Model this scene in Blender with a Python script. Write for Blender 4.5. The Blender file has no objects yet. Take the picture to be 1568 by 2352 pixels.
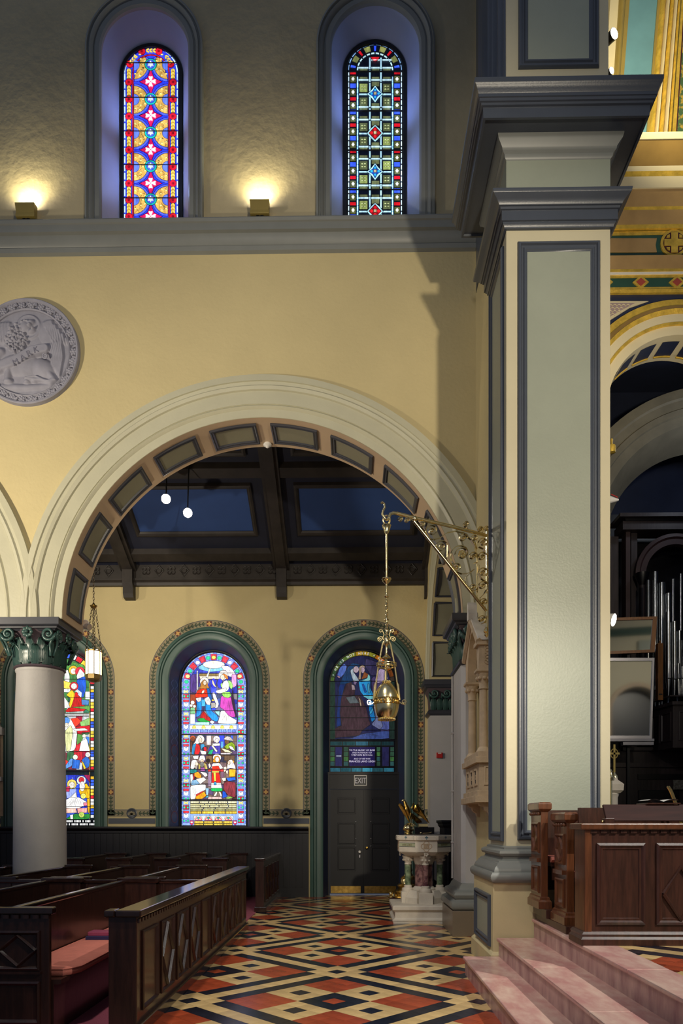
import bpy, math, random
from math import sin, cos, pi, sqrt, radians
from mathutils import Vector, Matrix
from mathutils.geometry import tessellate_polygon
random.seed(7)
scene = bpy.context.scene
COL = scene.collection

# ------------------------------------------------------------------ camera
F, HX, HY, CAMZ, TH = 1670.0, 784.0, 1892.0, 1.6, 0.0156   # pixels of a 1568x2352 frame
cd = bpy.data.cameras.new('camera'); cam = bpy.data.objects.new('camera', cd); COL.objects.link(cam)
cd.sensor_width = 36; cd.sensor_fit = 'AUTO'; cd.lens = 36 * F / 2352
cd.shift_y = (HY - 1176) / 2352; cd.clip_start = .05; cd.clip_end = 200
cam.location = (0, 0, CAMZ); cam.rotation_euler = (pi / 2, 0, TH)
scene.camera = cam
def W(px, py, Y):
    "measured picture point -> world point at depth Y"
    k = (px - HX) / F; c, s = cos(TH), sin(TH)
    X = Y * (k * c - s) / (c + k * s)
    d = -X * s + Y * c
    return (X, Y, CAMZ + (HY - py) * d / F)
def xw(px, Y): return W(px, 0, Y)[0]

# ------------------------------------------------------------------ world, lamps, exposure
vs = scene.view_settings
vs.view_transform = 'Standard'; vs.look = 'None'; vs.exposure = 0.0; vs.gamma = 1.0; vs.use_curve_mapping = False
wd = bpy.data.worlds.new('world'); scene.world = wd; wd.use_nodes = True
wd.node_tree.nodes['Background'].inputs[0].default_value = (.58, .70, 1.0, 1)
wd.node_tree.nodes['Background'].inputs[1].default_value = .18
def lamp(name, typ, loc, aim, energy, color, size=.5, spot=60, blend=.5):
    l = bpy.data.lights.new(name, typ); l.energy = energy; l.color = color
    if typ == 'AREA': l.shape = 'DISK'; l.size = size
    elif typ == 'SPOT': l.spot_size = radians(spot); l.spot_blend = blend; l.shadow_soft_size = size
    else: l.shadow_soft_size = size
    o = bpy.data.objects.new(name, l); COL.objects.link(o); o.location = loc
    if aim is not None:
        o.rotation_euler = (Vector(aim) - Vector(loc)).to_track_quat('-Z', 'Y').to_euler()
    return o
WARM = (1.0, .88, .68); NEUT = (1.0, .95, .86); COOL = (.62, .76, 1.0)
# flood lamps high on the far side of the nave (out of the picture, behind the camera), plus one added fill
lamp('nave_flood_lamp', 'SPOT', (3.2, -2.0, 5.0), (-.9, 10.6, 5.7), 2900, WARM, .16, 58, .75)
lamp('nave_flood_lamp_west', 'SPOT', (-8.6, 5.6, 4.6), (-4.9, 10.6, 5.9), 2100, WARM, .25, 80, 1.0)
lamp('pier_flood_lamp', 'SPOT', (-3.5, -4.0, 9.5), (2.2, 7.9, 5.6), 700, NEUT, .3, 62, .5)
lamp('chancel_flood_lamp', 'SPOT', (6.0, 1.0, 8.0), (1.9, 6.2, .4), 2500, NEUT, .12, 48, .6)
lamp('far_chancel_lamp', 'SPOT', (8.5, 1.5, 7.5), (8.0, -5.0, 4.5), 900, WARM, .2, 100, .8)  # unseen fill, added so the far wall shows bright in the mirrors
lamp('floor_flood_lamp', 'SPOT', (-2.5, 2.5, 10.5), (-.2, 8.6, 0), 2100, NEUT, .3, 46, .9)

# ------------------------------------------------------------------ materials
def lin(h):
    if not isinstance(h, str): return tuple(h)
    h = h.lstrip('#'); o = []
    for i in (0, 2, 4):
        c = int(h[i:i+2], 16) / 255
        o.append(c / 12.92 if c <= .04045 else ((c + .055) / 1.055) ** 2.4)
    return tuple(o)
MATS = {}
def mat(name, col, rough=.5, metal=0, var=.12, scale=3.0, bump=0, bscale=60, emit=0, stretch=None, col2=None, coat=0, ramp=(.35, .65), obrand=0, spec=None):
    if name in MATS: return MATS[name]
    m = bpy.data.materials.new(name); m.use_nodes = True; nt = m.node_tree
    b = nt.nodes['Principled BSDF']; L = nt.links.new
    c = lin(col)
    b.inputs['Roughness'].default_value = rough; b.inputs['Metallic'].default_value = metal
    if spec is not None: b.inputs['Specular IOR Level'].default_value = spec
    if coat: b.inputs['Coat Weight'].default_value = coat; b.inputs['Coat Roughness'].default_value = .12
    tc = nt.nodes.new('ShaderNodeTexCoord'); mp = nt.nodes.new('ShaderNodeMapping')
    L(tc.outputs['Object'], mp.inputs[0])
    if stretch: mp.inputs['Scale'].default_value = stretch
    n = nt.nodes.new('ShaderNodeTexNoise'); n.inputs['Scale'].default_value = scale; n.inputs['Detail'].default_value = 6
    n.inputs['Roughness'].default_value = .6
    L(mp.outputs[0], n.inputs['Vector'])
    r = nt.nodes.new('ShaderNodeValToRGB'); L(n.outputs['Fac'], r.inputs[0])
    c2 = lin(col2) if col2 else tuple(min(1, x * (1 + var)) for x in c)
    c1 = c if col2 else tuple(x * (1 - var) for x in c)
    r.color_ramp.elements[0].color = (*c1, 1); r.color_ramp.elements[1].color = (*c2, 1)
    r.color_ramp.elements[0].position = ramp[0]; r.color_ramp.elements[1].position = ramp[1]
    out = r.outputs[0]
    if obrand:
        oi = nt.nodes.new('ShaderNodeObjectInfo'); h = nt.nodes.new('ShaderNodeHueSaturation')
        mr = nt.nodes.new('ShaderNodeMapRange'); mr.inputs['To Min'].default_value = 1 - obrand; mr.inputs['To Max'].default_value = 1 + obrand
        L(oi.outputs['Random'], mr.inputs[0]); L(mr.outputs[0], h.inputs['Value']); L(out, h.inputs['Color']); out = h.outputs[0]
    L(out, b.inputs['Base Color'])
    if emit:
        L(out, b.inputs['Emission Color']); b.inputs['Emission Strength'].default_value = emit
    if bump:
        n2 = nt.nodes.new('ShaderNodeTexNoise'); n2.inputs['Scale'].default_value = bscale; n2.inputs['Detail'].default_value = 4
        L(mp.outputs[0], n2.inputs['Vector'])
        bp = nt.nodes.new('ShaderNodeBump'); bp.inputs['Strength'].default_value = bump; bp.inputs['Distance'].default_value = .02
        L(n2.outputs['Fac'], bp.inputs['Height']); L(bp.outputs[0], b.inputs['Normal'])
    MATS[name] = m
    return m
def glass(name, col, e):
    "lit stained glass: daylight behind, colour streaked by the glass itself"
    k = 'glass_' + name
    if k in MATS: return MATS[k]
    c = lin(col)
    m = mat(k, col, spec=.15, rough=.5, var=.45, scale=7, emit=e, obrand=.16, ramp=(.28, .72), stretch=(3.2, 1, .9))
    return m

M_wall   = mat('yellow_wall_paint', '#c6b687', .75, var=.05, scale=.7, bump=.25, bscale=18)
M_wallup = mat('upper_wall_plaster', '#b3a684', .8, var=.08, scale=1.1, bump=.45, bscale=9)
M_cream  = mat('cream_trim_paint', '#b9b59b', .42, var=.04, scale=2, bump=.10, bscale=25)
M_tan    = mat('tan_trim_paint', '#c6ab8a', .5, var=.04, scale=2)
M_olive  = mat('olive_panel_paint', '#86826a', .5, var=.06, scale=2)
M_greyg  = mat('grey_green_paint', '#9a9f8e', .4, var=.04, scale=1.5, bump=.10, bscale=45)
M_slate  = mat('slate_trim_paint', '#484d56', .34, var=.05, scale=3, bump=.05)
M_slateL = mat('pale_slate_paint', '#7d7f7a', .4, var=.04, scale=3)
M_slateD = mat('dark_slate_paint', '#3d3e45', .35, var=.05, scale=3)
M_pierc  = mat('pier_cream_paint', '#c9bf9f', .5, var=.03, scale=1.5, bump=.08, bscale=22)
M_ped    = mat('pedestal_cream_paint', '#d2c294', .5, var=.05, scale=2.5, bump=.06)
M_shaft  = mat('grey_column_paint', '#b6b2ae', .6, var=.05, scale=2.5, bump=.12, bscale=30)
M_reveal = mat('pale_blue_grey_reveal', '#9aa2bc', .5, var=.03)  # paint lightened and blued to stand in for daylight from the glass
M_green  = mat('green_window_trim', '#456059', .4, var=.06, scale=3)
M_greenc = mat('green_capital_paint', '#35504a', .32, var=.12, scale=6)
M_beam   = mat('dark_ceiling_timber', '#2b2624', .55, var=.25, scale=4, stretch=(1, 1, 1))
M_ceilb  = mat('navy_ceiling_board', '#191d30', .7, var=.12, scale=3)
M_ceilp  = mat('blue_ceiling_panel', '#2c4a86', .7, var=.06, scale=2)
M_wood   = mat('dark_pew_wood', '#2c1812', .30, var=.4, scale=5, stretch=(4, 4, .5), bump=.06, bscale=30, coat=.25)
M_woodx  = mat('dark_rail_wood', '#24140f', .16, var=.35, scale=5, stretch=(4, .5, 4), coat=.5)
M_wainsc = mat('dark_wainscot_wood', '#0b0a11', .38, var=.3, scale=5, stretch=(5, 5, .4))
M_stall  = mat('brown_stall_wood', '#613820', .3, var=.35, scale=6, stretch=(5, 5, .5), bump=.05, coat=.35)
M_stallD = mat('dark_stall_wood', '#40241a', .36, var=.35, scale=6, stretch=(5, 5, .6), bump=.05, coat=.12)
M_door   = mat('dark_door_wood', '#0a0a10', .5, var=.25, scale=5, stretch=(5, 5, .4))
M_brass  = mat('polished_brass', '#efdca4', .2, 1, var=.08, scale=8)
M_brassd = mat('aged_brass', '#c09c50', .28, 1, var=.25, scale=14)
M_gold   = mat('gold_leaf', '#d9b548', .38, .45, var=.22, scale=10, bump=.2, bscale=50)
M_stone  = mat('pale_font_stone', '#cfc5b4', .6, var=.07, scale=6, bump=.12, bscale=50)
M_niche  = mat('tan_carved_stone', '#b9a284', .65, var=.12, scale=6, bump=.2, bscale=45)
M_white  = mat('white_marble_slab', '#d8d3cc', .45, var=.05, scale=6)
M_relief = mat('grey_relief_plaster', '#8b8a96', .7, var=.08, scale=8)
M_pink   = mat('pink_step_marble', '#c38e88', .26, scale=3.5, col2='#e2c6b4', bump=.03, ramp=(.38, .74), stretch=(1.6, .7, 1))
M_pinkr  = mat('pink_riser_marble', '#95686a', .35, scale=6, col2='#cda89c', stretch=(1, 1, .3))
M_cush   = mat('pink_cushion_cloth', '#c2705f', .85, var=.08, scale=8, bump=.2, bscale=200)
M_carpet = mat('rose_carpet', '#96485a', .95, var=.18, scale=90, bump=.3, bscale=300)
M_tred   = mat('red_tile', '#a04528', .26, var=.16, scale=5, obrand=.16)
M_tblk   = mat('black_tile', '#171c28', .22, var=.3, scale=6, obrand=.18)
M_tbuf   = mat('buff_tile', '#cdae78', .26, var=.12, scale=5, obrand=.13)
M_grout  = mat('tile_grout', '#6a5c4a', .8, var=.1)
M_lead   = mat('black_window_lead', '#05060c', .5, var=.1)
M_blackf = mat('black_window_iron', '#0a0b12', .5, var=.1)
M_steel  = mat('silver_organ_pipe', '#b9bcc0', .22, 1, var=.06, scale=5)
M_alum   = mat('aluminium_frame', '#b8b6bd', .35, .6, var=.05)
M_oak    = mat('oak_pipe_wood', '#7a4a14', .45, var=.25, scale=6, stretch=(5, 5, .6))
M_mirror = mat('mirror_glass', '#a9adb0', .04, 1, var=.0)
M_black  = mat('black_paint', '#0c0c0e', .4, var=.1)
M_whitep = mat('white_plastic', '#d9d6d0', .4, var=.03)
M_red    = mat('red_plastic', '#b3201c', .4, var=.05)
M_lamp   = mat('lamp_glow', '#fff6e8', .3, var=0, emit=40)
M_lantern = mat('lantern_glass', '#fff8ea', .4, var=.03, emit=3.2)
M_navy   = mat('navy_paint', '#1d2540', .5, var=.1)
M_dgreen = mat('deep_green_paint', '#274a3c', .45, var=.1)
M_redp   = mat('brick_red_paint', '#a04436', .5, var=.1)
M_orgwood = mat('dark_organ_wood', '#352c2e', .4, var=.3, scale=5, stretch=(5, 5, .5))
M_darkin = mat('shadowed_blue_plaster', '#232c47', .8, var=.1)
M_teal   = mat('teal_paint', '#5f8c9a', .6, var=.06)
M_leaf   = mat('painted_leaf_green', '#3c4a35', .6, var=.1)
M_band   = mat('painted_tan_band', '#8f8468', .6, var=.06)
M_pcross = mat('painted_yellow_cross', '#c79a54', .6, var=.05)
M_pred   = mat('painted_dark_red', '#5a2a24', .6, var=.1)
M_pblue  = mat('painted_blue_scroll', '#56628c', .6, var=.1)
M_pnavy  = mat('painted_navy_reveal', '#232c48', .55, var=.12, scale=5)
M_text   = mat('pale_lettering', '#cfcdd8', .5, var=0)
M_fixture = mat('brass_coloured_metal', '#9a8748', .4, .3, var=.08)

# ------------------------------------------------------------------ mesh helpers
class G:
    def __init__(s): s.v = []; s.f = []
    def add(s, v, f):
        o = len(s.v); s.v += [tuple(p) for p in v]; s.f += [tuple(i + o for i in q) for q in f]; return s
    def box(s, x0, x1, y0, y1, z0, z1):
        v = [(x, y, z) for z in (z0, z1) for y in (y0, y1) for x in (x0, x1)]
        return s.add(v, [(0, 2, 3, 1), (4, 5, 7, 6), (0, 1, 5, 4), (2, 6, 7, 3), (0, 4, 6, 2), (1, 3, 7, 5)])
    def prism(s, pts, axis, a, b):
        def p3(p, t): return (p[0], t, p[1]) if axis == 'y' else ((t, p[0], p[1]) if axis == 'x' else (p[0], p[1], t))
        n = len(pts); v = [p3(p, a) for p in pts] + [p3(p, b) for p in pts]
        f = [tuple(range(n)), tuple(range(2 * n - 1, n - 1, -1))] + [(i, i + n, (i + 1) % n + n, (i + 1) % n) for i in range(n)]
        return s.add(v, f)
    def slab(s, outer, holes, axis, a, b):
        "flat wall with holes"
        polys = [outer] + holes
        tris = tessellate_polygon([[Vector((p[0], p[1], 0)) for p in q] for q in polys])
        flat = [p for q in polys for p in q]; n = len(flat)
        def p3(p, t): return (p[0], t, p[1]) if axis == 'y' else ((t, p[0], p[1]) if axis == 'x' else (p[0], p[1], t))
        v = [p3(p, a) for p in flat] + [p3(p, b) for p in flat]
        f = [tuple(t) for t in tris] + [tuple(i + n for i in reversed(t)) for t in tris]
        o = 0
        for q in polys:
            m = len(q); f += [(o + i, o + i + n, o + (i + 1) % m + n, o + (i + 1) % m) for i in range(m)]; o += m
        return s.add(v, f)
    def grid(s, rows, closed=False, loop=False):
        "rows: list of equal-length point lists"
        m = len(rows[0]); v = [p for r in rows for p in r]; f = []
        R = len(rows)
        for i in range(R if loop else R - 1):
            for j in range(m if closed else m - 1):
                a = i * m + j; b = i * m + (j + 1) % m; i2 = (i + 1) % R
                f.append((a, b, i2 * m + (j + 1) % m, i2 * m + j))
        return s.add(v, f)
    def lathe(s, prof, c=(0, 0, 0), n=20, cap=True, rot=0, sx=1, sy=1):
        rows = [[(c[0] + sx * r * cos(rot + 2 * pi * j / n), c[1] + sy * r * sin(rot + 2 * pi * j / n), c[2] + z) for j in range(n)] for r, z in prof]
        o = len(s.v); s.grid(rows, closed=True)
        if cap:
            s.f.append(tuple(o + j for j in reversed(range(n)))); e = o + (len(prof) - 1) * n; s.f.append(tuple(e + j for j in range(n)))
        return s
    def tube(s, path, r, n=7, cap=True, flat=None):
        "round (or flattened) bar along a path; r a number or list"
        P = [Vector(p) for p in path]; rows = []
        up = Vector((0, 0, 1)); prev = None
        for i, p in enumerate(P):
            t = (P[min(i + 1, len(P) - 1)] - P[max(i - 1, 0)]).normalized()
            if prev is None:
                a = up if abs(t.z) < .9 else Vector((1, 0, 0)); u = (a - t * a.dot(t)).normalized()
            else:
                u = (prev - t * prev.dot(t)); u = u.normalized() if u.length > 1e-6 else prev
            prev = u; w = t.cross(u); rr = r[i] if isinstance(r, (list, tuple)) else r
            rows.append([tuple(p + (u * cos(2 * pi * j / n) + w * sin(2 * pi * j / n)) * rr) for j in range(n)])
        o = len(s.v); s.grid(rows, closed=True)
        if cap: s.f.append(tuple(o + j for j in range(n))); e = o + (len(rows) - 1) * n; s.f.append(tuple(e + j for j in reversed(range(n))))
        return s
    def ribbon(s, path, nrm, w, t):
        "flat strap along path: width w across nrm direction, thickness t"
        P = [Vector(p) for p in path]; N = Vector(nrm).normalized(); rows = []
        for i, p in enumerate(P):
            d = (P[min(i + 1, len(P) - 1)] - P[max(i - 1, 0)]).normalized(); b = d.cross(N).normalized()
            rows.append([tuple(p + N * w / 2 + b * t / 2), tuple(p - N * w / 2 + b * t / 2), tuple(p - N * w / 2 - b * t / 2), tuple(p + N * w / 2 - b * t / 2)])
        o = len(s.v); s.grid(rows, closed=True)
        s.f.append((o, o + 1, o + 2, o + 3)); e = o + (len(rows) - 1) * 4; s.f.append((e + 3, e + 2, e + 1, e)); return s
    def ring(s, x0, x1, y0, y1, prof, cap=True):
        "moulding that runs round a rectangle; prof of (out, z)"
        rows = [[(x0 - o, y0 - o, z), (x1 + o, y0 - o, z), (x1 + o, y1 + o, z), (x0 - o, y1 + o, z)] for o, z in prof]
        o = len(s.v); s.grid(rows, closed=True)
        if cap: s.f.append((o, o + 3, o + 2, o + 1)); e = o + (len(prof) - 1) * 4; s.f.append((e, e + 1, e + 2, e + 3))
        return s
    def frame(s, u0, u1, v0, v1, prof, fn):
        "picture-frame moulding: prof of (inset, height), fn(u, v, h) -> point"
        rows = [[fn(u0 + i, v0 + i, h), fn(u1 - i, v0 + i, h), fn(u1 - i, v1 - i, h), fn(u0 + i, v1 - i, h)] for i, h in prof]
        return s.grid(rows, closed=True)
    def arch(s, cx, cz, zb, prof, n=40, a0=0, a1=pi):
        "moulding round a round-headed opening; prof of (radius, y)"
        rows = []
        for r, y in prof:
            p = []
            if zb is not None: p.append((cx + r, y, zb))
            p += [(cx + r * cos(a0 + (a1 - a0) * i / n), y, cz + r * sin(a0 + (a1 - a0) * i / n)) for i in range(n + 1)]
            if zb is not None: p.append((cx - r, y, zb))
            rows.append(p)
        return s.grid(rows)
    def sphere(s, c, r, n=10, m=7, sc=(1, 1, 1)):
        prof = [(max(1e-4, r * sin(pi * i / m)), -r * cos(pi * i / m)) for i in range(m + 1)]
        rows = [[(c[0] + sc[0] * q * cos(2 * pi * j / n), c[1] + sc[1] * q * sin(2 * pi * j / n), c[2] + sc[2] * z) for j in range(n)] for q, z in prof]
        return s.grid(rows, closed=True)
    def xf(s, M): s.v = [tuple(M @ Vector(p)) for p in s.v]; return s
    def shift(s, x, y, z): s.v = [(a + x, b + y, c + z) for a, b, c in s.v]; return s
    def copy(s): g = G(); g.v = list(s.v); g.f = list(s.f); return g

OFF = {}
def build(name, g, m, parent=None, smooth=False, kind=None, label=None, loc=None, bevel=0):
    "link g (world coordinates) as one mesh object; the origin of parts is that of their thing"
    off = OFF[parent.name] if parent else (Vector(loc) if loc else Vector((0, 0, 0)))
    me = bpy.data.meshes.new(name)
    me.from_pydata([tuple(Vector(p) - off) for p in g.v], [], g.f); me.validate(); me.update()
    import bmesh
    bm = bmesh.new(); bm.from_mesh(me); bmesh.ops.remove_doubles(bm, verts=bm.verts, dist=1e-5)
    bmesh.ops.recalc_face_normals(bm, faces=bm.faces); bm.to_mesh(me); bm.free()
    me.materials.append(m)
    if smooth:
        me.polygons.foreach_set('use_smooth', [True] * len(me.polygons))
        try: me.set_sharp_from_angle(angle=radians(40))
        except Exception: pass
    o = bpy.data.objects.new(name, me); COL.objects.link(o)
    if parent: o.parent = parent
    else: o.location = off
    OFF[o.name] = off
    if bevel:
        b = o.modifiers.new('bevel', 'BEVEL'); b.width = bevel; b.segments = 2; b.limit_method = 'ANGLE'
    if kind: o['kind'] = kind
    if label: o['label'] = label
    return o
def tag(o, label, cat=None, group=None, kind=None):
    o['label'] = label
    if cat: o['category'] = cat
    if group: o['group'] = group
    if kind: o['kind'] = kind
    return o
def thing(name, label, cat, loc, group=None):
    o = bpy.data.objects.new(name, None); COL.objects.link(o); o.location = loc; o.empty_display_size = .1
    OFF[o.name] = Vector(loc); tag(o, label, cat, group); return o
def share(src, parent, dv):
    "copy of a part with shared mesh, shifted by dv"
    c = src.copy(); COL.objects.link(c); c.parent = parent; c.location = Vector(src.location) + Vector(dv)
    OFF[c.name] = OFF[src.name]; return c
def clone(root, delta, label=None):
    c = root.copy(); COL.objects.link(c); c.location = Vector(root.location) + Vector(delta); OFF[c.name] = Vector(c.location)
    if label: c['label'] = label
    for ch in list(root.children):
        a = ch.copy(); COL.objects.link(a); a.parent = c
        for gch in list(ch.children):
            b = gch.copy(); COL.objects.link(b); b.parent = a
    return c
def arc(cx, cy, r, a0, a1, n=16, ry=None):
    ry = r if ry is None else ry
    return [(cx + r * cos(a0 + (a1 - a0) * i / n), cy + ry * sin(a0 + (a1 - a0) * i / n)) for i in range(n + 1)]
def archpoly(cx, cz, r, zb, n=28):
    return [(cx - r, zb)] + [(cx - r * cos(pi * i / n), cz + r * sin(pi * i / n)) for i in range(n + 1)] + [(cx + r, zb)]
def text_geo(body, size, fn, depth=.004, spacing=1.0, align='CENTER'):
    cu = bpy.data.curves.new('t', 'FONT'); cu.body = body; cu.size = size; cu.align_x = align; cu.extrude = depth / 2; cu.space_character = spacing
    cu.resolution_u = 3
    o = bpy.data.objects.new('t', cu); COL.objects.link(o)
    dg = bpy.context.evaluated_depsgraph_get(); me = bpy.data.meshes.new_from_object(o.evaluated_get(dg))
    g = G(); g.v = [fn(v.co.x, v.co.y, v.co.z) for v in me.vertices]; g.f = [tuple(p.vertices) for p in me.polygons]
    bpy.data.objects.remove(o); bpy.data.curves.remove(cu); bpy.data.meshes.remove(me)
    return g
# ================================================================== FLOOR
YN, YB = 10.6, 11.4          # front and back of the arcade wall
YA = 15.9                    # aisle wall
floor = build('floor', G().box(-9.5, 2.6, -2, 16.6, -.2, -.012), M_grout, kind='structure')
tag(floor, 'red, black and buff tiled aisle floor in diamond lattice pattern')
T = .1538; X0, Y0 = W(773.6, 2232, 7.86)[0], 7.86
def tile_kind(i, j):
    i %= 12; j %= 12
    if i < 3 and j < 3: return 'k' if i == 1 and j == 1 else 'b'
    if i < 3: return 'b' if i == 1 else 'k'
    if j < 3: return 'b' if j == 1 else 'k'
    p, q = (i - 3) // 3, (j - 3) // 3; c = (i % 3 == 1 and j % 3 == 1)
    if p != 1 and q != 1: return 'r'
    if p == 1 and q == 1: return 'r' if c else 'k'
    return 'k' if c else 'b'
TM = {'r': M_tred, 'k': M_tblk, 'b': M_tbuf}; TN = {'r': 'red_tile', 'k': 'black_tile', 'b': 'buff_tile'}
near = []; far = {'r': G(), 'k': G(), 'b': G()}
R2 = sqrt(.5)
for i in range(-90, 110):
    for j in range(-90, 110):
        a, b = (i - 1) * T, (j - 1) * T
        x, y = X0 + (a - b) * R2, Y0 + (a + b) * R2
        if not (-2.0 < x < 2.0 and 2.6 < y < 16.35): continue
        if x > 1.25 and y < 7.7: continue
        if x < -1.75 and y < 11.0: continue
        px = HX + F * (x + TH * y) / y; py = HY + F * CAMZ / y
        ok = py < 2375 and -30 < px < 1600 and x > -1.6 and not (x > 1.1 and y < 7.9) and not (x > 1.35 and y < 10.4)
        near.append((-(0 if not ok else 1 / y), x, y, tile_kind(i, j)))
near.sort()
tp = {}
def tile_g(x, y):
    h = (T - .0022) * R2
    g = G(); g.v = [(x, y - h, 0), (x + h, y, 0), (x, y + h, 0), (x - h, y, 0), (x, y - h, -.014), (x + h, y, -.014), (x, y + h, -.014), (x - h, y, -.014)]
    g.f = [(0, 1, 2, 3), (0, 4, 5, 1), (1, 5, 6, 2), (2, 6, 7, 3), (3, 7, 4, 0)]; return g
for n, (w, x, y, k) in enumerate(near):
    if n < 298 and w < 0:
        if k not in tp: tp[k] = build(TN[k], tile_g(0, 0), TM[k], floor); tp[k].location = (x, y, 0)
        else: c = tp[k].copy(); COL.objects.link(c); c.parent = floor; c.location = (x, y, 0)
    else: far[k].add(*(lambda q: (q.v, q.f))(tile_g(x, y)))
for k in far: build('far_' + TN[k] + '_field', far[k], TM[k], floor, kind='stuff')

# ================================================================== NAVE ARCADE WALL
AX, AZ = xw(601, YN), 4.6; RI, RO = 2.93, 3.525; BAY = 6.80
ZS0, ZS1 = 9.94, 10.34
o = [(-9.6, AZ + .3)]
o += [(p[0], p[1]) for p in arc(AX - BAY, AZ, RI, radians(152), 0, 30)]
o += arc(AX, AZ, RI, pi, 0, 48)
o += [(1.95, AZ), (1.95, ZS0 + .2), (-9.6, ZS0 + .2)]
o[0] = (-9.6, ZS0 + .2); o = o[1:] + [(-9.6, ZS0 + .2)]
o = [p for i, p in enumerate(o) if i == 0 or p != o[i - 1]]
o = [(max(p[0], -9.6), p[1]) for p in o]
wall_nave = build('wall_nave', G().slab(o, [], 'y', YN, YB), M_wall, kind='structure')
tag(wall_nave, 'plain yellow painted nave wall above the round arcade arch')
# archivolts and soffits
def arcv(cx, tagname, a0=0, a1=pi):
    q = .00635; y = YN
    pr = [(555, .0), (555, -.07), (541, -.075), (540, -.055), (533, -.05), (529, -.075), (522, -.06), (520, -.035), (518, -.035), (491, -.035), (490, -.02), (486, -.045), (481, -.02), (480, -.012), (462, -.012), (461, 0)]
    prof = [(r * q, y + d) for r, d in pr]
    tr = build('trim_' + tagname, G().arch(cx, AZ, None, prof, 72, a0, a1), M_cream, smooth=True, kind='structure')
    tag(tr, 'moulded cream arch band round arcade opening ' + ('above pews and font' if cx > -3 else 'cut off beside column'))
    sf = build('soffit', G().arch(cx, AZ, None, [(RI - .004, YN - .01), (RI - .004, YB + .01)], 72, a0, a1), M_tan, tr, smooth=True)
    return tr
arch1 = arcv(AX, '1')
arch2 = arcv(AX - BAY, '2', 0, radians(60))
def soffit_panels(cx, tr, angs):
    for ac in angs:
        h = radians(6.9); g = G(); gi = G()
        y0, y1 = YN + .13, YB - .13
        prof = [(0, .0), (0, .03), (.02, .035), (.035, .02), (.06, .025), (.075, .0)]
        rows = []
        for ins, dr in prof:
            r = RI - .006 - dr; ia = ins / RI; loop = []
            N = 10
            for i in range(N + 1): a = ac - h + ia + (2 * h - 2 * ia) * i / N; loop.append((cx + r * cos(a), y0 + ins, AZ + r * sin(a)))
            for i in range(N + 1): a = ac + h - ia - (2 * h - 2 * ia) * i / N; loop.append((cx + r * cos(a), y1 - ins, AZ + r * sin(a)))
            rows.append(loop)
        g.grid(rows, closed=True)
        ins = .06; ia = ins / RI; r = RI - .009
        gi.grid([[(cx + r * cos(ac - h + ia + (2 * h - 2 * ia) * i / 10), y, AZ + r * sin(ac - h + ia + (2 * h - 2 * ia) * i / 10)) for i in range(11)] for y in (y0 + ins, y1 - ins)])
        p = build('soffit_panel', gi, M_olive, tr); build('panel_frame', g, M_slateD, p)
soffit_panels(AX, arch1, [pi / 2 + radians(18) * k for k in (-4.5, -3.5, -2.5, -1.5, -.5, .5, 1.5, 2.5, 3.5, 4.5)])
# clerestory wall with two round-headed windows
CX = [xw(333, YN), xw(862, YN)]; CZ = 12.9; CR = .643
holes = [archpoly(c, CZ, CR, ZS1 - .1) for c in CX]
wall_cler = build('wall_clerestory', G().slab([(-9.6, ZS0 + .2), (1.95, ZS0 + .2), (1.95, 15), (-9.6, 15)], holes, 'y', YN, YB), M_wallup, kind='structure')
tag(wall_cler, 'rough plastered clerestory wall above the string course')
prof = [(.0, ZS0 - .02), (.05, ZS0), (.06, ZS0 + .06), (.03, ZS0 + .08), (.05, ZS0 + .10), (.08, ZS0 + .17), (.09, ZS0 + .22), (.14, ZS0 + .23), (.14, ZS0 + .33), (.16, ZS0 + .34), (.17, ZS1 - .02), (.16, ZS1), (0, ZS1)]
string = build('trim_3', G().grid([[(-9.6, YN - o_, z), (1.78, YN - o_, z)] for o_, z in prof]), M_slateL, smooth=True, kind='structure')
tag(string, 'grey moulded string course under the clerestory windows')

def daylight(cx, Y, z):
    "blue daylight that the clerestory glass lets fall on its own reveal"
    for s in (-1, 1):
        for k in (0, 1): lamp('window_daylight', 'SPOT', (cx + s * .1, Y - .2, z + k * .95), (cx + s * .6, Y - .15, z + k * 1.1), 7.0, (.34, .46, 1.0), .02, 125, .8)
def W2(px, py, Y): x, y, z = W(px, py, Y); return (x, z)
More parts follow.
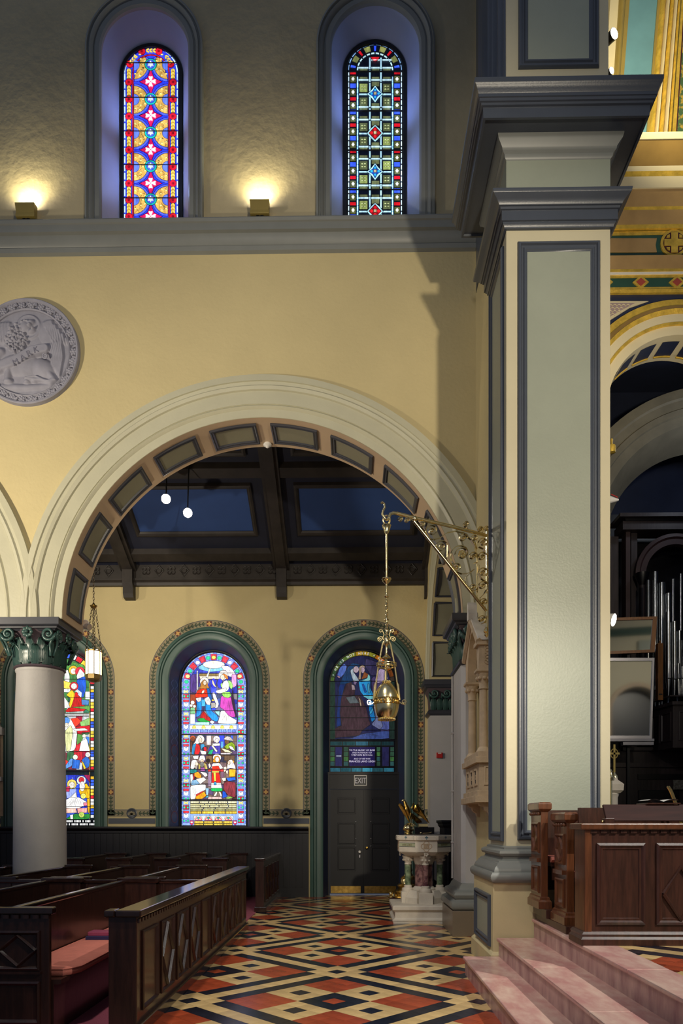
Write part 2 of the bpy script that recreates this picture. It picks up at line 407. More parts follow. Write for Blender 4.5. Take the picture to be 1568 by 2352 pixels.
# ------------------------------------------------------------------ stained glass engine
class Win:
    def __init__(s, parent, Y, tr, strength=1.0, pre=''):
        s.p = parent; s.Y = Y; s.tr = tr; s.e = strength; s.pre = pre; s.n = 0
        s.lead = G(); s.small = {}
    def pt(s, p, y):
        px, py = s.tr(p); return W(px, py, s.Y)[0], y, W(px, py, s.Y)[2]
    def pane(s, pts, col, lay=1, name='pane', e=None, lead=.9, small=False):
        y = s.Y - .004 * lay; n = len(pts)
        v = [s.pt(p, y) for p in pts]; g = G()
        g.v = v + [(a, y + .003, c) for a, b, c in v]
        g.f = [tuple(range(n))] + [(i, (i + 1) % n, (i + 1) % n + n, i + n) for i in range(n)]
        m = glass((s.pre + col).strip('#'), col, s.e if e is None else e)
        if small:
            s.small.setdefault(m.name, [m, G()])[1].add(g.v, g.f)
        else:
            build(name, g, m, s.p); s.n += 1
        if lead:
            for i in range(n): s.bar(pts[i], pts[(i + 1) % n], lead, lay)
    def bar(s, a, b, w, lay=1):
        ax, ay = s.tr(a); bx, by = s.tr(b); dx, dy = bx - ax, by - ay; L = sqrt(dx * dx + dy * dy) or 1
        nx, ny = -dy / L * w / 2, dx / L * w / 2; y = s.Y - .004 * lay - .0004
        q = [W(ax + nx, ay + ny, s.Y), W(bx + nx, by + ny, s.Y), W(bx - nx, by - ny, s.Y), W(ax - nx, ay - ny, s.Y)]
        s.lead.add([(p[0], y, p[2]) for p in q] , [(0, 1, 2, 3)])
    def saddle(s, x0, x1, y, w=1.6):
        g = G(); a = s.pt((x0, y), 0); b = s.pt((x1, y), 0); r = w * .0033
        g.tube([(a[0], s.Y - .05, a[2]), (b[0], s.Y - .05, b[2])], r * 1.2, 6); build('saddle_bar', g, M_lead, s.p)
    def text(s, body, size, cx, cy, col, lay=8, e=None, spacing=1.0):
        "lettering painted on the glass; size and centre in source units"
        k = s.tr((1, 0))[0] - s.tr((0, 0))[0]
        def fn(x, y, z):
            px, py = s.tr((cx, cy)); p = W(px + x * k, py - y * k, s.Y); return (p[0], s.Y - .004 * lay - z * .0005, p[2])
        m = glass((s.pre + col).strip('#'), col, s.e if e is None else e)
        build('lettering', text_geo(body, size, fn, 1, spacing), m, s.p)
    def done(s):
        for k, (m, g) in s.small.items(): build('small_panes', g, m, s.p, kind='stuff')
        if s.lead.f: build('lead_cames', s.lead, M_lead, s.p, kind='stuff')
def soft(pts, n=1):
    "round the corners of a traced outline"
    for _ in range(n):
        q = []
        for i in range(len(pts)):
            (a, b), (c, d) = pts[i], pts[(i + 1) % len(pts)]; q += [(a * .87 + c * .13, b * .87 + d * .13), (a * .13 + c * .87, b * .13 + d * .87)]
        pts = q
    return pts
def figures(w, shapes, lay0, lead, straight=4):
    "traced figure panes, each in its own layer, with folds on drapery and features on faces"
    for k, (pts, c) in enumerate(shapes):
        lay = lay0 + .14 * k; xs = [p[0] for p in pts]; ys = [p[1] for p in pts]; x0, x1, y0, y1 = min(xs), max(xs), min(ys), max(ys)
        ap = abs(w.tr((100, 0))[0] - w.tr((0, 0))[0]) / 100; wd_, ht = (x1 - x0) * ap, (y1 - y0) * ap
        w.pane(soft(pts) if 4 < len(pts) < 10 else pts, c, lay, 'pane', lead=lead)
        if len(pts) >= 9 and wd_ < 14 and ht < 16:
            if c in ('#ffffff', '#fffaf0'): continue
            cx_, cy_ = (x0 + x1) / 2, (y0 + y1) / 2; hx, hy = (x1 - x0) / 2, (y1 - y0) / 2
            for s_ in (-.38, .32): w.bar((cx_ + (s_ - .16) * hx, cy_ - .12 * hy), (cx_ + (s_ + .16) * hx, cy_ - .12 * hy), .5, lay)
            w.bar((cx_, cy_ - .05 * hy), (cx_ + .08 * hx, cy_ + .28 * hy), .35, lay); w.bar((cx_ - .2 * hx, cy_ + .5 * hy), (cx_ + .2 * hx, cy_ + .5 * hy), .45, lay)
        elif 4 < len(pts) < 16 and wd_ > 6 and ht > 9:
            n_ = int(max(2, wd_ / 3.2))
            for i in range(n_):            # drapery folds painted on the glass
                u = (i + .6) / n_; xa = x0 + (x1 - x0) * (.3 + .4 * u); xb = x0 + (x1 - x0) * (.08 + .84 * u); t0, t1 = .22 + .1 * (i % 3), .72 + .14 * (i % 2)
                q = [(xa + (xb - xa) * t ** 1.3, y0 + (y1 - y0) * (t0 + (t1 - t0) * t)) for t in (0, .35, .7, 1)]
                if all(inside(p, pts) for p in q):
                    for j in range(3): w.bar(q[j], q[j + 1], .42 - .1 * j, lay)
def patchwork(w, x0, y0, x1, y1, nx, ny, cols, lay, e=None, keep=None):
    "background quarries of uneven shape behind the figures"
    P = {}
    for i in range(nx + 1):
        for j in range(ny + 1):
            jx = (random.random() - .5) * .5 * (x1 - x0) / nx if 0 < i < nx else 0; jy = (random.random() - .5) * .5 * (y1 - y0) / ny if 0 < j < ny else 0
            P[i, j] = (x0 + (x1 - x0) * i / nx + jx, y0 + (y1 - y0) * j / ny + jy)
    for i in range(nx):
        for j in range(ny):
            q = [P[i, j], P[i + 1, j], P[i + 1, j + 1], P[i, j + 1]]
            if keep is None or all(keep(p) for p in q): w.pane(q, random.choice(cols), lay, 'ground_pane', lead=.6, e=e)
def inside(p, poly):
    c = False; n = len(poly)
    for i in range(n):
        (x1, y1), (x2, y2) = poly[i], poly[(i + 1) % n]
        if (y1 > p[1]) != (y2 > p[1]) and p[0] < (x2 - x1) * (p[1] - y1) / (y2 - y1) + x1: c = not c
    return c
FLESH = '#f2d2c0'
def circ(cx, cy, r, n=14, ry=None): return arc(cx, cy, r, 0, 2 * pi, n, ry)[:-1]
def rect(x0, y0, x1, y1): return [(x0, y0), (x1, y0), (x1, y1), (x0, y1)]
def archband(cx, cy, ro, ri, yb=None, a0=pi, a1=2 * pi, n=16):
    return arc(cx, cy, ro, a0, a1, n) + arc(cx, cy, ri, a1, a0, n)
def aface(cx, cy, r, yb, n=20): return [(cx - r, yb)] + arc(cx, cy, r, pi, 2 * pi, n) + [(cx + r, yb)]

def cler_window(k, cx, name, label):
    w = thing(name, label, None, (cx, YN, ZS1)); w['kind'] = 'structure'
    if 'category' in w: del w['category']
    fr = G().arch(cx, CZ, ZS1 - .05, [(CR - .005, YN + .02), (CR - .005, YN - .02), (CR + .02, YN - .045), (CR + .08, YN - .05), (CR + .085, YN - .03), (CR + .1, YN - .03), (CR + .115, YN - .06), (CR + .15, YN - .085), (CR + .165, YN - .06), (CR + .175, YN - .06), (CR + .19, YN - .09), (CR + .215, YN - .08), (CR + .22, YN)], 40)
    build('moulded_surround', fr, M_slateL, w, smooth=True)
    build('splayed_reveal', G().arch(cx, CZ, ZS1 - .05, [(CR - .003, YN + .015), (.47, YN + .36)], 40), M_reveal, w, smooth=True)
    sill = G().box(cx - CR, cx + CR, YN + .02, YN + .4, ZS1 - .1, ZS1 - .02); build('sill', sill, M_slateL, w)
    Yw = YN + .35
    pcx = HX + F * ((cx * cos(TH) + Yw * sin(TH)) / (-cx * sin(TH) + Yw * cos(TH)))
    g = G(); g.prism(archpoly(cx, CZ, .475, ZS1 - .08), 'y', Yw + .02, Yw + .05); build('lead_backing', g, M_lead, w)
    fr = G().arch(cx, CZ, ZS1 - .05, [(.475, Yw + .02), (.475, Yw - .03), (.425, Yw - .03), (.418, Yw + .02)], 30); build('iron_frame', fr, M_blackf, w)
    daylight(cx, Yw, 11.3)
    return w, Yw
WIN1_E, WIN2_E = 1.35, 1.15
w1, Yw = cler_window(0, CX[0], 'window_1', 'clerestory window of gold half discs and white crosses on blue')
C1, C1Y = 347, 169
w = Win(w1, Yw, lambda p: p, WIN1_E, 'a')
yb = 524
w.pane(aface(C1, C1Y, 62, yb), '#2a3ae4', 0, 'blue_field', lead=0)
# pale beaded edge, border of rosettes and wheat, red fillet
for sg in (-1, 1):
    y = C1Y
    while y < yb - 4:
        w.pane(rect(C1 + sg * 62, y, C1 + sg * 58.5, min(y + 16, yb)), '#a9c8ff', 1, small=True, lead=.7); y += 19
for i in range(9):
    a = pi + pi * i / 9; w.pane(archband(C1, C1Y, 62, 58.5, None, a + .02, a + pi / 9 - .02, 4), '#a9c8ff', 1, small=True, lead=.7)
ros = [(C1 + sg * 50.5, y) for sg in (-1, 1) for y in (191, 230, 269, 308, 346, 385, 423, 461, 499)] + [(C1 - 48, 149), (C1 - 21, 120), (C1 + 18, 120), (C1 + 45, 149)]
for x, y in ros:
    w.pane(circ(x, y, 8.6, 12), '#b81428', 3, 'red_rosette', lead=1.0)
    w.pane(circ(x, y, 2.6, 7), '#8a0c20', 4, small=True, lead=.5)
def wheat(x, y, ang, n=3):
    for t in range(n):
        for sg in (-1, 1):
            d = (t - (n - 1) / 2) * 7.6
            cx_, cy_ = x + d * cos(ang) - sg * 2.2 * sin(ang), y + d * sin(ang) + sg * 2.2 * cos(ang)
            p = [(cx_ + 4.4 * cos(q) * cos(ang + sg * .5) - 2.1 * sin(q) * sin(ang + sg * .5), cy_ + 4.4 * cos(q) * sin(ang + sg * .5) + 2.1 * sin(q) * cos(ang + sg * .5)) for q in [2 * pi * u / 8 for u in range(8)]]
            w.pane(p, '#f2c75c', 4, 'wheat_ear' , small=True, lead=.4)
for sg in (-1, 1):
    for y in (171, 210, 249, 288, 327, 366, 404, 442, 480, 516): 
        w.pane(rect(C1 + sg * 50.5 - 5, y - 11, C1 + sg * 50.5 + 5, y + 11), '#a07c30', 2, 'gold_strip', lead=.8); wheat(C1 + sg * 50.5, y, pi / 2)
for a in (radians(217), radians(270), radians(323)):
    wheat(C1 + 50.5 * cos(a), C1Y + 50.5 * sin(a), a + pi / 2)
w.pane(archband(C1, C1Y, 43, 40), '#c01a30', 2, 'red_fillet', lead=.8)
for sg in (-1, 1):
    w.pane(rect(C1 + sg * 43, C1Y, C1 + sg * 40, yb), '#c01a30', 2, 'red_fillet', lead=.8)
rows = [152, 231, 308, 385, 461, 538]
for y in rows:
    for sg in (-1, 1):
        x = C1 + sg * 39
        def clipx(pts): return [(max(C1 - 39, min(C1 + 39, px)), min(py, yb)) for px, py in pts]
        a0, a1 = (-pi / 2, pi / 2) if sg < 0 else (pi / 2, 3 * pi / 2)
        def ok(pts): return [p for p in pts if p[1] <= yb + .01]
        for (r, c_, l_) in ((37, '#4a5bea', 2), (32, '#c39a4e', 3)):
            p = arc(x, y, r, a0, a1, 12)
            if y > yb: p = [q for q in p if q[1] < yb] + [(x, yb)]
            if y < C1Y: p = [q if (q[0] - C1) ** 2 + (min(q[1], C1Y) - C1Y) ** 2 < 39.5 ** 2 or q[1] > C1Y else (C1 + 39 * (q[0] - C1) / sqrt((q[0] - C1) ** 2 + (q[1] - C1Y) ** 2), C1Y + 39 * (q[1] - C1Y) / sqrt((q[0] - C1) ** 2 + (q[1] - C1Y) ** 2)) for q in p]
            if len(p) > 3: w.pane(p, c_, l_, 'gold_half_disc' if l_ == 3 else 'blue_ring', lead=1.0)
        if y < yb:
            w.pane(arc(x, y, 13, a0, a1, 8), '#5a74f0', 4, 'blue_half_disc', lead=.8)
            for q in range(22):      # painted foliage strokes
                a = a0 + (a1 - a0) * random.random(); rr = 15 + 15 * random.random(); b = random.random() * pi; l_ = 2.5
                p0, p1 = (x + rr * cos(a) - l_ * cos(b), y + rr * sin(a) - l_ * sin(b)), (x + rr * cos(a) + l_ * cos(b), y + rr * sin(a) + l_ * sin(b))
                if abs(p0[0] - C1) < 38 and abs(p1[0] - C1) < 38 and max(p0[1], p1[1]) < yb and min(p0[1], p1[1]) > 135: w.bar(p0, p1, .7, 3)
            for q in range(9):       # foliage flecks on the gold
                a = a0 + (a1 - a0) * (q + .5) / 9; rr = 17 + 6.5 * (q % 2) + 4
                cx_, cy_ = x + rr * cos(a), y + rr * sin(a)
                w.pane(circ(cx_, cy_, 3.4, 6, 1.8), '#ffe08a', 5, small=True, lead=.5)
for y in rows[:-1]:
    w.pane(circ(C1, y, 14, 16), '#18a8a0', 6, 'teal_ring', lead=1.1); w.pane(circ(C1, y, 10, 14), '#3c55d8', 7, 'blue_disc', lead=.6)
    w.pane([(C1 + (8.5 if q % 2 else 5) * cos(q * pi / 6), y + (8.5 if q % 2 else 5) * sin(q * pi / 6)) for q in range(12)], '#cfe4ff', 8, 'white_flower', lead=.5)
for y in (191, 269, 347, 424, 500):
    p = []
    for (ax_, ay_), (bx_, by_) in (((0, -33), (27, 0)), ((27, 0), (0, 33)), ((0, 33), (-27, 0)), ((-27, 0), (0, -33))):
        for t in range(4):
            u = t / 4; x, yy = ax_ + (bx_ - ax_) * u, ay_ + (by_ - ay_) * u; s_ = 1 - .42 * sin(pi * u); p.append((C1 + x * s_, min(yb, y + yy * s_)))
    w.pane(p, '#b01450', 5, 'crimson_lozenge', lead=1.1)
    for q in range(4):
        a = q * pi / 2; c_, s_ = cos(a), sin(a)
        p = [(C1 + u * c_ - v_ * s_, y + u * s_ + v_ * c_) for u, v_ in ((1.2, -1.2), (9, -4.6), (12, -4.4), (10.8, 0), (12, 4.4), (9, 4.6), (1.2, 1.2))]
        w.pane(p, '#ffffff', 7, 'white_cross_arm', e=3.0, lead=.5)
for y in rows[:-1]: w.saddle(C1 - 62, C1 + 62, y)
w.done()

w2, Yw = cler_window(1, CX[1], 'window_2', 'clerestory window of small dark squares with red and blue quatrefoils')
C2, C2Y = 861, 163
w = Win(w2, Yw, lambda p: p, WIN2_E, 'b')
yb = 519
w.pane(aface(C2, C2Y, 62, yb), '#141c30', 0, 'dark_field', lead=0, e=.25)
for sg in (-1, 1):
    y = C2Y
    while y < yb - 3:
        w.pane(rect(C2 + sg * 62, y, C2 + sg * 59, min(y + 11, yb)), '#c4e4ff', 1, small=True, lead=.6); y += 13.5
        if y < yb - 3: w.pane(rect(C2 + sg * 42, y, C2 + sg * 38.5, min(y + 26, yb)), '#9cc8f4', 1, small=True, lead=.6)
for i in range(12):
    a = pi + pi * i / 12; w.pane(archband(C2, C2Y, 62, 59.5, None, a + .03, a + pi / 12 - .03, 3), '#7fa8dc', 1, small=True, lead=.6)
    w.pane(archband(C2, C2Y, 42, 38.5, None, a + .03, a + pi / 12 - .03, 3), '#b4dcf4', 1, small=True, lead=.6)
ys = [168 + 30.1 * i for i in range(12)]
for i, y in enumerate(ys):
    for sg in (-1, 1):
        x = C2 + sg * 50.5; red = i % 2 == 0
        w.pane(rect(x - 7, y - (4 if red else 5.5), x + 7, y + (4 if red else 5.5)), '#c41420' if red else '#3a5cff', 2, 'border_pane', lead=.8)
        if y + 22 < yb:
            w.pane(rect(x - 6.5, y + 7, x + 6.5, y + 23), '#5c6238', 2, 'border_pane', e=.8, lead=.8)
            w.pane([(x, y + 9.5), (x + 4.2, y + 15), (x, y + 20.5), (x - 4.2, y + 15)], '#f4ffe0', 3, 'diamond_quarry', lead=.5)
for i in range(9):
    a = pi + pi * (i + .5) / 9
    c_ = ['#3a5cff', '#6a7040', '#c41420', '#7c8048', '#2a4cff', '#7c8048', '#c41420', '#6a7040', '#3a5cff'][i]
    h = .055 if c_[1] in '3c2' else .14
    w.pane(archband(C2, C2Y, 57, 44.5, None, a - h, a + h, 4), c_, 2, 'border_pane', lead=.8)
for x in (-14, 11.5):                # white strapwork
    y = 134
    while y < yb - 4:
        w.pane(rect(C2 + x, y, C2 + x + 4, min(yb, y + 27)), '#a8d4ff', 3, small=True, lead=.7); y += 29
for y in (140, 158, 186, 248, 277, 339, 367, 428, 457, 517):
    for x0, x1 in ((-38, -15), (-9, 11), (16.5, 38)):
        if y > C2Y or abs(x0) < 20 or y > 150: w.pane(rect(C2 + x0, y - 2.2, C2 + x1, min(yb, y + 2.2)), '#b8e0ff', 4, small=True, lead=.7)
for mi, my in enumerate((219, 309, 397, 488)):
    for dx, x0, x1 in ((0, -36, -17), (0, 18, 36)):
        for y0, y1 in ((my - 26, my - 6), (my + 6, my + 26)):
            c_ = '#5a6444' if (mi + int(x0 > 0) + int(y0 > my)) % 3 else '#98a860'
            w.pane(rect(C2 + x0, y0, C2 + x1, min(y1, yb)), c_, 2, 'patterned_quarry', lead=1.0, e=.75)
            cx_, cy_ = C2 + (x0 + x1) / 2, (y0 + y1) / 2
            for q in range(4):
                w.pane(circ(cx_ + 4.4 * cos(q * pi / 2 + .78), cy_ + 4.6 * sin(q * pi / 2 + .78), 3.0, 6, 1.6), '#c8d498', 3, small=True, lead=.6, e=.9)
    for y0, y1 in ((my - 30, my - 19), (my + 19, my + 30)):
        if y1 < yb: w.pane(rect(C2 - 8, y0, C2 + 10, y1), '#6c7450', 2, 'patterned_quarry', lead=.9, e=.7)
    w.pane(rect(C2 - 37, my - 2, C2 - 16, my + 2), '#a8d4ff', 4, small=True, lead=.7); w.pane(rect(C2 + 17, my - 2, C2 + 37, my + 2), '#a8d4ff', 4, small=True, lead=.7)
    blue = mi % 2 == 0
    p = [(C2 + (19 if q % 2 == 0 else (12.5 if blue else 15)) * cos(q * pi / 4), my + (20 if q % 2 == 0 else (12.5 if blue else 15)) * sin(q * pi / 4)) for q in range(8)]
    w.pane(p, '#a4d8ff', 5, 'quatrefoil_rim', lead=1.2)
    p = [(C2 + (14.5 if q % 2 == 0 else (8 if blue else 10.5)) * cos(q * pi / 4), my + (15.5 if q % 2 == 0 else (8 if blue else 10.5)) * sin(q * pi / 4)) for q in range(8)]
    w.pane(p, '#123a9c' if blue else '#7a0c14', 6, 'quatrefoil_field', lead=.8)
    for q in range(4):
        a = q * pi / 2
        w.pane(circ(C2 + 8 * cos(a), my + 8 * sin(a), 3.4 if blue else 4.2, 8), '#2aa0ff' if blue else '#d01a24', 7, 'petal', lead=.6)
    w.pane(rect(C2 - 3.4, my - 3.4, C2 + 3.4, my + 3.4), '#c8b890', 8, 'centre_quarry', lead=.7, e=.8)
for y in (262, 352, 442, 172):
    for x0, x1 in ((-36, -17), (-8, 10), (18, 36)):
        for d in (-9.5, 9.5):
            if y + d + 4 < yb: w.pane(rect(C2 + x0, y + d - 4, C2 + x1, y + d + 4), '#6c7450', 2, 'patterned_quarry', lead=.9, e=.7)
    w.saddle(C2 - 62, C2 + 62, y, 2.6)
for q, c_ in enumerate(('#d01a24',)):
    w.pane([(C2 - 11, 133), (C2 + 11, 133), (C2 + 6, 141), (C2, 144), (C2 - 6, 141)], c_, 4, 'red_boss', lead=1.0)
w.done()
# ================================================================== AISLE WALL, CEILING
WX = [-6.52 + .0, -3.14, .24]; WZ = 4.74; WR = .895
WX = [xw(125.5, YA), xw(480.5, YA), xw(835, YA)]
holes = [archpoly(WX[0], WZ, WR, 1.5), archpoly(WX[1], WZ, WR, 1.5), archpoly(WX[2], WZ, WR, -.02)]
wall_aisle = build('wall_aisle', G().slab([(-10, -.2), (3.6, -.2), (3.6, 7.4), (-10, 7.4)], holes, 'y', YA, YA + .6), M_wall, kind='structure')
tag(wall_aisle, 'yellow side-aisle wall with three round-headed openings')
wall_end = build('wall_aisle_end', G().box(-10.2, -9.9, YB, YA, 0, 10), M_wall, kind='structure'); tag(wall_end, 'far end wall of the side aisle')
# wainscot of dark boards
wain = build('baseboard_aisle', G().box(-9.9, WX[2] - 1.2, YA - .06, YA + .01, 0, 1.5).box(WX[2] + 1.2, 3.0, YA - .06, YA + .01, 0, 1.5), M_wainsc, kind='structure')
tag(wain, 'dark wooden wainscot along the aisle wall')
g = G().grid([[(-9.9, YA - .06 - o_, z), (WX[2] - 1.2, YA - .06 - o_, z)] for o_, z in ((0, 1.38), (.02, 1.40), (.02, 1.44), (.05, 1.47), (.07, 1.5), (.07, 1.54), (-.06, 1.54))])
g.grid([[(WX[2] + 1.2, YA - .06 - o_, z), (3, YA - .06 - o_, z)] for o_, z in ((0, 1.38), (.02, 1.40), (.02, 1.44), (.05, 1.47), (.07, 1.5), (.07, 1.54), (-.06, 1.54))])
build('capping_rail', g, M_wainsc, wain)
build('skirting', G().box(-9.9, WX[2] - 1.2, YA - .09, YA - .05, 0, .2).box(WX[2] + 1.2, 3, YA - .09, YA - .05, 0, .2), M_wainsc, wain)
bp = None
for i in range(52):
    x = -8.0 + i * .138
    if x + .13 > WX[2] - 1.2: break
    if bp is None: bp = build('board', G().box(x, x + .132, YA - .072, YA - .055, .2, 1.385), M_wainsc, wain)
    else: share(bp, wain, (i * .138, 0, 0))
# painted border between windows: leaves, crosses and shells
def leaf2(g, cx, cz, a, s, fn):
    p = [(0, 0), (.35, .16), (.75, .15), (1, 0), (.75, -.15), (.35, -.16)]
    g.add([fn(cx + s * (u * cos(a) - v * sin(a)), cz + s * (u * sin(a) + v * cos(a))) for u, v in p], [tuple(range(6))])
def sprig(g, cx, cz, a, s, fn):
    for d in (-.75, 0, .75): leaf2(g, cx, cz, a + d, s if d == 0 else s * .85, fn)
def cross_tile(parent, cx, cz, a, s, y):
    fnr = lambda u, v, yy: (cx + u * cos(a) - v * sin(a), yy, cz + u * sin(a) + v * cos(a))
    g = G(); q = [(-s, -s), (s, -s), (s, s), (-s, s)]
    g.add([fnr(u, v, y) for u, v in q] + [fnr(u, v, y + .004) for u, v in q], [(0, 1, 2, 3), (0, 4, 5, 1), (1, 5, 6, 2), (2, 6, 7, 3), (3, 7, 4, 0)])
    t = build('painted_tile', g, M_pred, parent)
    k = s * .30; l = s * .82; c = G()
    q = [(-k, -l), (k, -l), (k, -k), (l, -k), (l, k), (k, k), (k, l), (-k, l), (-k, k), (-l, k), (-l, -k), (-k, -k)]
    c.add([fnr(u, v, y - .002) for u, v in q], [tuple(range(12))]); build('painted_cross', c, M_pcross, t)
def aisle_window(k, cx, name, label, zb):
    w = thing(name, label, None, (cx, YA, 1.5 if zb > 1 else 0)); w['kind'] = 'structure'
    y = YA
    zg = zb - .02 if zb > 1 else 0
    pr = [(WR - .008, y + .03), (WR - .008, y - .03), (WR + .02, y - .05), (WR + .13, y - .05), (WR + .14, y - .03), (WR + .155, y - .06), (WR + .18, y - .065), (WR + .19, y - .045), (WR + .2, y - .03), (WR + .21, y - .055), (WR + .235, y - .05), (WR + .275, y - .035), (WR + .277, y)]
    build('green_surround', G().arch(cx, WZ, zg, pr, 44), M_green, w, smooth=True)
    build('painted_reveal', G().arch(cx, WZ, zg, [(WR - .004, y + .025), (.765, y + .46)], 40), M_pnavy, w, smooth=True)
    # painted scroll work and ovals on the reveal jamb
    if zb > 1:
        g = G(); ov = G()
        fnl = lambda s_, u, z: (cx + s_ * (WR - .006 - (WR - .771) * u), y + .025 + .435 * u, z)
        for s_ in (-1, 1):
            for i in range(17):
                z = 1.75 + i * .185
                if i in (0, 8): 
                    for t in range(20):
                        a0, a1 = t * pi / 10, (t + 1) * pi / 10
                        q = [fnl(s_, .5 + r_ * cos(a), z + .42 * r_ * sin(a)) for r_, a in ((.33, a0), (.33, a1), (.27, a1), (.27, a0))]; ov.add([(a_ - s_ * .002, b_, c_) for a_, b_, c_ in q], [(0, 1, 2, 3)])
                    continue
                for sg in (-1, 1):
                    pth = [(.5 + sg * (.08 + .22 * sin(pi * t / 8)), z - .09 + .18 * t / 8) for t in range(9)]
                    for t in range(8):
                        (u0, z0), (u1, z1) = pth[t], pth[t + 1]
                        q = [fnl(s_, u0 - .03, z0), fnl(s_, u0 + .03, z0), fnl(s_, u1 + .03, z1), fnl(s_, u1 - .03, z1)]; g.add([(a_ - s_ * .002, b_, c_) for a_, b_, c_ in q], [(0, 1, 2, 3)])
        build('painted_scrolls', g, M_pblue, w, kind='stuff'); build('painted_ovals', ov, M_pred, w, kind='stuff')
    # flat painted band with leaf sprigs and cross tiles
    r0, r1 = WR + .278, WR + .42; zlo = 1.78
    bnd = build('painted_band', G().arch(cx, WZ, zlo, [(r1, y - .001), (r1, y - .004), (r0, y - .004), (r0, y - .001)], 44), M_band, w)
    edge = G().arch(cx, WZ, zlo, [(r1 + .012, y - .002), (r1 + .012, y - .006), (r1, y - .006), (r1, y - .002)], 44); build('band_edge', edge, M_slate, bnd)
    lf = G(); rm = (r0 + r1) / 2; fn = lambda u, v: (u, y - .006, v)
    def along(s):     # distance from the crown: straight legs then arch
        L = rm * pi / 2
        sg = 1 if s >= 0 else -1; s = abs(s)
        if s <= L: a = pi / 2 - sg * s / rm; return cx + rm * cos(a), WZ + rm * sin(a), a - sg * pi / 2 + pi
        return cx + sg * rm, WZ - (s - L), pi / 2
    total = rm * pi / 2 + WZ - zlo - .03
    s = 0; per = .733
    while s < total:
        for sg in (1, -1):
            x, z, a = along(sg * s)
            if s or sg > 0: cross_tile(bnd, x, z, a, .058, y - .006)
            for t in range(1, 8):
                d = s + .06 + t * (per - .08) / 8
                if d > total: break
                x, z, a = along(sg * d); up = a if z < WZ else a + (0 if sg < 0 else 0)
                if z >= WZ: up = a
                sprig(lf, x - .02 * cos(up), z - .02 * sin(up), up, .092, fn)
        s += per
    build('leaf_pattern', lf, M_leaf, bnd, kind='stuff')
    return w
win_labels = ['aisle window partly hidden by the column, saints over a nativity', 'bright aisle window of annunciation above child among the elders', 'dim stained glass window in the arch above the exit door']
aw = [aisle_window(i, WX[i], 'window_%d' % (i + 3), win_labels[i], 1.5 if i < 2 else 0) for i in range(3)]
# horizontal bands under the windows
hb = thing('trim_4', 'painted leaf band with shell roundels above wainscot', None, (0, YA, 1.5)); hb['kind'] = 'structure'
for x0, x1, rx in ((WX[0] + 1.31, WX[1] - 1.31, (WX[0] + WX[1]) / 2), (WX[1] + 1.31, WX[2] - 1.31, (WX[1] + WX[2]) / 2), (WX[2] + 1.31, 3.0, None), (-9.5, WX[0] - 1.31, None)):
    b = build('painted_band', G().box(x0 - .14, x1 + .14 if x1 < 2 else x1, YA - .004, YA, 1.755, 1.9), M_band, hb)
    g = G(); x = x0 + .05
    while x < x1 - .02:
        if rx is None or abs(x - rx) > .14: sprig(g, x, 1.828, 0 if (rx is None or x > rx) else pi, .09, lambda u, v: (u, YA - .006, v))
        x += .083
    build('leaf_pattern', g, M_leaf, b, kind='stuff')
    build('blue_panel', G().box(x0 - .12, x1 + .12 if x1 < 2 else x1, YA - .012, YA, 1.6, 1.72), M_slate, hb)
    build('band_edge', G().box(x0, x1, YA - .008, YA, 1.9, 1.913), M_slate, b)
    if rx:
        g = G().lathe([(.115, 0), (.115, .015), (.1, .02), (.09, .012), (.0, .012)], n=24, cap=False); g.xf(Matrix.Translation((rx, YA, 1.83)) @ Matrix.Rotation(pi / 2, 4, 'X'))
        r = build('shell_roundel', g, M_slate, hb, smooth=True)
        g = G()
        for t in range(7): leaf2(g, rx, 1.79, pi / 2 + (t - 3) * .42, .095, lambda u, v: (u, YA - .022, v))
        build('shell', g, M_band, r)
def glaze(k, zb_px, dim):
    w = aw[k]; cx = WX[k]; Yg = YA + .46
    build('lead_backing', G().prism(archpoly(cx, WZ, .77, 1.48 if k < 2 else 2.74), 'y', Yg + .02, Yg + .05), M_lead, w)
    build('iron_frame', G().arch(cx, WZ, 1.48 if k < 2 else 2.74, [(.77, Yg + .02), (.77, Yg - .03), (.745, Yg - .03), (.738, Yg + .02)], 36), M_blackf, w)
    if k < 2: build('sill', G().box(cx - WR + .01, cx + WR - .01, YA - .08, Yg + .02, 1.46, 1.52), M_slate, w)
    return Yg
def ell(cx, cy, rx, ry, n=12): return circ(cx, cy, rx, n, ry)
# ---- bright window: annunciation over the child among the elders
Yg = glaze(1, 1897, 0)
E4 = 1.15
A = lambda p: (410 + p[0] / 9.503, 1490 + p[1] / 9.503)
B = lambda p: (410 + p[0] / 9.503, 1680 + p[1] / 9.505)
w = Win(aw[1], Yg, A, E4, 'c')
w.pane(aface(768, 787, 700, 3852), '#7a96f0', 0, 'blue_edge_field', lead=0)
# beaded blue edge
for sg in (-1, 1):
    y = 800; i = 0
    while y < 3840:
        w.pane(rect(768 + sg * 700, y, 768 + sg * 678, y + 44), '#5a78ff' if i % 2 else '#a8c4ff', 1, small=True, lead=.5); y += 52; i += 1
for i in range(30):
    a = pi + pi * i / 30; w.pane(archband(768, 787, 700, 678, None, a, a + pi / 34, 2), '#5a78ff' if i % 2 else '#a8c4ff', 1, small=True, lead=.5)
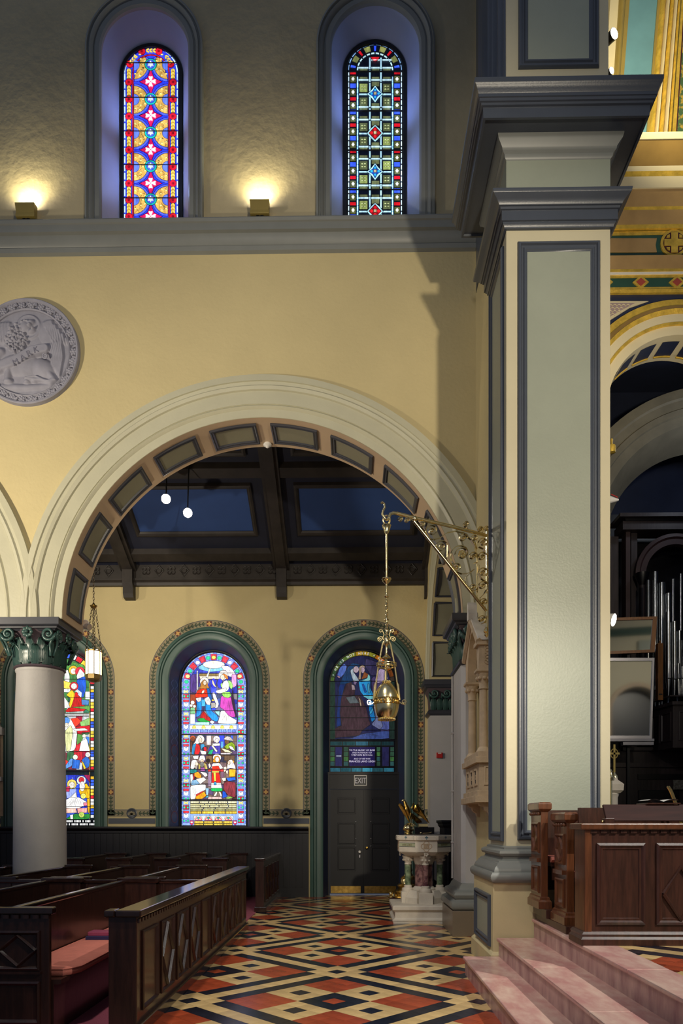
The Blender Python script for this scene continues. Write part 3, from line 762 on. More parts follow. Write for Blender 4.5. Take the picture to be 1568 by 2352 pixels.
# jewelled border
for sg, bx in ((-1, 165), (1, 1360)):
    per = 485; y0 = 455
    for c in range(-0, 8):
        yy = y0 + c * per
        segs = [(0, 'y'), (100, 'g'), (200, 'r'), (275, 'w'), (390, 'g2')]
        for d, kd in segs:
            y = yy + d
            if y < 790 or y > 3800: continue
            if kd == 'y':
                w.pane([(bx - 62, y - 48), (bx, y - 18), (bx + 62, y - 48), (bx + 40, y), (bx + 62, y + 48), (bx, y + 18), (bx - 62, y + 48), (bx - 40, y)], '#ffe48a', 3, 'yellow_flower', lead=.7)
            elif kd == 'w':
                w.pane([(bx - 55, y - 20), (bx - 30, y - 55), (bx - 10, y - 15), (bx + 10, y - 15), (bx + 30, y - 55), (bx + 55, y - 20), (bx + 50, y + 30), (bx, y + 58), (bx - 50, y + 30)], '#fffaf4', 3, 'white_palmette', lead=.7)
            elif kd in ('g', 'g2'):
                w.pane(rect(bx - 62, y - 45, bx + 62, y + 45), '#c0283c' if (sg < 0) == (kd == 'g') else '#8088f0', 2, 'border_ground', lead=.7)
                for s2 in (-1, 1): w.pane(ell(bx + s2 * 38, y, 24, 27, 8), '#2cc08c', 3, small=True, lead=.6)
            else: w.pane(rect(bx - 62, y - 24, bx + 62, y + 24), '#d83848', 2, 'border_ground', lead=.7)
for i in range(15):
    a = pi + pi * (i + .5) / 15
    kd = 'gygrwrgygrwrgyg'[i] if i != 7 else 'o'
    x, y = 768 + 595 * cos(a), 787 + 595 * sin(a)
    c_ = {'g': '#2cc08c', 'y': '#ffe08a', 'r': '#d83848', 'w': '#fffaf4', 'o': '#ffd860'}[kd]
    w.pane(archband(768, 787, 668, 535, None, a - pi / 32, a + pi / 32, 3), '#c83048' if i % 2 else '#7c88f0', 2, 'border_ground', lead=.7)
    w.pane(ell(x, y, 50, 42, 8), c_, 3, 'border_jewel', lead=.6)
w.pane(aface(768, 787, 520, 1640), '#3a48c8', 2, 'blue_ground', lead=1.3)
patchwork(w, 252, 560, 1280, 1640, 7, 8, ('#3a48c8', '#2c34a8', '#5060b8', '#6c6c98', '#8c8c94', '#5a4878', '#44507c'), 2.3, .7)
figures(w, (
    ([(430, 400), (520, 345), (640, 430), (720, 430), (860, 425), (960, 380), (1010, 360), (1060, 440), (900, 490), (700, 510), (560, 480), (450, 450)], '#78bcec'),
    (ell(770, 350, 240, 85, 16), '#fff6e0'),
    ([(930, 380), (1090, 380), (1200, 480), (1240, 560), (1240, 640), (1080, 600), (1040, 480), (980, 470)], '#f4dcf6'),
    ([(1160, 560), (1262, 560), (1268, 800), (1200, 860), (1160, 760)], '#c48cc4'),
    (rect(450, 545, 880, 600), '#7a6840'), (rect(440, 600, 900, 665), '#c4bcae'),
    (ell(765, 760, 58, 110, 12), '#2c34e0'), (ell(905, 760, 58, 110, 12), '#2c34e0'), (ell(640, 800, 40, 90), '#3840c8'),
    ([(262, 600), (330, 560), (400, 560), (470, 620), (460, 760), (400, 900), (330, 970), (258, 930)], '#4c367c'),
    (rect(398, 480, 426, 900), '#dce8f4'),
    ([(680, 430), (708, 430), (640, 640), (598, 628)], '#f4ffe4'),
    (rect(258, 1000, 385, 1400), '#8c3c24'),
    (circ(565, 722, 98), '#ffecea'),
    ([(470, 850), (495, 740), (570, 668), (630, 730), (645, 800), (672, 855), (620, 880), (440, 875)], '#b87c38'),
    (ell(578, 748, 38, 54), FLESH),
    ([(365, 1010), (430, 900), (540, 870), (625, 890), (655, 960), (640, 1060), (370, 1075)], '#d8341c'),
    ([(520, 920), (570, 905), (560, 960), (500, 1000)], FLESH),
    ([(620, 860), (680, 880), (732, 1090), (700, 1200), (645, 1060)], '#1d5cb0'),
    ([(500, 1110), (575, 1110), (600, 1260), (500, 1260)], '#48a8e4'),
    ([(400, 1160), (500, 1140), (512, 1330), (480, 1450), (388, 1505), (410, 1330)], '#2080cc'),
    ([(590, 1210), (705, 1230), (722, 1360), (840, 1450), (882, 1540), (830, 1600), (740, 1560), (640, 1450), (590, 1340)], '#2080cc'),
    ([(378, 1085), (500, 1060), (492, 1150), (430, 1172), (388, 1120)], '#f0f2f6'),
    ([(560, 1100), (660, 1040), (712, 1150), (690, 1235), (620, 1222)], '#f0f2f6'),
    ([(545, 1360), (600, 1420), (640, 1480), (705, 1520), (690, 1590), (560, 1545), (470, 1512), (500, 1430)], '#b02024'),
    ([(398, 1565), (450, 1518), (560, 1520), (600, 1560), (700, 1592), (660, 1612), (480, 1602)], '#1c9c44'),
    ([(678, 1600), (730, 1568), (800, 1600), (740, 1652)], '#f6f6ff'),
    ([(710, 1180), (800, 1180), (830, 1285), (712, 1300)], '#94908c'), ([(720, 1150), (750, 1090), (790, 1150)], '#d8b848'),
    ([(740, 960), (792, 960), (884, 1200), (862, 1290), (798, 1302), (822, 1210), (758, 1080)], '#f4eef6'),
    (rect(258, 1430, 366, 1648), '#e8f0fe'),
    ([(268, 1290), (360, 1280), (372, 1425), (258, 1425)], '#80c490'),
    (circ(312, 1180, 46, 8), '#ffffff'), (circ(282, 1245, 34, 8), '#ffffff'), (circ(352, 1262, 36, 8), '#fffaf0'),
    (circ(980, 582, 106), '#fff2f4'),
    ([(925, 600), (980, 548), (1050, 575), (1092, 640), (1065, 685), (1030, 640)], '#c87838'),
    (ell(965, 630, 46, 62), FLESH),
    ([(990, 720), (1060, 690), (1115, 760), (1095, 900), (985, 985), (955, 900), (945, 800)], '#dedad8'),
    ([(1080, 688), (1160, 730), (1195, 830), (1160, 895), (1118, 850)], '#94dc74'),
    ([(920, 780), (960, 740), (955, 860), (930, 840)], '#94dc74'),
    ([(815, 925), (960, 880), (1060, 860), (1022, 955), (900, 985), (828, 965)], '#e4e0e4'),
    ([(735, 700), (760, 688), (795, 780), (835, 850), (780, 830), (740, 770)], FLESH),
    ([(1180, 880), (1212, 1100), (1272, 1500), (1240, 1510), (1190, 1250), (1155, 1050)], '#2a1a34'),
    ([(935, 1030), (1080, 1080), (1150, 1060), (1182, 1250), (1252, 1490), (1180, 1505), (1080, 1450), (1000, 1345), (905, 1280)], '#b040a4'),
    ([(945, 965), (1130, 948), (1152, 1040), (1085, 1082), (980, 1055)], '#8cd85c'),
    ([(920, 1370), (1000, 1350), (1090, 1460), (1190, 1522), (1272, 1560), (1262, 1640), (1100, 1650), (855, 1632), (900, 1500)], '#f2eef2'),
    (rect(370, 1610, 680, 1668), '#a4dcec'), ([(790, 1370), (905, 1370), (900, 1480), (850, 1440)], '#8cc8c8'),
    (rect(252, 1672, 1275, 1762), '#f2eede')), 3, .75)
for x in (350, 555, 760, 960, 1160): w.pane([(x - 45, 1745), (x - 30, 1700), (x, 1670), (x + 30, 1700), (x + 45, 1745)], '#f8d860', 13, 'crown_pane', lead=.6)
for x in (302, 402, 510, 606, 712, 802, 912, 1008, 1114, 1208): w.pane([(x - 34, 1830), (x - 34, 1790), (x, 1742), (x + 34, 1790), (x + 34, 1830)], '#6484ec', 5, 'arch_pane', lead=.9)
w.pane(rect(252, 1832, 1275, 1858), '#b07cc0', 4, lead=.7); 
for i in range(10): w.pane(rect(252 + i * 102, 1862, 345 + i * 102, 1880), '#d4ecf8', 4, small=True, lead=.6)
w.tr = B
w.pane(rect(252, 92, 1275, 1490), '#4a3c3a', 2, 'brown_ground', lead=1.3, e=.7)
patchwork(w, 252, 92, 1275, 1490, 8, 12, ('#5c4438', '#4a3030', '#6c5a60', '#3c3c58', '#74605c', '#584870', '#8c7c78', '#405068'), 2.3, .75)
figures(w, (
    (rect(885, 92, 1005, 330), '#2c40f4'), (rect(1138, 92, 1192, 190), '#3a5cf4'), (rect(610, 92, 715, 300), '#b8b0b4'), (rect(920, 220, 980, 360), '#5ca0e4'),
    (circ(312, 150, 60, 10), '#b0502c'), (ell(312, 172, 40, 52), '#7c4028'), (rect(258, 230, 300, 400), '#5c3028'),
    (circ(478, 172, 90), '#fff2dc'), ([(395, 140), (470, 105), (500, 150), (450, 270), (318, 285), (370, 220)], '#ece6f0'), (ell(478, 192, 36, 54), FLESH),
    ([(380, 265), (460, 290), (482, 420), (440, 505), (348, 505), (360, 380)], '#c02028'), ([(310, 285), (392, 258), (362, 380), (340, 512), (286, 500)], '#2c88c4'),
    ([(480, 290), (550, 268), (580, 330), (520, 362), (490, 430)], '#348cc0'), ([(550, 340), (612, 345), (624, 432), (560, 435)], '#c42430'), ([(468, 415), (612, 438), (602, 505), (508, 505)], '#eaeaf2'),
    (circ(832, 172, 76, 12), '#dcd4e8'), (ell(842, 206, 44, 50), '#ecccc4'), ([(700, 305), (912, 300), (922, 500), (780, 505), (636, 445)], '#40389c'),
    ([(735, 265), (905, 262), (905, 312), (755, 318)], '#f0ecf6'), ([(636, 495), (690, 405), (772, 390), (722, 505)], '#1c9468'), ([(718, 312), (750, 298), (856, 430), (822, 455)], '#f4ecc8'),
    (ell(1062, 225, 50, 60), '#70503c'), ([(975, 175), (1060, 100), (1150, 130), (1206, 215), (1080, 195)], '#bcb8bc'),
    ([(995, 335), (1060, 280), (1160, 228), (1232, 290), (1244, 425), (1140, 362), (1048, 392)], '#7c9c24'), ([(1100, 305), (1180, 340), (1244, 435), (1130, 385)], '#d4dcec'),
    ([(925, 365), (1080, 405), (1194, 474), (1020, 455)], '#f4e8b4'), (rect(920, 470, 1140, 505), '#d4ccd8'),
    (rect(600, 535, 745, 700), '#6c5440'), (circ(650, 640, 45, 10), '#2c2020'), (rect(1000, 525, 1230, 640), '#5c4838'),
    ([(310, 545), (445, 525), (430, 605), (340, 600)], '#dcd8dc'),
    ([(262, 810), (288, 640), (380, 615), (435, 680), (375, 760), (330, 828)], '#f0ecf2'), (ell(402, 712, 34, 46), '#eaccbc'), ([(360, 740), (425, 765), (405, 830), (360, 805)], '#b0a8a0'),
    ([(445, 640), (478, 528), (560, 525), (594, 610), (560, 650)], '#ecebf2'), (ell(520, 655, 38, 46), '#dcbca4'),
    ([(438, 685), (482, 740), (482, 825), (438, 825)], '#b0a058'), ([(558, 685), (612, 715), (645, 835), (580, 825)], '#b0a058'), (ell(520, 725, 44, 62), '#7c7c7c'), ([(488, 790), (572, 790), (585, 868), (478, 868)], '#904c98'),
    ([(258, 940), (312, 930), (332, 1060), (270, 1155)], '#ccdce4'), ([(258, 830), (400, 828), (412, 880), (330, 922), (258, 912)], '#1c8488'),
    ([(308, 1065), (400, 1055), (475, 1150), (350, 1182), (268, 1165)], '#80b0dc'), ([(318, 1065), (340, 905), (372, 915), (342, 1065)], '#b82434'),
    ([(352, 910), (430, 878), (502, 960), (502, 1025), (400, 1012), (350, 975)], '#ec9420'), ([(470, 880), (610, 900), (645, 960), (590, 1000), (540, 950)], '#dcd4d4'),
    ([(385, 1045), (550, 1000), (615, 1052), (480, 1155)], '#fcf8f0'),
    ([(262, 1185), (440, 1162), (602, 1160), (602, 1272), (540, 1305), (400, 1385), (370, 1475), (262, 1490)], '#e0ecf0'),
    ([(388, 1405), (560, 1305), (622, 1400), (520, 1475), (368, 1475)], '#dc9018'), ([(378, 1385), (540, 1298), (562, 1312), (398, 1415)], '#c03030'),
    ([(600, 1240), (670, 1240), (650, 1400), (610, 1390)], '#88b4dc'), ([(598, 1425), (664, 1398), (645, 1445), (588, 1445)], '#4cb4e4'),
    (rect(650, 880, 725, 1200), '#9c84a4'), (rect(930, 880, 1000, 1020), '#7c5c74'),
    ([(650, 828), (722, 818), (722, 872), (648, 884)], '#cc2c24'), ([(655, 730), (690, 690), (716, 760), (680, 815)], FLESH), ([(915, 840), (985, 830), (985, 880), (920, 880)], '#cc2c34'), ([(985, 780), (1050, 765), (1060, 830), (1000, 900)], FLESH),
    (circ(846, 575, 90), '#ffffff'), ([(752, 650), (800, 545), (870, 535), (915, 600), (905, 680), (765, 680)], '#e08c24'), (ell(850, 615, 44, 60), '#fce0d4'),
    ([(718, 810), (748, 700), (900, 688), (985, 805), (900, 828), (850, 760), (790, 805)], '#f2eef2'), ([(742, 765), (880, 755), (925, 862), (738, 872)], '#d42c1c'),
    ([(735, 900), (892, 898), (935, 1122), (725, 1122)], '#bc201c'), (rect(738, 870, 895, 902), '#fcd058'), ([(768, 902), (818, 902), (828, 1085), (788, 1092)], '#f8d048'),
    ([(720, 1124), (932, 1124), (955, 1242), (718, 1242)], '#ece0dc'), ([(783, 1110), (828, 1100), (834, 1172), (783, 1172)], '#2c94d0'),
    ([(718, 1242), (965, 1240), (965, 1302), (840, 1314), (718, 1302)], '#1cb858'), ([(765, 1425), (828, 1312), (855, 1332), (832, 1405)], '#fcdcd0'), ([(878, 1318), (922, 1318), (956, 1400), (930, 1435)], '#fcdcd0'),
    ([(660, 1420), (940, 1430), (960, 1480), (650, 1485)], '#d8b8b8'),
    ([(1178, 628), (1225, 650), (1212, 710), (1150, 690)], '#e89c30'), ([(1058, 825), (1090, 640), (1170, 615), (1244, 765), (1254, 825), (1150, 800)], '#eee6ea'), (ell(1110, 690, 30, 44), '#e4c4b4'),
    ([(1108, 828), (1254, 835), (1244, 992), (1108, 992)], '#eca828'), ([(1035, 860), (1090, 850), (1085, 930), (1055, 930)], FLESH), ([(1045, 1020), (1244, 1000), (1254, 1060), (1098, 1092)], '#2260d4'),
    ([(945, 1020), (1040, 1010), (1040, 1080), (980, 1090)], FLESH),
    ([(985, 1145), (1060, 1092), (1254, 1112), (1254, 1445), (1100, 1405), (1000, 1285)], '#883440'), ([(968, 1300), (1030, 1322), (1074, 1422), (965, 1462)], '#1e50cc'), ([(1028, 1455), (1140, 1418), (1204, 1442), (1100, 1475)], '#7cac48')), 3, .75)
for r_, (y0, y1, c) in enumerate(((1522, 1570, '#efe6b8'), (1578, 1606, '#e4d8a0'), (1614, 1652, '#ece0ac'), (1660, 1690, '#e8dca4'), (1700, 1732, '#ecd884'), (1742, 1796, '#e0b840'))):
    n = (5, 4, 5, 4, 4, 4)[r_]; off = (0, 60, 20, 40, 10, 0)[r_]; xs = [252] + [252 + (1023 * i) / n + off for i in range(1, n)] + [1275]
    for i in range(n): w.pane(rect(xs[i] + 4, y0, xs[i + 1] - 4, y1), c, 4, 'inscription_pane', lead=1.0)
    for i in range(46):         # strokes of the illegible inscription
        x = 262 + i * 22 + random.random() * 8
        if random.random() < .8: w.bar((x, y0 + 10), (x + random.choice((0, 0, 8)), y1 - 10), .55, 5)
w.pane(rect(330, 1845, 1195, 1940), '#eef0f4', 4, 'lunette_ground', lead=.8)
for x in (440, 655, 870, 1090):
    w.pane([(x - 95, 1945)] + arc(x, 1940, 95, pi, 2 * pi, 10) + [(x + 95, 1945)], '#fff8ec', 5, 'lunette', lead=.8); w.pane([(x - 78, 1943)] + arc(x, 1940, 76, pi, 2 * pi, 10) + [(x + 78, 1943)], '#e04058', 6, 'lunette', lead=.5)
    w.pane(ell(x, 1890, 22, 26, 8), '#20b094', 7, small=True, lead=.5); w.pane(ell(x - 34, 1915, 24, 14, 8), '#ffffff', 7, small=True, lead=.5); w.pane(ell(x + 34, 1915, 24, 14, 8), '#ffffff', 7, small=True, lead=.5)
for y0, y1 in ((1955, 2000), (2008, 2048)):
    for i in range(4): w.pane(rect(345 + i * 210, y0, 548 + i * 210, y1), '#e0bc48', 5, 'inscription_pane', lead=.9)
    for i in range(36):
        x = 355 + i * 23 + random.random() * 6; w.bar((x, y0 + 8), (x + random.choice((0, 8)), y1 - 8), .55, 6)
for x in (290, 1236): w.pane([(x - 40, 1945), (x + 40, 1945), (x + 38, 2010), (x, 2050), (x - 38, 2010)], '#e03c6c', 5, 'shield', lead=.8); w.pane(rect(x - 26, 1965, x + 26, 2000), '#fff0f4', 6, small=True, lead=.5)
w.tr = lambda p: p
for y in (1546.5, 1593.5, 1633): w.saddle(416, 565, y, 1.6)
for y in (1687.5, 1838): w.saddle(416, 565, y, 4.2)
for y in (1734, 1767.5, 1801): w.saddle(416, 565, y, 1.6)
w.done()

# ---- window beside the column
Yg = glaze(0, 1897, 0)
Cc = lambda p: (p[0] / 3.92, 1400 + p[1] / 3.92)
w = Win(aw[0], Yg, Cc, E4, 'c')
cx3 = 146.5 * 3.92
w.pane(aface(cx3, 675, 292, 1900), '#20303a', 0, 'dark_field', lead=0, e=.4)
for sg in (1, -1):
    xb = cx3 + sg * 264
    for i in range(42):
        y = 690 + i * 29
        if y > 1870 or 1440 < y < 1480: continue
        w.pane(rect(xb - 22, y, xb + 8, y + 26), ('#f0f4fa', '#c02030', '#f0c040', '#eef4f8', '#3058d8', '#e8b030')[(i * 5 + (i // 3)) % 6], 2, 'border_pane', lead=.7)
        w.pane(rect(xb + 12, y, xb + 26, y + 26), ('#a8c8ff', '#f4d070')[i % 2], 2, small=True, lead=.6)
    w.pane(rect(xb - 32, 660, xb - 26, 1890), '#e8b840', 2, 'gold_fillet', lead=.7)
for i in range(14):
    a = pi + pi * (i + .5) / 14; w.pane(archband(cx3, 675, 284, 240, None, a - .1, a + .1, 3), ('#f0f4fa', '#c02030', '#f0c040', '#3058d8')[i % 4], 2, 'border_pane', lead=.7)
w.pane(aface(cx3, 675, 232, 935), '#3c7440', 1, 'green_ground', lead=1)
w.pane(rect(cx3 - 232, 962, cx3 + 232, 1442), '#8c1c38', 1, 'red_ground', lead=1)
w.pane(rect(cx3 - 232, 1490, cx3 + 232, 1888), '#2838b8', 1, 'blue_ground', lead=1)
patchwork(w, cx3 - 232, 962, cx3 + 232, 1442, 7, 6, ('#8c1c38', '#a82430', '#6c2c3c', '#3c6c48', '#b0b8c0', '#5c88c0'), 1.5)
patchwork(w, cx3 - 232, 1490, cx3 + 232, 1888, 7, 5, ('#2838b8', '#2440c4', '#3450b0', '#203090'), 1.5)
patchwork(w, cx3 - 232, 700, cx3 + 232, 930, 7, 3, ('#3c7440', '#5c9444', '#80a878', '#b8ccd0', '#2c6450'), 1.5)
w.pane(rect(cx3 - 232, 938, cx3 + 232, 956), '#e8eaf0', 2, 'inscription_pane', lead=.7)
figures(w, (
    ([(590, 520), (640, 470), (760, 500), (770, 540), (640, 560)], '#4c8c40'), ([(585, 560), (610, 540), (630, 600), (625, 680), (580, 640)], '#e8ecf0'),
    (circ(662, 548, 42, 12), '#f0b030'), (circ(664, 556, 28, 10), '#f4e0d4'), (circ(722, 560, 44, 12), '#b02838'), ([(690, 600), (722, 530), (765, 580), (760, 625), (700, 640)], '#eef0f8'),
    ([(690, 630), (770, 600), (780, 700), (752, 800), (705, 745)], '#1e54c4'), ([(570, 640), (640, 660), (640, 720), (570, 710)], '#e8c050'), ([(566, 715), (640, 715), (630, 750), (566, 745)], '#c8d4dc'),
    (circ(668, 692, 40, 12), '#c02030'), (circ(668, 692, 28, 10), '#f4ece8'), ([(690, 740), (740, 800), (780, 915), (580, 925), (648, 860), (670, 760)], '#c01c20'), ([(705, 720), (740, 750), (735, 800), (705, 770)], '#b0c4ec'),
    ([(598, 770), (650, 722), (680, 765), (640, 890), (615, 880), (640, 800)], '#f0b428'), ([(566, 760), (612, 830), (635, 885), (566, 892)], '#eef2f8'), ([(735, 810), (805, 820), (800, 860), (740, 860)], '#4878b8'), (rect(770, 740, 812, 810), '#f0f4f8'), ([(640, 880), (812, 868), (812, 925), (780, 900)], '#5c9444'),
    ([(578, 990), (600, 965), (640, 985), (700, 1100), (682, 1265), (590, 1295), (575, 1200)], '#eaf0f0'), (circ(603, 1000, 30, 10), '#5088e0'), ([(585, 1100), (640, 1040), (660, 1090), (640, 1260), (600, 1290)], '#d4dca0'), (circ(603, 1040, 20, 9), '#f4dccc'),
    ([(640, 985), (700, 975), (740, 1010), (680, 1060)], '#d83828'), ([(720, 1015), (810, 975), (810, 1040), (735, 1062)], '#7cac64'), ([(690, 1055), (812, 1045), (812, 1105), (700, 1112)], '#cc2030'), ([(660, 1075), (770, 1070), (800, 1090), (680, 1095)], '#f4f0f4'),
    ([(700, 1120), (760, 1130), (740, 1190), (695, 1220)], '#589048'), ([(715, 1275), (735, 1185), (785, 1160), (812, 1275)], '#f0f4f8'), (circ(762, 1140, 18, 9), '#f4dccc'), ([(775, 1145), (808, 1150), (808, 1225)], '#3874e0'),
    ([(580, 1425), (640, 1340), (690, 1350), (650, 1410), (600, 1435)], '#5c90d8'), ([(660, 1350), (725, 1358), (715, 1435), (650, 1430)], '#2c64c4'), (circ(682, 1330, 24, 9), '#d8ead0'), ([(738, 1355), (785, 1315), (815, 1360), (805, 1420), (755, 1445)], '#2c60b8'), ([(735, 1355), (755, 1380), (780, 1430), (760, 1440)], '#ecbc30'), (circ(795, 1308, 24, 9), '#e4eaf0'), ([(576, 1340), (620, 1370), (590, 1410)], '#d8302c'),
    (circ(652, 1572, 44, 12), '#f0cc68'), (circ(652, 1580, 28, 10), '#f4e4d8'), ([(598, 1625), (690, 1605), (700, 1690), (605, 1700)], '#8c9ce0'), ([(600, 1600), (635, 1590), (630, 1640), (600, 1640)], '#c03458'), (circ(738, 1540, 42, 12), '#cce0f8'), (circ(738, 1535, 26, 8), '#c83038'),
    ([(712, 1625), (780, 1560), (814, 1610), (814, 1700), (735, 1692)], '#eeae1c'), (ell(745, 1592, 25, 46), '#eeeef0'), ([(760, 1490), (815, 1490), (815, 1560)], '#8c1c48'),
    ([(583, 1722), (660, 1680), (725, 1695), (815, 1750), (700, 1795), (588, 1785)], '#f4f4f8'), (ell(755, 1680, 26, 24), '#f0d868'), ([(640, 1690), (690, 1640), (700, 1700)], '#e4e8f8'), ([(756, 1740), (800, 1735), (800, 1765), (760, 1768)], '#e07890'),
    ([(588, 1790), (690, 1790), (700, 1830), (588, 1835)], '#e4b0a4'), ([(700, 1790), (790, 1785), (788, 1830), (705, 1835)], '#d89490'), ([(788, 1700), (812, 1700), (808, 1830), (795, 1830)], '#e8a820'),
    ([(588, 1888), (690, 1835), (730, 1850), (814, 1835), (814, 1888)], '#2c8438'), (circ(740, 1848, 26, 10), '#a8bc58'), ([(640, 1888), (636, 1850), (665, 1845), (664, 1888)], '#e8eaf0')), 3, .8)
for i in range(12): w.pane(circ(590 + (i * 53) % 150, 1500 + (i * 37) % 130, 4, 5), '#ffffff', 3, small=True, lead=0)
w.pane(rect(cx3 - 290, 1895, cx3 + 290, 1945), '#10141c', 2, 'inscription_ground', e=.3)
for y in (1898, 1925):
    for i in range(24):
        x = 585 + i * 12.3
        if random.random() < .8: w.pane(rect(x, y, x + 8, y + 17), '#e8ecf4', 3, small=True, lead=0); 
w.tr = lambda p: p
for y in (1561, 1602.5, 1642.5, 1684, 1726, 1812, 1852): w.saddle(74, 222, y, 1.6)
w.saddle(74, 222, 1771, 5)
w.done()

# ---- dim window over the door
Yg = glaze(2, 1773, 1)
D = lambda p: (740 + p[0] / 7.589, 1480 + p[1] / 7.587)
w = Win(aw[2], Yg, D, .42, 'd')
w.pane(aface(695, 685, 565, 2225), '#0e1420', 0, 'dark_field', lead=0, e=.2)
for i in range(14):
    a = pi + pi * (i + .5) / 14
    w.pane(archband(695, 685, 565, 492, None, a - pi / 29, a + pi / 29, 3), ('#4c6a34', '#3c5c40', '#5c7434', '#4a6c58', '#62803c', '#8c9430', '#b08c20', '#b89a20', '#8c8c2c', '#c8781c', '#d06c1c', '#a05c1c', '#703c18', '#40342c')[i], 2, 'band_pane', lead=.8)
txt = '+ HE IS NOT HERE + HE IS'
m_ = glass('dwhite', '#e8ecf4', .85)
for i, ch in enumerate(txt):
    if ch == ' ': continue
    a = radians(196) + radians(5.7) * i
    px0, py0 = D((695 + 505 * cos(a), 685 + 505 * sin(a))); rot = a + pi / 2
    gg = text_geo(ch, 7.6, lambda x, y, z: (lambda q: (q[0], Yg - .03, q[2]))(W(px0 + x * cos(rot) + y * sin(rot), py0 + x * sin(rot) - y * cos(rot), Yg)), .001)
    build('lettering', gg, m_, w.p)
w.pane(aface(695, 685, 486, 1655), '#262a58', 1, 'dusk_ground', lead=1)
figures(w, (
    ([(255, 540), (300, 420), (380, 335), (428, 380), (400, 500), (310, 592)], '#5c7ce4'), ([(255, 545), (310, 560), (300, 595), (262, 570)], '#c49cb4'),
    ([(760, 240), (1000, 330), (1120, 480), (860, 560), (740, 380)], '#3c3860'), ([(850, 560), (1160, 560), (1165, 1655), (1000, 1500), (870, 900)], '#54487c'), ([(1000, 420), (1100, 450), (1150, 620), (910, 700), (920, 600)], '#b8a4cc'), ([(920, 640), (960, 660), (930, 900), (880, 860), (890, 700)], '#a48494'),
    ([(290, 700), (405, 670), (330, 960), (310, 1200), (330, 1420), (236, 1445), (268, 1000)], '#1c3474'),
    ([(320, 640), (430, 420), (520, 325), (640, 345), (662, 400), (545, 500), (545, 640), (420, 690), (300, 700)], '#1a4274'), ([(486, 455), (560, 400), (540, 480), (600, 560), (650, 645), (540, 645), (510, 560)], '#a8bccc'), (ell(588, 440, 50, 60), '#ccb8cc'),
    ([(640, 400), (700, 352), (748, 400), (722, 420), (680, 470), (672, 615), (625, 615), (642, 500)], '#c8b09c'), (ell(706, 452, 34, 56), '#bca4bc'), ([(678, 615), (730, 478), (815, 530), (795, 575)], '#985834'),
    ([(628, 645), (820, 570), (838, 640), (832, 760), (895, 880), (885, 965), (760, 945), (655, 820)], '#2494e4'), ([(800, 515), (834, 560), (834, 640), (640, 655), (780, 595)], '#8ce0f0'), ([(700, 900), (890, 900), (885, 960), (790, 955)], '#70ccec'), ([(690, 700), (720, 690), (770, 830), (740, 850)], '#1454b4'), ([(790, 690), (815, 690), (830, 850), (800, 850)], '#58b8f0'),
    ([(800, 962), (885, 990), (892, 1140), (925, 1300), (860, 1365), (815, 1200)], '#1c7cc8'), ([(820, 1180), (880, 1100), (890, 1150), (840, 1230)], '#40a8e4'),
    ([(1000, 1300), (1165, 1330), (1165, 1500), (1000, 1480), (930, 1350)], '#5460a8'), ([(880, 1000), (960, 1200), (1060, 1420), (1000, 1490), (850, 1400), (930, 1300)], '#68709c'),
    ([(210, 1655), (500, 1640), (700, 1560), (1165, 1500), (1165, 1655)], '#3c5094'),
    ([(420, 690), (500, 660), (570, 780), (560, 890), (660, 900), (760, 1100), (835, 1400), (700, 1495), (640, 1590), (220, 1630), (205, 1480), (340, 1420), (308, 1200), (330, 950), (380, 800)], '#46323e'), ([(505, 700), (560, 720), (575, 795), (515, 800)], '#a898a4'), ([(405, 925), (560, 900), (645, 1025), (480, 1035)], '#5c6870'), ([(610, 905), (665, 960), (685, 1080), (660, 1080), (640, 960)], '#b4a088'), ([(540, 640), (605, 660), (575, 720), (545, 690)], '#8474a4'),
    (rect(132, 650, 222, 1655), '#223c34'), (rect(1172, 650, 1258, 1655), '#203430'),
    (rect(225, 1790, 345, 2125), '#2c2c60'), (rect(1040, 1790, 1160, 2125), '#262654'), (rect(468, 1790, 918, 2125), '#241c58'), (rect(240, 1930, 335, 1965), '#8c98bc')), 3, .9)
for i in range(5): w.pane(rect(132 + i * 224, 1692, 350 + i * 224, 1765), ('#1c4048', '#1c4850', '#2c5c74', '#1c3c40', '#18343c')[i], 3, 'border_pane', lead=.9)
for i in range(6): w.pane(rect(132 + i * 187, 2152, 314 + i * 187, 2222), ('#2c6c84', '#205868', '#2c7088', '#3484a0', '#204c58', '#2c6c84')[i], 3, 'border_pane', lead=.9)
for x0, x1 in ((132, 215), (372, 455), (945, 1010), (1180, 1250)):
    for i in range(4): w.pane(rect(x0, 1790 + i * 84, x1, 1868 + i * 84), ('#2c4c40', '#345c48', '#3c6c3c', '#2c5458')[(i + x0) % 4], 3, 'border_pane', lead=.9)
for ln, sz, y in (('TO THE GLORY OF GOD', 40, 1862), ('AND IN MEMORY OF', 36, 1902), ('STEPHEN BONSAL', 46, 1948), ('AND OF HIS WIFE', 36, 2010), ('FRANCES LAND LEIGH', 45, 2058)):
    w.text(ln, sz, 693, y, '#c4c0e4', 12, e=.75)
w.tr = lambda p: p
for y in (1529.5, 1565.5, 1598, 1623, 1649, 1677.5, 1701, 1762): w.saddle(757, 906, y, 1.8)
w.done()

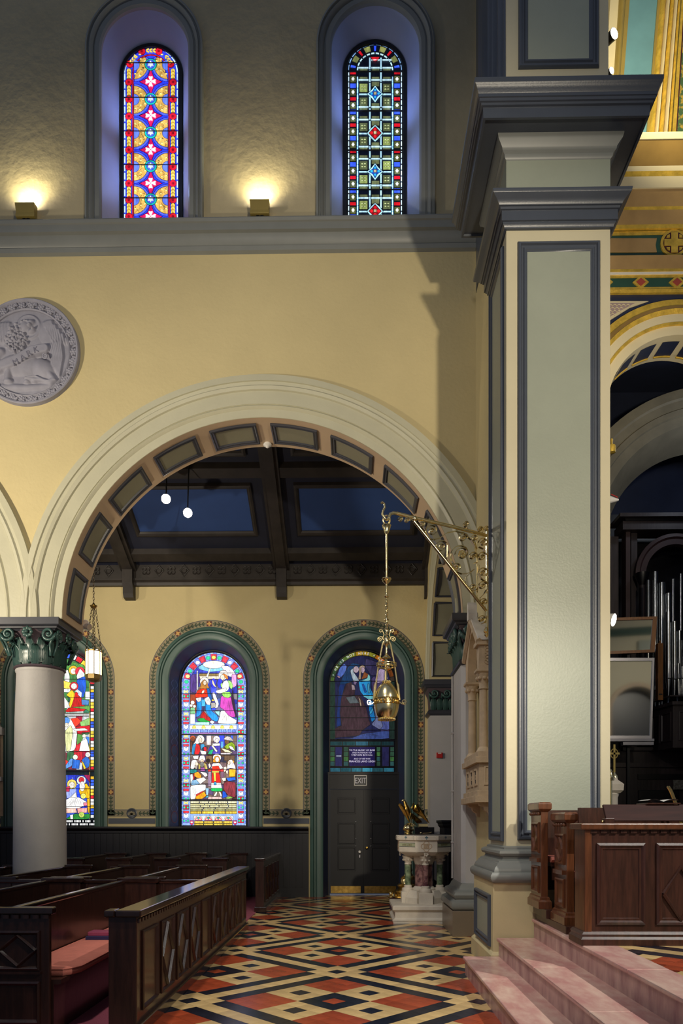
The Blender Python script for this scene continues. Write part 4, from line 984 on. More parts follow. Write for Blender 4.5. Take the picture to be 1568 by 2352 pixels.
# ================================================================== DOOR
cx = WX[2]; Yd = YA + .42
door = thing('door_1', 'dark double exit door with brass kick plates', None, (cx, Yd, 0)); door['kind'] = 'structure'
build('transom_rail', G().box(cx - .80, cx + .80, Yd - .04, Yd + .04, 2.38, 2.71).box(cx - .8, cx + .8, Yd - .07, Yd + .06, 2.70, 2.755).box(cx - .8, cx + .8, Yd - .055, Yd + .04, 2.38, 2.41), M_door, door)
build('door_frame', G().box(cx - .86, cx - .755, Yd - .06, Yd + .06, 0, 2.75).box(cx + .755, cx + .86, Yd - .06, Yd + .06, 0, 2.75), M_door, door)
for sg in (-1, 1):
    x0, x1 = (cx - .752, cx - .0015) if sg < 0 else (cx + .0015, cx + .752)
    leaf = build('door_leaf', G().box(x0, x1, Yd, Yd + .05, .028, 2.377), M_door, door)
    for z0, z1 in ((.54, 1.08), (1.13, 1.62), (1.82, 2.18)):
        g = G().frame(x0 + .17, x1 - .17, z0, z1, [(0, 0), (.005, .016), (.025, .016), (.035, -.005), (.06, -.01)], lambda u, v, h: (u, Yd - h, v)); build('door_panel', g, M_door, leaf)
    build('kick_plate', G().box(x0 + .02, x1 - .06 if sg < 0 else x1 - .02, Yd - .012, Yd, .045, .20), M_brassd, leaf)
    kz = .97 if sg < 0 else 1.06
    kx = cx - .085 if sg < 0 else cx + .075
    g = G().lathe([(.012, 0), (.03, .01), (.034, .03), (.024, .05), (.0, .055)], n=14); g.xf(Matrix.Translation((kx, Yd, kz)) @ Matrix.Rotation(pi / 2, 4, 'X')); build('door_knob', g, M_whitep if sg < 0 else M_brassd, leaf, smooth=True)
build('meeting_stile', G().box(cx - .02, cx + .02, Yd + .045, Yd + .06, .03, 2.37), M_door, door); build('lock_plate', G().box(cx - .095, cx - .072, Yd - .012, Yd, .84, .90), M_alum, door)
for x, z in ((.168, 1.65), (.168, 1.27), (.168, 1.1)):
    for sg in (-1, 1):
        g = G().sphere((cx + sg * x, Yd - .008, z), .011, 8, 6); build('stud', g, M_alum, door)
build('threshold', G().box(cx - .78, cx + .78, Yd - .04, Yd + .06, 0, .012), M_alum, door)
ex = thing('exit_sign', 'small black and white EXIT sign on the door transom', 'sign', (cx, Yd - .04, 2.2))
x0, x1 = xw(813, Yd), xw(842, Yd); z0, z1 = W(813, 1804.5, Yd)[2], W(813, 1781, Yd)[2]
build('plate', G().box(x0, x1, Yd - .05, Yd - .04, z0, z1), M_black, ex)
build('border', G().frame(x0, x1, z0, z1, [(0, .01), (0, .014), (.012, .014), (.012, .01)], lambda u, v, h: (u, Yd - .04 - h, v)), M_whitep, ex)
build('lettering', text_geo('EXIT', .17, lambda x, y, z: ((x0 + x1) / 2 + x * .74, Yd - .052, z0 + .05 + y * 1.05), .001), M_text, ex)

# ================================================================== AISLE CEILING (lean-to)
SL = .46
def cz_(y): return 6.98 + (YA - y) * SL
ceil = build('ceiling', G().prism([(YB - .05, cz_(YB - .05) + .35), (YA + .3, cz_(YA + .3) + .35), (YA + .3, cz_(YA + .3) + .2), (YB - .05, cz_(YB - .05) + .2)], 'x', -10, 3.6), M_ceilb, kind='structure')
tag(ceil, 'dark sloping timber ceiling of the side aisle')
bx = [xw(300, YA), xw(648, YA), xw(985, YA)]; bx = [bx[0] - 3.32] + bx
for x in bx:
    b = build('beam', G().prism([(YB, cz_(YB)), (YA, cz_(YA)), (YA, cz_(YA) + .25), (YB, cz_(YB) + .25)], 'x', x - .1, x + .1), M_beam, ceil)
    build('beam_moulding', G().prism([(YB, cz_(YB) + .06), (YA, cz_(YA) + .06), (YA, cz_(YA) + .25), (YB, cz_(YB) + .25)], 'x', x - .17, x + .17), M_beam, b)
    pr = [(YA, 6.5), (YA - .16, 6.52), (YA - .2, 6.6), (YA - .2, 6.72), (YA - .26, 6.82), (YA - .26, cz_(YA - .26) + .05), (YA, cz_(YA) + .05)]
    build('corbel', G().prism(pr, 'x', x - .11, x + .11), M_beam, b)
for y in (13.55, 11.9, 15.45):
    z = cz_(y) + .08
    build('purlin', G().prism([(y - .1, z + .05), (y + .1, z - .04), (y + .1, z + .16), (y - .1, z + .2)], 'x', -10, 3.5), M_beam, ceil)
for i in range(3):
    x0, x1 = bx[i] + .50, bx[i + 1] - .50
    for y0, y1 in ((13.95, 14.9), (12.2, 13.2)):
        g = G(); q = [(x0, y0), (x1, y0), (x1, y1), (x0, y1)]
        g.add([(x, y, cz_(y) + .175) for x, y in q] + [(x, y, cz_(y) + .21) for x, y in q], [(0, 3, 2, 1), (0, 1, 5, 4), (1, 2, 6, 5), (2, 3, 7, 6), (3, 0, 4, 7)])
        p = build('ceiling_panel', g, M_ceilp, ceil)
        g = G(); prf = [(-.09, .03), (-.09, -.03), (-.05, -.045), (-.02, -.03), (0, .0)]
        g.grid([[(x0 + i_, y0 + i_, cz_(y0 + i_) + .17 + h), (x1 - i_, y0 + i_, cz_(y0 + i_) + .17 + h), (x1 - i_, y1 - i_, cz_(y1 - i_) + .17 + h), (x0 + i_, y1 - i_, cz_(y1 - i_) + .17 + h)] for i_, h in prf], closed=True)
        build('panel_frame', g, M_beam, p)
corn = build('trim_5', G().prism([(YA, 6.80), (YA - .10, 6.80), (YA - .12, 6.86), (YA - .17, 6.9), (YA - .17, 6.94), (YA - .13, 6.95), (YA - .13, 7.28), (YA - .2, 7.3), (YA - .22, 7.42), (YA, 7.42)], 'x', -10, 3.5), M_beam, kind='structure')
tag(corn, 'dark pierced timber cornice at the top of the aisle wall')
qp = lp = None
x = -5.6; i = 0
while x < 1.9:
    if min(abs(x - b) for b in bx) > .2:
        if i % 2 == 0:
            g = G()
            for a in range(4):
                t = [(x + .055 * cos(a * pi / 2 + .78) + .042 * cos(u), YA - .14, 7.11 + .055 * sin(a * pi / 2 + .78) + .042 * sin(u)) for u in [2 * pi * k / 9 for k in range(10)]]; g.tube(t, .011, 5, cap=False)
            if qp is None: qp = (x, build('quatrefoil', g, M_beam, corn))
            else: share(qp[1], corn, (x - qp[0], 0, 0))
        else:
            g = G(); g.tube([(x + .105 * cos(u), YA - .14, 7.11 + .125 * sin(u)) for u in [2 * pi * k / 4 for k in range(5)]], .014, 5, cap=False); g.tube([(x + .06 * cos(u), YA - .14, 7.11 + .06 * sin(u)) for u in [2 * pi * k / 12 for k in range(13)]], .012, 5, cap=False)
            if lp is None: lp = (x, build('lozenge', g, M_beam, corn))
            else: share(lp[1], corn, (x - lp[0], 0, 0))
    x += .275; i += 1
# ================================================================== RETURN WALL, PIER
XR = xw(1092, YN)
PX0, PX1, PY0, PY1 = 1.66, 2.78, 7.9, 8.85
wret = build('wall_return', G().box(XR, XR + .9, PY1 + .002, YB, 0, 15), M_wall, kind='structure'); tag(wret, 'narrow yellow return wall between nave wall and great pier')
pier = thing('pier', 'great square panelled crossing pier with slate grey cornices', 'pillar', (2.22, 8.37, 0))
build('pedestal', G().box(PX0 - .165, PX1 + .165, PY0 - .13, PY1 + .15, 0, .99), M_ped, pier, bevel=.006)
build('skirting', G().ring(PX0 - .165, PX1 + .165, PY0 - .13, PY1 + .15, [(.03, 0), (.03, .20), (.012, .225), (0, .235)]), M_ped, pier)
prb = [(.165, .97), (.19, .99), (.205, 1.02), (.205, 1.05), (.185, 1.08), (.16, 1.085), (.16, 1.10), (.15, 1.13), (.12, 1.165), (.115, 1.18), (.10, 1.185), (.095, 1.20), (.055, 1.215), (.045, 1.235), (.05, 1.25), (.075, 1.255), (.09, 1.28), (.085, 1.305), (.06, 1.32), (.03, 1.325), (.03, 1.345), (0, 1.36)]
build('base_moulding', G().ring(PX0, PX1, PY0, PY1, prb), M_slateL, pier, smooth=True)
build('shaft', G().box(PX0, PX1, PY0, PY1, 1.33, 8.05), M_pierc, pier, bevel=.004)
FP = [(-.002, 0), (0, .02), (.012, .035), (.03, .035), (.04, .015), (.06, .01), (.07, .025), (.085, .025), (.1, .008), (.118, .0)]
def panel_front(z0, z1, u0, u1, y, par, m=M_greyg):
    p = build('panel', G().box(u0 + .1, u1 - .1, y - .006, y + .02, z0 + .1, z1 - .1), m, par); build('panel_moulding', G().frame(u0, u1, z0, z1, FP, lambda u, v, h: (u, y - h, v)), M_slate, p, smooth=True)
def panel_left(z0, z1, v0, v1, x, par, k=1.0):
    p = build('panel', G().box(x - .006, x + .02, v0 + .1 * k, v1 - .1 * k, z0 + .1 * k, z1 - .1 * k), M_greyg, par); build('panel_moulding', G().frame(v0, v1, z0, z1, [(i * k, h) for i, h in FP], lambda u, v, h: (x - h, u, v)), M_slate, p, smooth=True)
fx0, fx1 = xw(1188, PY0), xw(1377, PY0)
fz0, fz1 = W(1188, 1929, PY0)[2], W(1188, 558, PY0)[2]
panel_front(fz0, fz1, fx0, fx1, PY0, pier)
panel_left(fz0 - .02, fz1 + .06, 8.02, 8.76, PX0, pier)
panel_left(.27, .83, 7.9, 8.82, PX0 - .165, pier, .8)
z0, z1 = 8.02, 8.335
def cornice(name, prof, m): return build(name, G().ring(PX0, PX1, PY0, PY1, prof), m, pier, smooth=True)
cornice('necking_cornice', [(0, z0), (.025, z0 + .005), (.03, z0 + .03), (.045, z0 + .045), (.045, z0 + .06), (.06, z0 + .065), (.06, z0 + .17), (.075, z0 + .175), (.08, z0 + .195), (.095, z0 + .2), (.10, z0 + .215), (.13, z0 + .25), (.165, z0 + .275), (.17, z0 + .28), (.175, z1 - .01), (.175, z1), (0, z1)], M_slate)
build('frieze_block', G().box(PX0, PX1, PY0, PY1, z1 - .01, 8.98), M_greyg, pier)
cornice('bed_moulding', [(0, 8.78), (.02, 8.8), (.025, 8.83), (.05, 8.85), (.055, 8.88), (.10, 8.93), (.11, 8.965), (.11, 8.99), (0, 8.99)], M_slateL)
cornice('great_cornice', [(.1, 8.98), (.27, 8.98), (.275, 8.955), (.30, 8.955), (.305, 9.06), (.325, 9.065), (.33, 9.085), (.345, 9.09), (.35, 9.115), (.36, 9.12), (.36, 9.15), (.365, 9.155), (.375, 9.185), (.39, 9.215), (.40, 9.225), (.405, 9.235), (.405, 9.275), (.395, 9.28), (0, 9.3)], M_slate)
up = build('upper_shaft', G().box(PX0, PX1 - .02, PY0, PY1, 9.28, 15), M_pierc, pier)
ux0, ux1 = xw(1190, PY0), xw(1374, PY0)
panel_front(W(1190, 160, PY0)[2], 14.5, ux0, ux1, PY0, pier)
g = G(); gw = G()   # bundle of upright mouldings on the side of the upper pier
for (y0, y1, x0) in ((7.93, 8.02, .02), (8.02, 8.2, .06), (8.2, 8.3, .09), (8.3, 8.5, .05), (8.5, 8.62, .08), (8.86, 8.92, .03), (8.9, 9.2, .06), (9.2, 9.6, .02), (9.6, 10.0, .05), (10.0, 10.55, .015)):
    x = PX0 if y0 < 8.62 else XR - .005
    (g if y1 < 8.63 else gw).prism([(x + .2, y0), (x, y0)] + [(x - x0 * sin(pi * t / 6), y0 + (y1 - y0) * t / 6) for t in range(7)] + [(x, y1), (x + .2, y1)], 'z', 9.28, 15)
build('jamb_moulding', g, M_slate, pier, smooth=True); build('jamb_moulding', gw, M_slate, wret, smooth=True)

# ================================================================== COLUMNS AND CAPITALS
def leaf_geo(h, w, curl, ribs=5):
    "upright acanthus leaf at origin, back on the x=0 plane, growing up z, curling outward (+x)"
    rows = []; N = 10
    for i in range(N + 1):
        t = i / N; ww = w * (.75 + .35 * sin(pi * min(1, t * 1.1))) * (1 if t < .75 else max(.12, 1 - ((t - .75) / .25) ** 2 * .85))
        out = .012 + .02 * sin(pi * t) + curl * max(0, t - .55) ** 2 / .2; z = h * (t if t < .85 else .85 + .1 * sin((t - .85) / .15 * pi))
        row = []
        for j in range(2 * ribs + 1):
            u = -1 + j / ribs; row.append((out + .016 * (1 - abs(u)) + (.026 if j % 2 else 0) * (1 - .4 * t), u * ww / 2, z))
        rows.append(row)
    g = G().grid(rows); b = G().grid([[(p[0] - .02, p[1], p[2]) for p in (r[0], r[len(r) // 2], r[-1])] for r in rows]); g.add(b.v, b.f); return g
def spiral_pts(r0, r1, turns, a0, n=22, sg=1):
    return [((r0 + (r1 - r0) * i / n) * cos(a0 + sg * 2 * pi * turns * i / n), (r0 + (r1 - r0) * i / n) * sin(a0 + sg * 2 * pi * turns * i / n)) for i in range(n + 1)]
def volute_geo(s):
    g = G(); p = [(0.0, u, v) for u, v in spiral_pts(.105 * s, .018 * s, 1.6, pi)]
    p = [(-.06, -.03 * s, -.30 * s), (-.04, -.09 * s, -.16 * s), (.0, -.115 * s, -.07 * s)] + [(a + .05, b, c) for a, b, c in p]
    g.tube(p, [.02 * s] * 3 + [.028 * s - .012 * s * i / 22 for i in range(23)], 7); g.sphere((.05, 0, 0), .03 * s, 8, 6); return g
def rosette_geo(s):
    g = G()
    for k in range(8):
        a = k * pi / 4; g.sphere((.035, .055 * s * cos(a), .055 * s * sin(a)), .032 * s, 8, 6, (.5, 1, 1))
    g.sphere((.055, 0, 0), .026 * s, 8, 6); return g
def place(src_geo, name, m, par, spots, smooth=True):
    "spots: (x, y, z, angle) world; mesh shared between alike pieces"
    off = OFF[par.name]; first = None
    for x, y, z, a in spots:
        if first is None:
            me = bpy.data.meshes.new(name); me.from_pydata(src_geo.v, [], src_geo.f); me.update(); me.materials.append(m)
            me.polygons.foreach_set('use_smooth', [smooth] * len(me.polygons)); first = me
        o = bpy.data.objects.new(name, first); COL.objects.link(o); o.parent = par; o.location = Vector((x, y, z)) - off; o.rotation_euler = (0, 0, a); OFF[o.name] = off
def abacus(par, cx, cy, hw, z0, z1, hd=None):
    hd = hd or hw; h = z1 - z0
    return build('abacus', G().ring(cx - hw, cx + hw, cy - hd, cy + hd, [(-.10, z0), (-.08, z0 + .02 * h / .17), (-.05, z0 + .03), (-.045, z0 + .05), (-.01, z0 + .065), (0, z0 + .075), (0, z1)]), M_slateD, par)
def column(cx, cy, label, group=None):
    t = thing('column', label, 'column', (cx, cy, 0), group)
    build('plinth', G().box(cx - .5, cx + .5, cy - .5, cy + .5, 0, .28), M_slateL, t)
    build('base', G().lathe([(.5, .28), (.52, .33), (.5, .39), (.45, .4), (.43, .45), (.45, .47), (.46, .5), (.43, .53), (.39, .54)], (cx, cy, 0), 40), M_slateL, t, smooth=True)
    build('shaft', G().lathe([(.385, .5), (.38, 1.2), (.372, 2.2), (.355, 3.2), (.335, 3.86), (.345, 3.88), (.35, 3.9), (.345, 3.93), (.33, 3.94)], (cx, cy, 0), 48), M_shaft, t, smooth=True)
    bell = build('capital_bell', G().lathe([(.36, 3.92), (.375, 3.935), (.36, 3.96), (.315, 3.965), (.318, 4.1), (.33, 4.25), (.36, 4.38), (.42, 4.47), (.44, 4.49)], (cx, cy, 0), 40), mat('capital_bell_paint', '#55484e', .5), t, smooth=True)
    place(leaf_geo(.30, .15, .10), 'acanthus_leaf', M_greenc, t, [(cx + .315 * cos(a), cy + .315 * sin(a), 3.965, a) for a in [2 * pi * k / 14 for k in range(14)]])
    place(leaf_geo(.38, .13, .09), 'upper_leaf', M_greenc, t, [(cx + .315 * cos(a), cy + .315 * sin(a), 3.99, a) for a in [2 * pi * (k + .5) / 14 for k in range(0, 14)]])
    sp = []
    for k in range(4):
        a = k * pi / 2
        for d in (-.30, .30):
            sp.append((cx + .36 * cos(a) - d * sin(a) , cy + .36 * sin(a) + d * cos(a), 4.385, a))
    place(volute_geo(1.0), 'volute', M_greenc, t, sp[0::2]); gm = volute_geo(1.0); gm.v = [(x, -y, z) for x, y, z in gm.v]; place(gm, 'volute', M_greenc, t, sp[1::2])
    place(rosette_geo(1.0), 'rosette', M_greenc, t, [(cx + .40 * cos(k * pi / 2), cy + .40 * sin(k * pi / 2), 4.41, k * pi / 2) for k in range(4)])
    abacus(t, cx, cy, .475, 4.44, 4.615)
    return t
CXc = xw(92, 11.0)
column(CXc, 11.0, 'round grey column with green leafy capital among the pews')

# respond: square pilaster carrying the right end of the arch
RX0 = AX + RI - .03
resp = thing('respond_pilaster', 'pale pilaster with green capital beside the font', 'pilaster', (RX0 + .3, 11.0, 0))
build('plinth', G().box(RX0 - .16, RX0 + .4, YN - .28, YB + .1, 0, .36), mat('brown_plinth_paint', '#7d6f5c', .35, var=.05), resp, bevel=.006)
build('base', G().ring(RX0, RX0 + .4, YN - .1, YB, [(.13, .36), (.165, .39), (.175, .43), (.16, .48), (.12, .5), (.10, .52), (.12, .54), (.13, .58), (.11, .62), (.06, .64), (.04, .67), (.03, .70), (0, .74)]), M_slateL, resp, smooth=True)
build('shaft', G().prism([(RX0, YN + .0), (RX0 + .06, YN - .06), (RX0 + .6, YN - .06), (RX0 + .6, YB), (RX0, YB)], 'z', .7, 3.95), mat('pale_blue_grey_paint', '#b3b0ae', .5, var=.03, bump=.08), resp)
build('neck', G().ring(RX0 + .01, RX0 + .5, YN - .05, YB, [(.0, 3.9), (.04, 3.92), (.05, 3.95), (.03, 3.98), (0, 3.99)]), M_slateD, resp)
build('capital_bell', G().ring(RX0 + .05, RX0 + .5, YN - .02, YB - .02, [(0, 3.98), (.01, 4.2), (.05, 4.38), (.09, 4.46)]), mat('capital_bell_paint', '#55484e', .5), resp)
place(leaf_geo(.30, .19, .12), 'acanthus_leaf', M_greenc, resp, [(RX0 + .045, YN + .06 + .165 * k, 3.985, pi) for k in range(5)] + [(RX0 + .12 + .16 * k, YN - .025, 3.985, -pi / 2) for k in range(2)])
place(leaf_geo(.42, .15, .10), 'upper_leaf', M_greenc, resp, [(RX0 + .03, YN + .14 + .165 * k, 4.0, pi) for k in range(4)] + [(RX0 + .20, YN - .03, 4.0, -pi / 2)])
place(volute_geo(1.2), 'volute', M_greenc, resp, [(RX0 - .02, YN + .14, 4.37, pi), (RX0 - .02, YB - .2, 4.37, pi), (RX0 + .10, YN - .08, 4.37, -pi / 2), (RX0 - .02, YN + .42, 4.39, pi)])
build('abacus', G().ring(RX0, RX0 + .5, YN - .02, YB - .02, [(.04, 4.44), (.06, 4.46), (.09, 4.48), (.1, 4.5), (.14, 4.52), (.15, 4.54), (.15, 4.62), (0, 4.62)]), M_slateD, resp)
g = G().tube([(RX0 - .018, YB - .02, .75), (RX0 - .018, YB - .02, 2.3), (RX0 - .018, YB - .02, 3.9)], .016, 8)
pipe = thing('conduit_pipe', 'thin pale pipe running up the back edge of the pilaster', 'pipe', (RX0 - .04, YB + .03, .75)); build('pipe', g, M_shaft, pipe, smooth=True)
for z in (1.3, 2.1, 3.0): build('bracket', G().box(RX0 - .04, RX0 - .001, YB - .045, YB + .005, z, z + .025), M_shaft, pipe)

# transverse arch across the aisle end, seen edge on
TX0, TX1 = xw(985, 15.4), xw(1040, 15.4); YR = 15.35
ty0, tyc, tr_ = YB, (YB + YR) / 2, (YR - YB) / 2; TZ = 4.62 - .02
o = [(YB, TZ)] + [(tyc - tr_ * cos(pi * i / 30), TZ + tr_ * 1.12 * sin(pi * i / 30)) for i in range(31)] + [(YA, TZ), (YA, 8.6), (YB, 9.4)]
o = [o[0]] + o[2:]
wt = build('wall_transverse', G().slab(o, [], 'x', TX0, TX1 + .1), M_wall, kind='structure'); tag(wt, 'yellow cross wall and arch closing the aisle bay')
q = lambda r, x: [(x, tyc - r * cos(pi * i / 30), TZ + r * 1.12 * sin(pi * i / 30)) for i in range(31)]
trim = build('trim_6', G().grid([q(tr_ + .40, TX0), q(tr_ + .40, TX0 - .05), q(tr_ + .32, TX0 - .05), q(tr_ + .31, TX0 - .02), q(tr_ + .25, TX0 - .04), q(tr_ + .2, TX0 - .02), q(tr_ + .02, TX0 - .015), q(tr_ - .004, TX0)]), M_cream, smooth=True, kind='structure'); tag(trim, 'moulded edge of the transverse aisle arch')
for k in range(4, 8):
    a0, a1 = pi * (.03 + .122 * k), pi * (.03 + .122 * k + .10); r = tr_ - .01
    f = lambda a, x: (x, tyc - r * cos(a), TZ + r * 1.12 * sin(a))
    g = G().grid([[f(a0 + (a1 - a0) * i / 6, TX0 + .06) for i in range(7)], [f(a0 + (a1 - a0) * i / 6, TX1) for i in range(7)]])
    p = build('soffit_panel', g, M_olive, trim)
    r = tr_ - .02; g = G().tube([f(a0, TX0 + .06), f(a0, TX1), f(a1, TX1), f(a1, TX0 + .06), f(a0, TX0 + .06)], .028, 5); build('panel_frame', g, M_slateD, p)
    r = tr_ - .01
p2 = thing('aisle_pilaster', 'shadowed grey pilaster with small green capital on the aisle wall', 'pilaster', (TX0 + .2, 15.6, 0))
build('shaft', G().box(TX0 + .02, TX1 + .3, YR, YA, 0, 3.9), mat('pale_blue_grey_paint', '#b3b0ae', .5), p2)
build('neck', G().ring(TX0 + .02, TX1 + .3, YR, YA - .06, [(0, 3.88), (.05, 3.92), (.06, 3.96), (.03, 4.0)]), M_slateD, p2)
build('capital_bell', G().ring(TX0 + .03, TX1 + .3, YR + .02, YA - .1, [(0, 3.98), (.02, 4.3), (.08, 4.45)]), mat('capital_bell_paint', '#55484e', .5), p2)
place(leaf_geo(.26, .13, .08), 'acanthus_leaf', M_greenc, p2, [(TX0 + .09 + .125 * k, YR + .0, 3.99, -pi / 2) for k in range(4)])
place(volute_geo(.9), 'volute', M_greenc, p2, [(TX0 + .1, YR - .04, 4.33, -pi / 2), (TX0 + .36, YR - .04, 4.33, -pi / 2)])
build('abacus', G().ring(TX0 - .02, TX1 + .3, YR - .02, YA - .1, [(.0, 4.42), (.06, 4.46), (.08, 4.5), (.1, 4.52), (.1, 4.62), (0, 4.62)]), M_slateD, p2)
# fire alarm and switch
fa = thing('fire_alarm', 'small red fire alarm box on the shadowed pilaster', 'alarm', W(1008, 1742, YR))
c = W(1008.5, 1735, YR); build('box', G().box(c[0] - .065, c[0] + .065, YR - .06, YR, c[2] - .06, c[2] + .055), M_red, fa, bevel=.008); build('plate', G().box(c[0] - .035, c[0] + .035, YR - .064, YR - .058, c[2] + .03, c[2] + .05), M_whitep, fa)
ls = thing('light_switch', 'small pale thermostat on the yellow wall near the pilaster', 'switch', W(992, 1800, YA))
c = W(992, 1795, YA); build('cover', G().box(c[0] - .033, c[0] + .033, YA - .03, YA, c[2] - .045, c[2] + .045), M_whitep, ls, bevel=.005); build('dial', G().box(c[0] - .02, c[0] + .02, YA - .034, YA - .029, c[2] + .0, c[2] + .03), M_alum, ls)

# ================================================================== STEPS AND CHANCEL FLOOR
SX = [1.165, 1.52, 1.893]; SZ = [.195, .393, .595]; SY1 = 7.735
for i in range(3):
    lb = ['lowest pink marble step at the aisle floor', 'middle pink marble chancel step', 'top pink marble chancel step under the stalls'][i]
    st = thing('marble_step', lb, 'step', (SX[i], 4.0, 0 if i == 0 else SZ[i - 1]), 'chancel steps')
    x1 = SX[i + 1] + .05 if i < 2 else 2.19
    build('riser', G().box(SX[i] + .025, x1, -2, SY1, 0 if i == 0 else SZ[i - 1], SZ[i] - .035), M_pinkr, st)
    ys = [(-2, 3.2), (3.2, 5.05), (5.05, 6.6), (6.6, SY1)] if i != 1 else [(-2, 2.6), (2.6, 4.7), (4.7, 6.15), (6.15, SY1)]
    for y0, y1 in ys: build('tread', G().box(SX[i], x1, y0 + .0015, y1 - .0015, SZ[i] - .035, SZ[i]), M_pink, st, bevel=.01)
fc = build('floor_chancel', G().box(2.188, 8, -2, 13.4, 0, SZ[2] - .012), M_grout, kind='structure'); tag(fc, 'tiled chancel floor behind the marble steps')
tp2 = {}
for i in range(-30, 60):
    for j in range(-30, 60):
        a, b = i * T, j * T; x, y = 3.0 + (a - b) * R2, 5.0 + (a + b) * R2
        if 2.2 < x < 3.7 and 3.7 < y < 6.1:
            k = tile_kind(i, j)
            if k not in tp2: tp2[k] = build(TN[k], tile_g(0, 0), TM[k], fc); tp2[k].location = (x, y, SZ[2] - .001)
            else: c = tp2[k].copy(); COL.objects.link(c); c.parent = fc; c.location = (x, y, SZ[2] - .001)

# ================================================================== CHANCEL SIDE WALL
YC = 10.0
def zc(py): return W(1480, py, YC)[2]
KX, KZ = W(1557, 935, YC)[0], W(1557, 935, YC)[2]; KI, KO = .972, 1.45
o = [(2.6, .6), (KX - KI, .6)] + [(KX - KI * cos(pi * i / 30), KZ + KI * sin(pi * i / 30)) for i in range(31)] + [(KX + KI, .6), (7.5, .6), (7.5, zc(372)), (2.6, zc(372))]
wc = build('wall_chancel', G().slab(o, [], 'y', YC, YC + .52), M_navy, kind='structure'); tag(wc, 'richly painted chancel wall with gilded arch seen past the pier')
def strip(y0, y1, out0, out1, m, name='moulding'):
    z1_, z0_ = zc(y0), zc(y1)
    build(name, G().prism([(YC + .01, z0_), (YC - out1, z0_), (YC - out0, z1_), (YC + .01, z1_)], 'x', 2.7, 7.5), m, wc)
for a, b, o0, o1, m, nm in ((370, 384, .42, .41, M_pierc, 'ledge'), (384, 422, .40, .27, mat('brown_gilt_paint', '#8a6f3a', .45), 'cove'), (422, 432, .27, .26, M_pierc, 'fillet'), (432, 441, .26, .24, M_gold, 'gilt_fillet'), (441, 465, .24, .23, M_pierc, 'fascia'), (465, 493, .21, .13, mat('tan_gilt_paint', '#9a7e52', .5), 'cove'), (493, 499, .13, .12, M_gold, 'gilt_fillet'), (499, 525, .12, .07, mat('tan_gilt_paint', '#9a7e52', .5), 'cove'), (525, 533, .07, .06, M_gold, 'gilt_fillet'), (535, 592, .02, .02, M_dgreen, 'frieze'), (592, 599, .04, .04, M_pierc, 'fillet'), (599, 624, .10, .05, mat('tan_gilt_paint', '#9a7e52', .5), 'moulding'), (624, 630, .05, .05, M_gold, 'gilt_fillet'), (630, 635, .045, .045, M_whitep, 'fillet'), (635, 670, .02, .02, M_dgreen, 'frieze'), (670, 677, .05, .04, M_gold, 'gilt_fillet')):
    strip(a, b, o0, o1, m, nm)
strip(535, 543, .03, .03, M_gold, 'gilt_fillet'); strip(635, 641, .03, .03, M_gold, 'gilt_fillet'); strip(663, 670, .03, .03, M_gold, 'gilt_fillet')
pr = build('frieze_panel', G().prism([W2(1330, 551, YC), W2(1506, 551, YC), W2(1503, 567, YC), W2(1506, 583, YC), W2(1330, 583, YC)], 'y', YC - .03, YC), mat('tan_gilt_paint', '#9a7e52', .5), wc)
c = W(1545, 563, YC)
def disc(c, r, y0, y1, n=28): return G().prism([(c[0] + r * cos(2 * pi * i / n), c[2] + r * sin(2 * pi * i / n)) for i in range(n)], 'y', y0, y1)
ro = build('cross_roundel', disc(c, .185, YC - .04, YC), M_gold, wc); build('dark_ring', disc(c, .148, YC - .044, YC - .03), mat('maroon_paint', '#3a1218', .5), ro); 
g = G()
k, l = .045, .138
q_ = [(-k, -l), (k, -l), (k, -k), (l, -k), (l, k), (k, k), (k, l), (-k, l), (-k, k), (-l, k), (-l, -k), (-k, -k)]
g.prism([(c[0] + u, c[2] + v) for u, v in q_], 'y', YC - .052, YC - .04)
for sx_ in (-1, 1):
    for sz_ in (-1, 1): g.prism([(c[0] + sx_ * u, c[2] + sz_ * v) for u, v in ((.065, .065), (.11, .065), (.1, .09), (.09, .1), (.065, .11))], 'y', YC - .052, YC - .04)
build('gilt_cross', g, M_gold, ro)
for px in (1387, 1469, 1552, 1634):
    c = W(px, 652, YC)
    d = build('gilt_lozenge', G().prism([(c[0] - .11, c[2]), (c[0], c[2] - .095), (c[0] + .11, c[2]), (c[0], c[2] + .095)], 'y', YC - .035, YC), M_gold, wc)
    build('red_lozenge', G().prism([(c[0] - .065, c[2]), (c[0], c[2] - .055), (c[0] + .065, c[2]), (c[0], c[2] + .055)], 'y', YC - .04, YC - .03), M_redp, d)
# spandrel ornament: cream triangle with fish scales
build('spandrel_border', G().prism([W2(1300, 693, YC), W2(1488, 693, YC), W2(1445, 708, YC), W2(1402, 735, YC), W2(1330, 800, YC), W2(1300, 800, YC)], 'y', YC - .012, YC), M_pierc, wc)
sp_ = build('spandrel_panel', G().prism([W2(1300, 698, YC), W2(1456, 698, YC), W2(1404, 726, YC), W2(1330, 780, YC), W2(1300, 780, YC)], 'y', YC - .016, YC), mat('mauve_paint', '#9c8a8c', .5), wc)
g = G()
for r_ in range(4):
    for k in range(9):
        px, py = 1390 + k * 10 + (r_ % 2) * 5, 702 + r_ * 7
        if py > 698 + (1456 - px) * .5: continue
        c = W(px, py + 4, YC); g.tube([(c[0] + .028 * cos(t * pi / 6), YC - .018, c[2] + .03 * sin(t * pi / 6)) for t in range(7)], .005, 4)
build('fish_scales', g, M_pierc, sp_, kind='stuff')
u = KO / 242
ab = lambda r0, r1, d0, d1: G().arch(KX, KZ, None, [(r0 * u, YC), (r0 * u, YC - d0), (r1 * u, YC - d1), (r1 * u, YC)], 60)
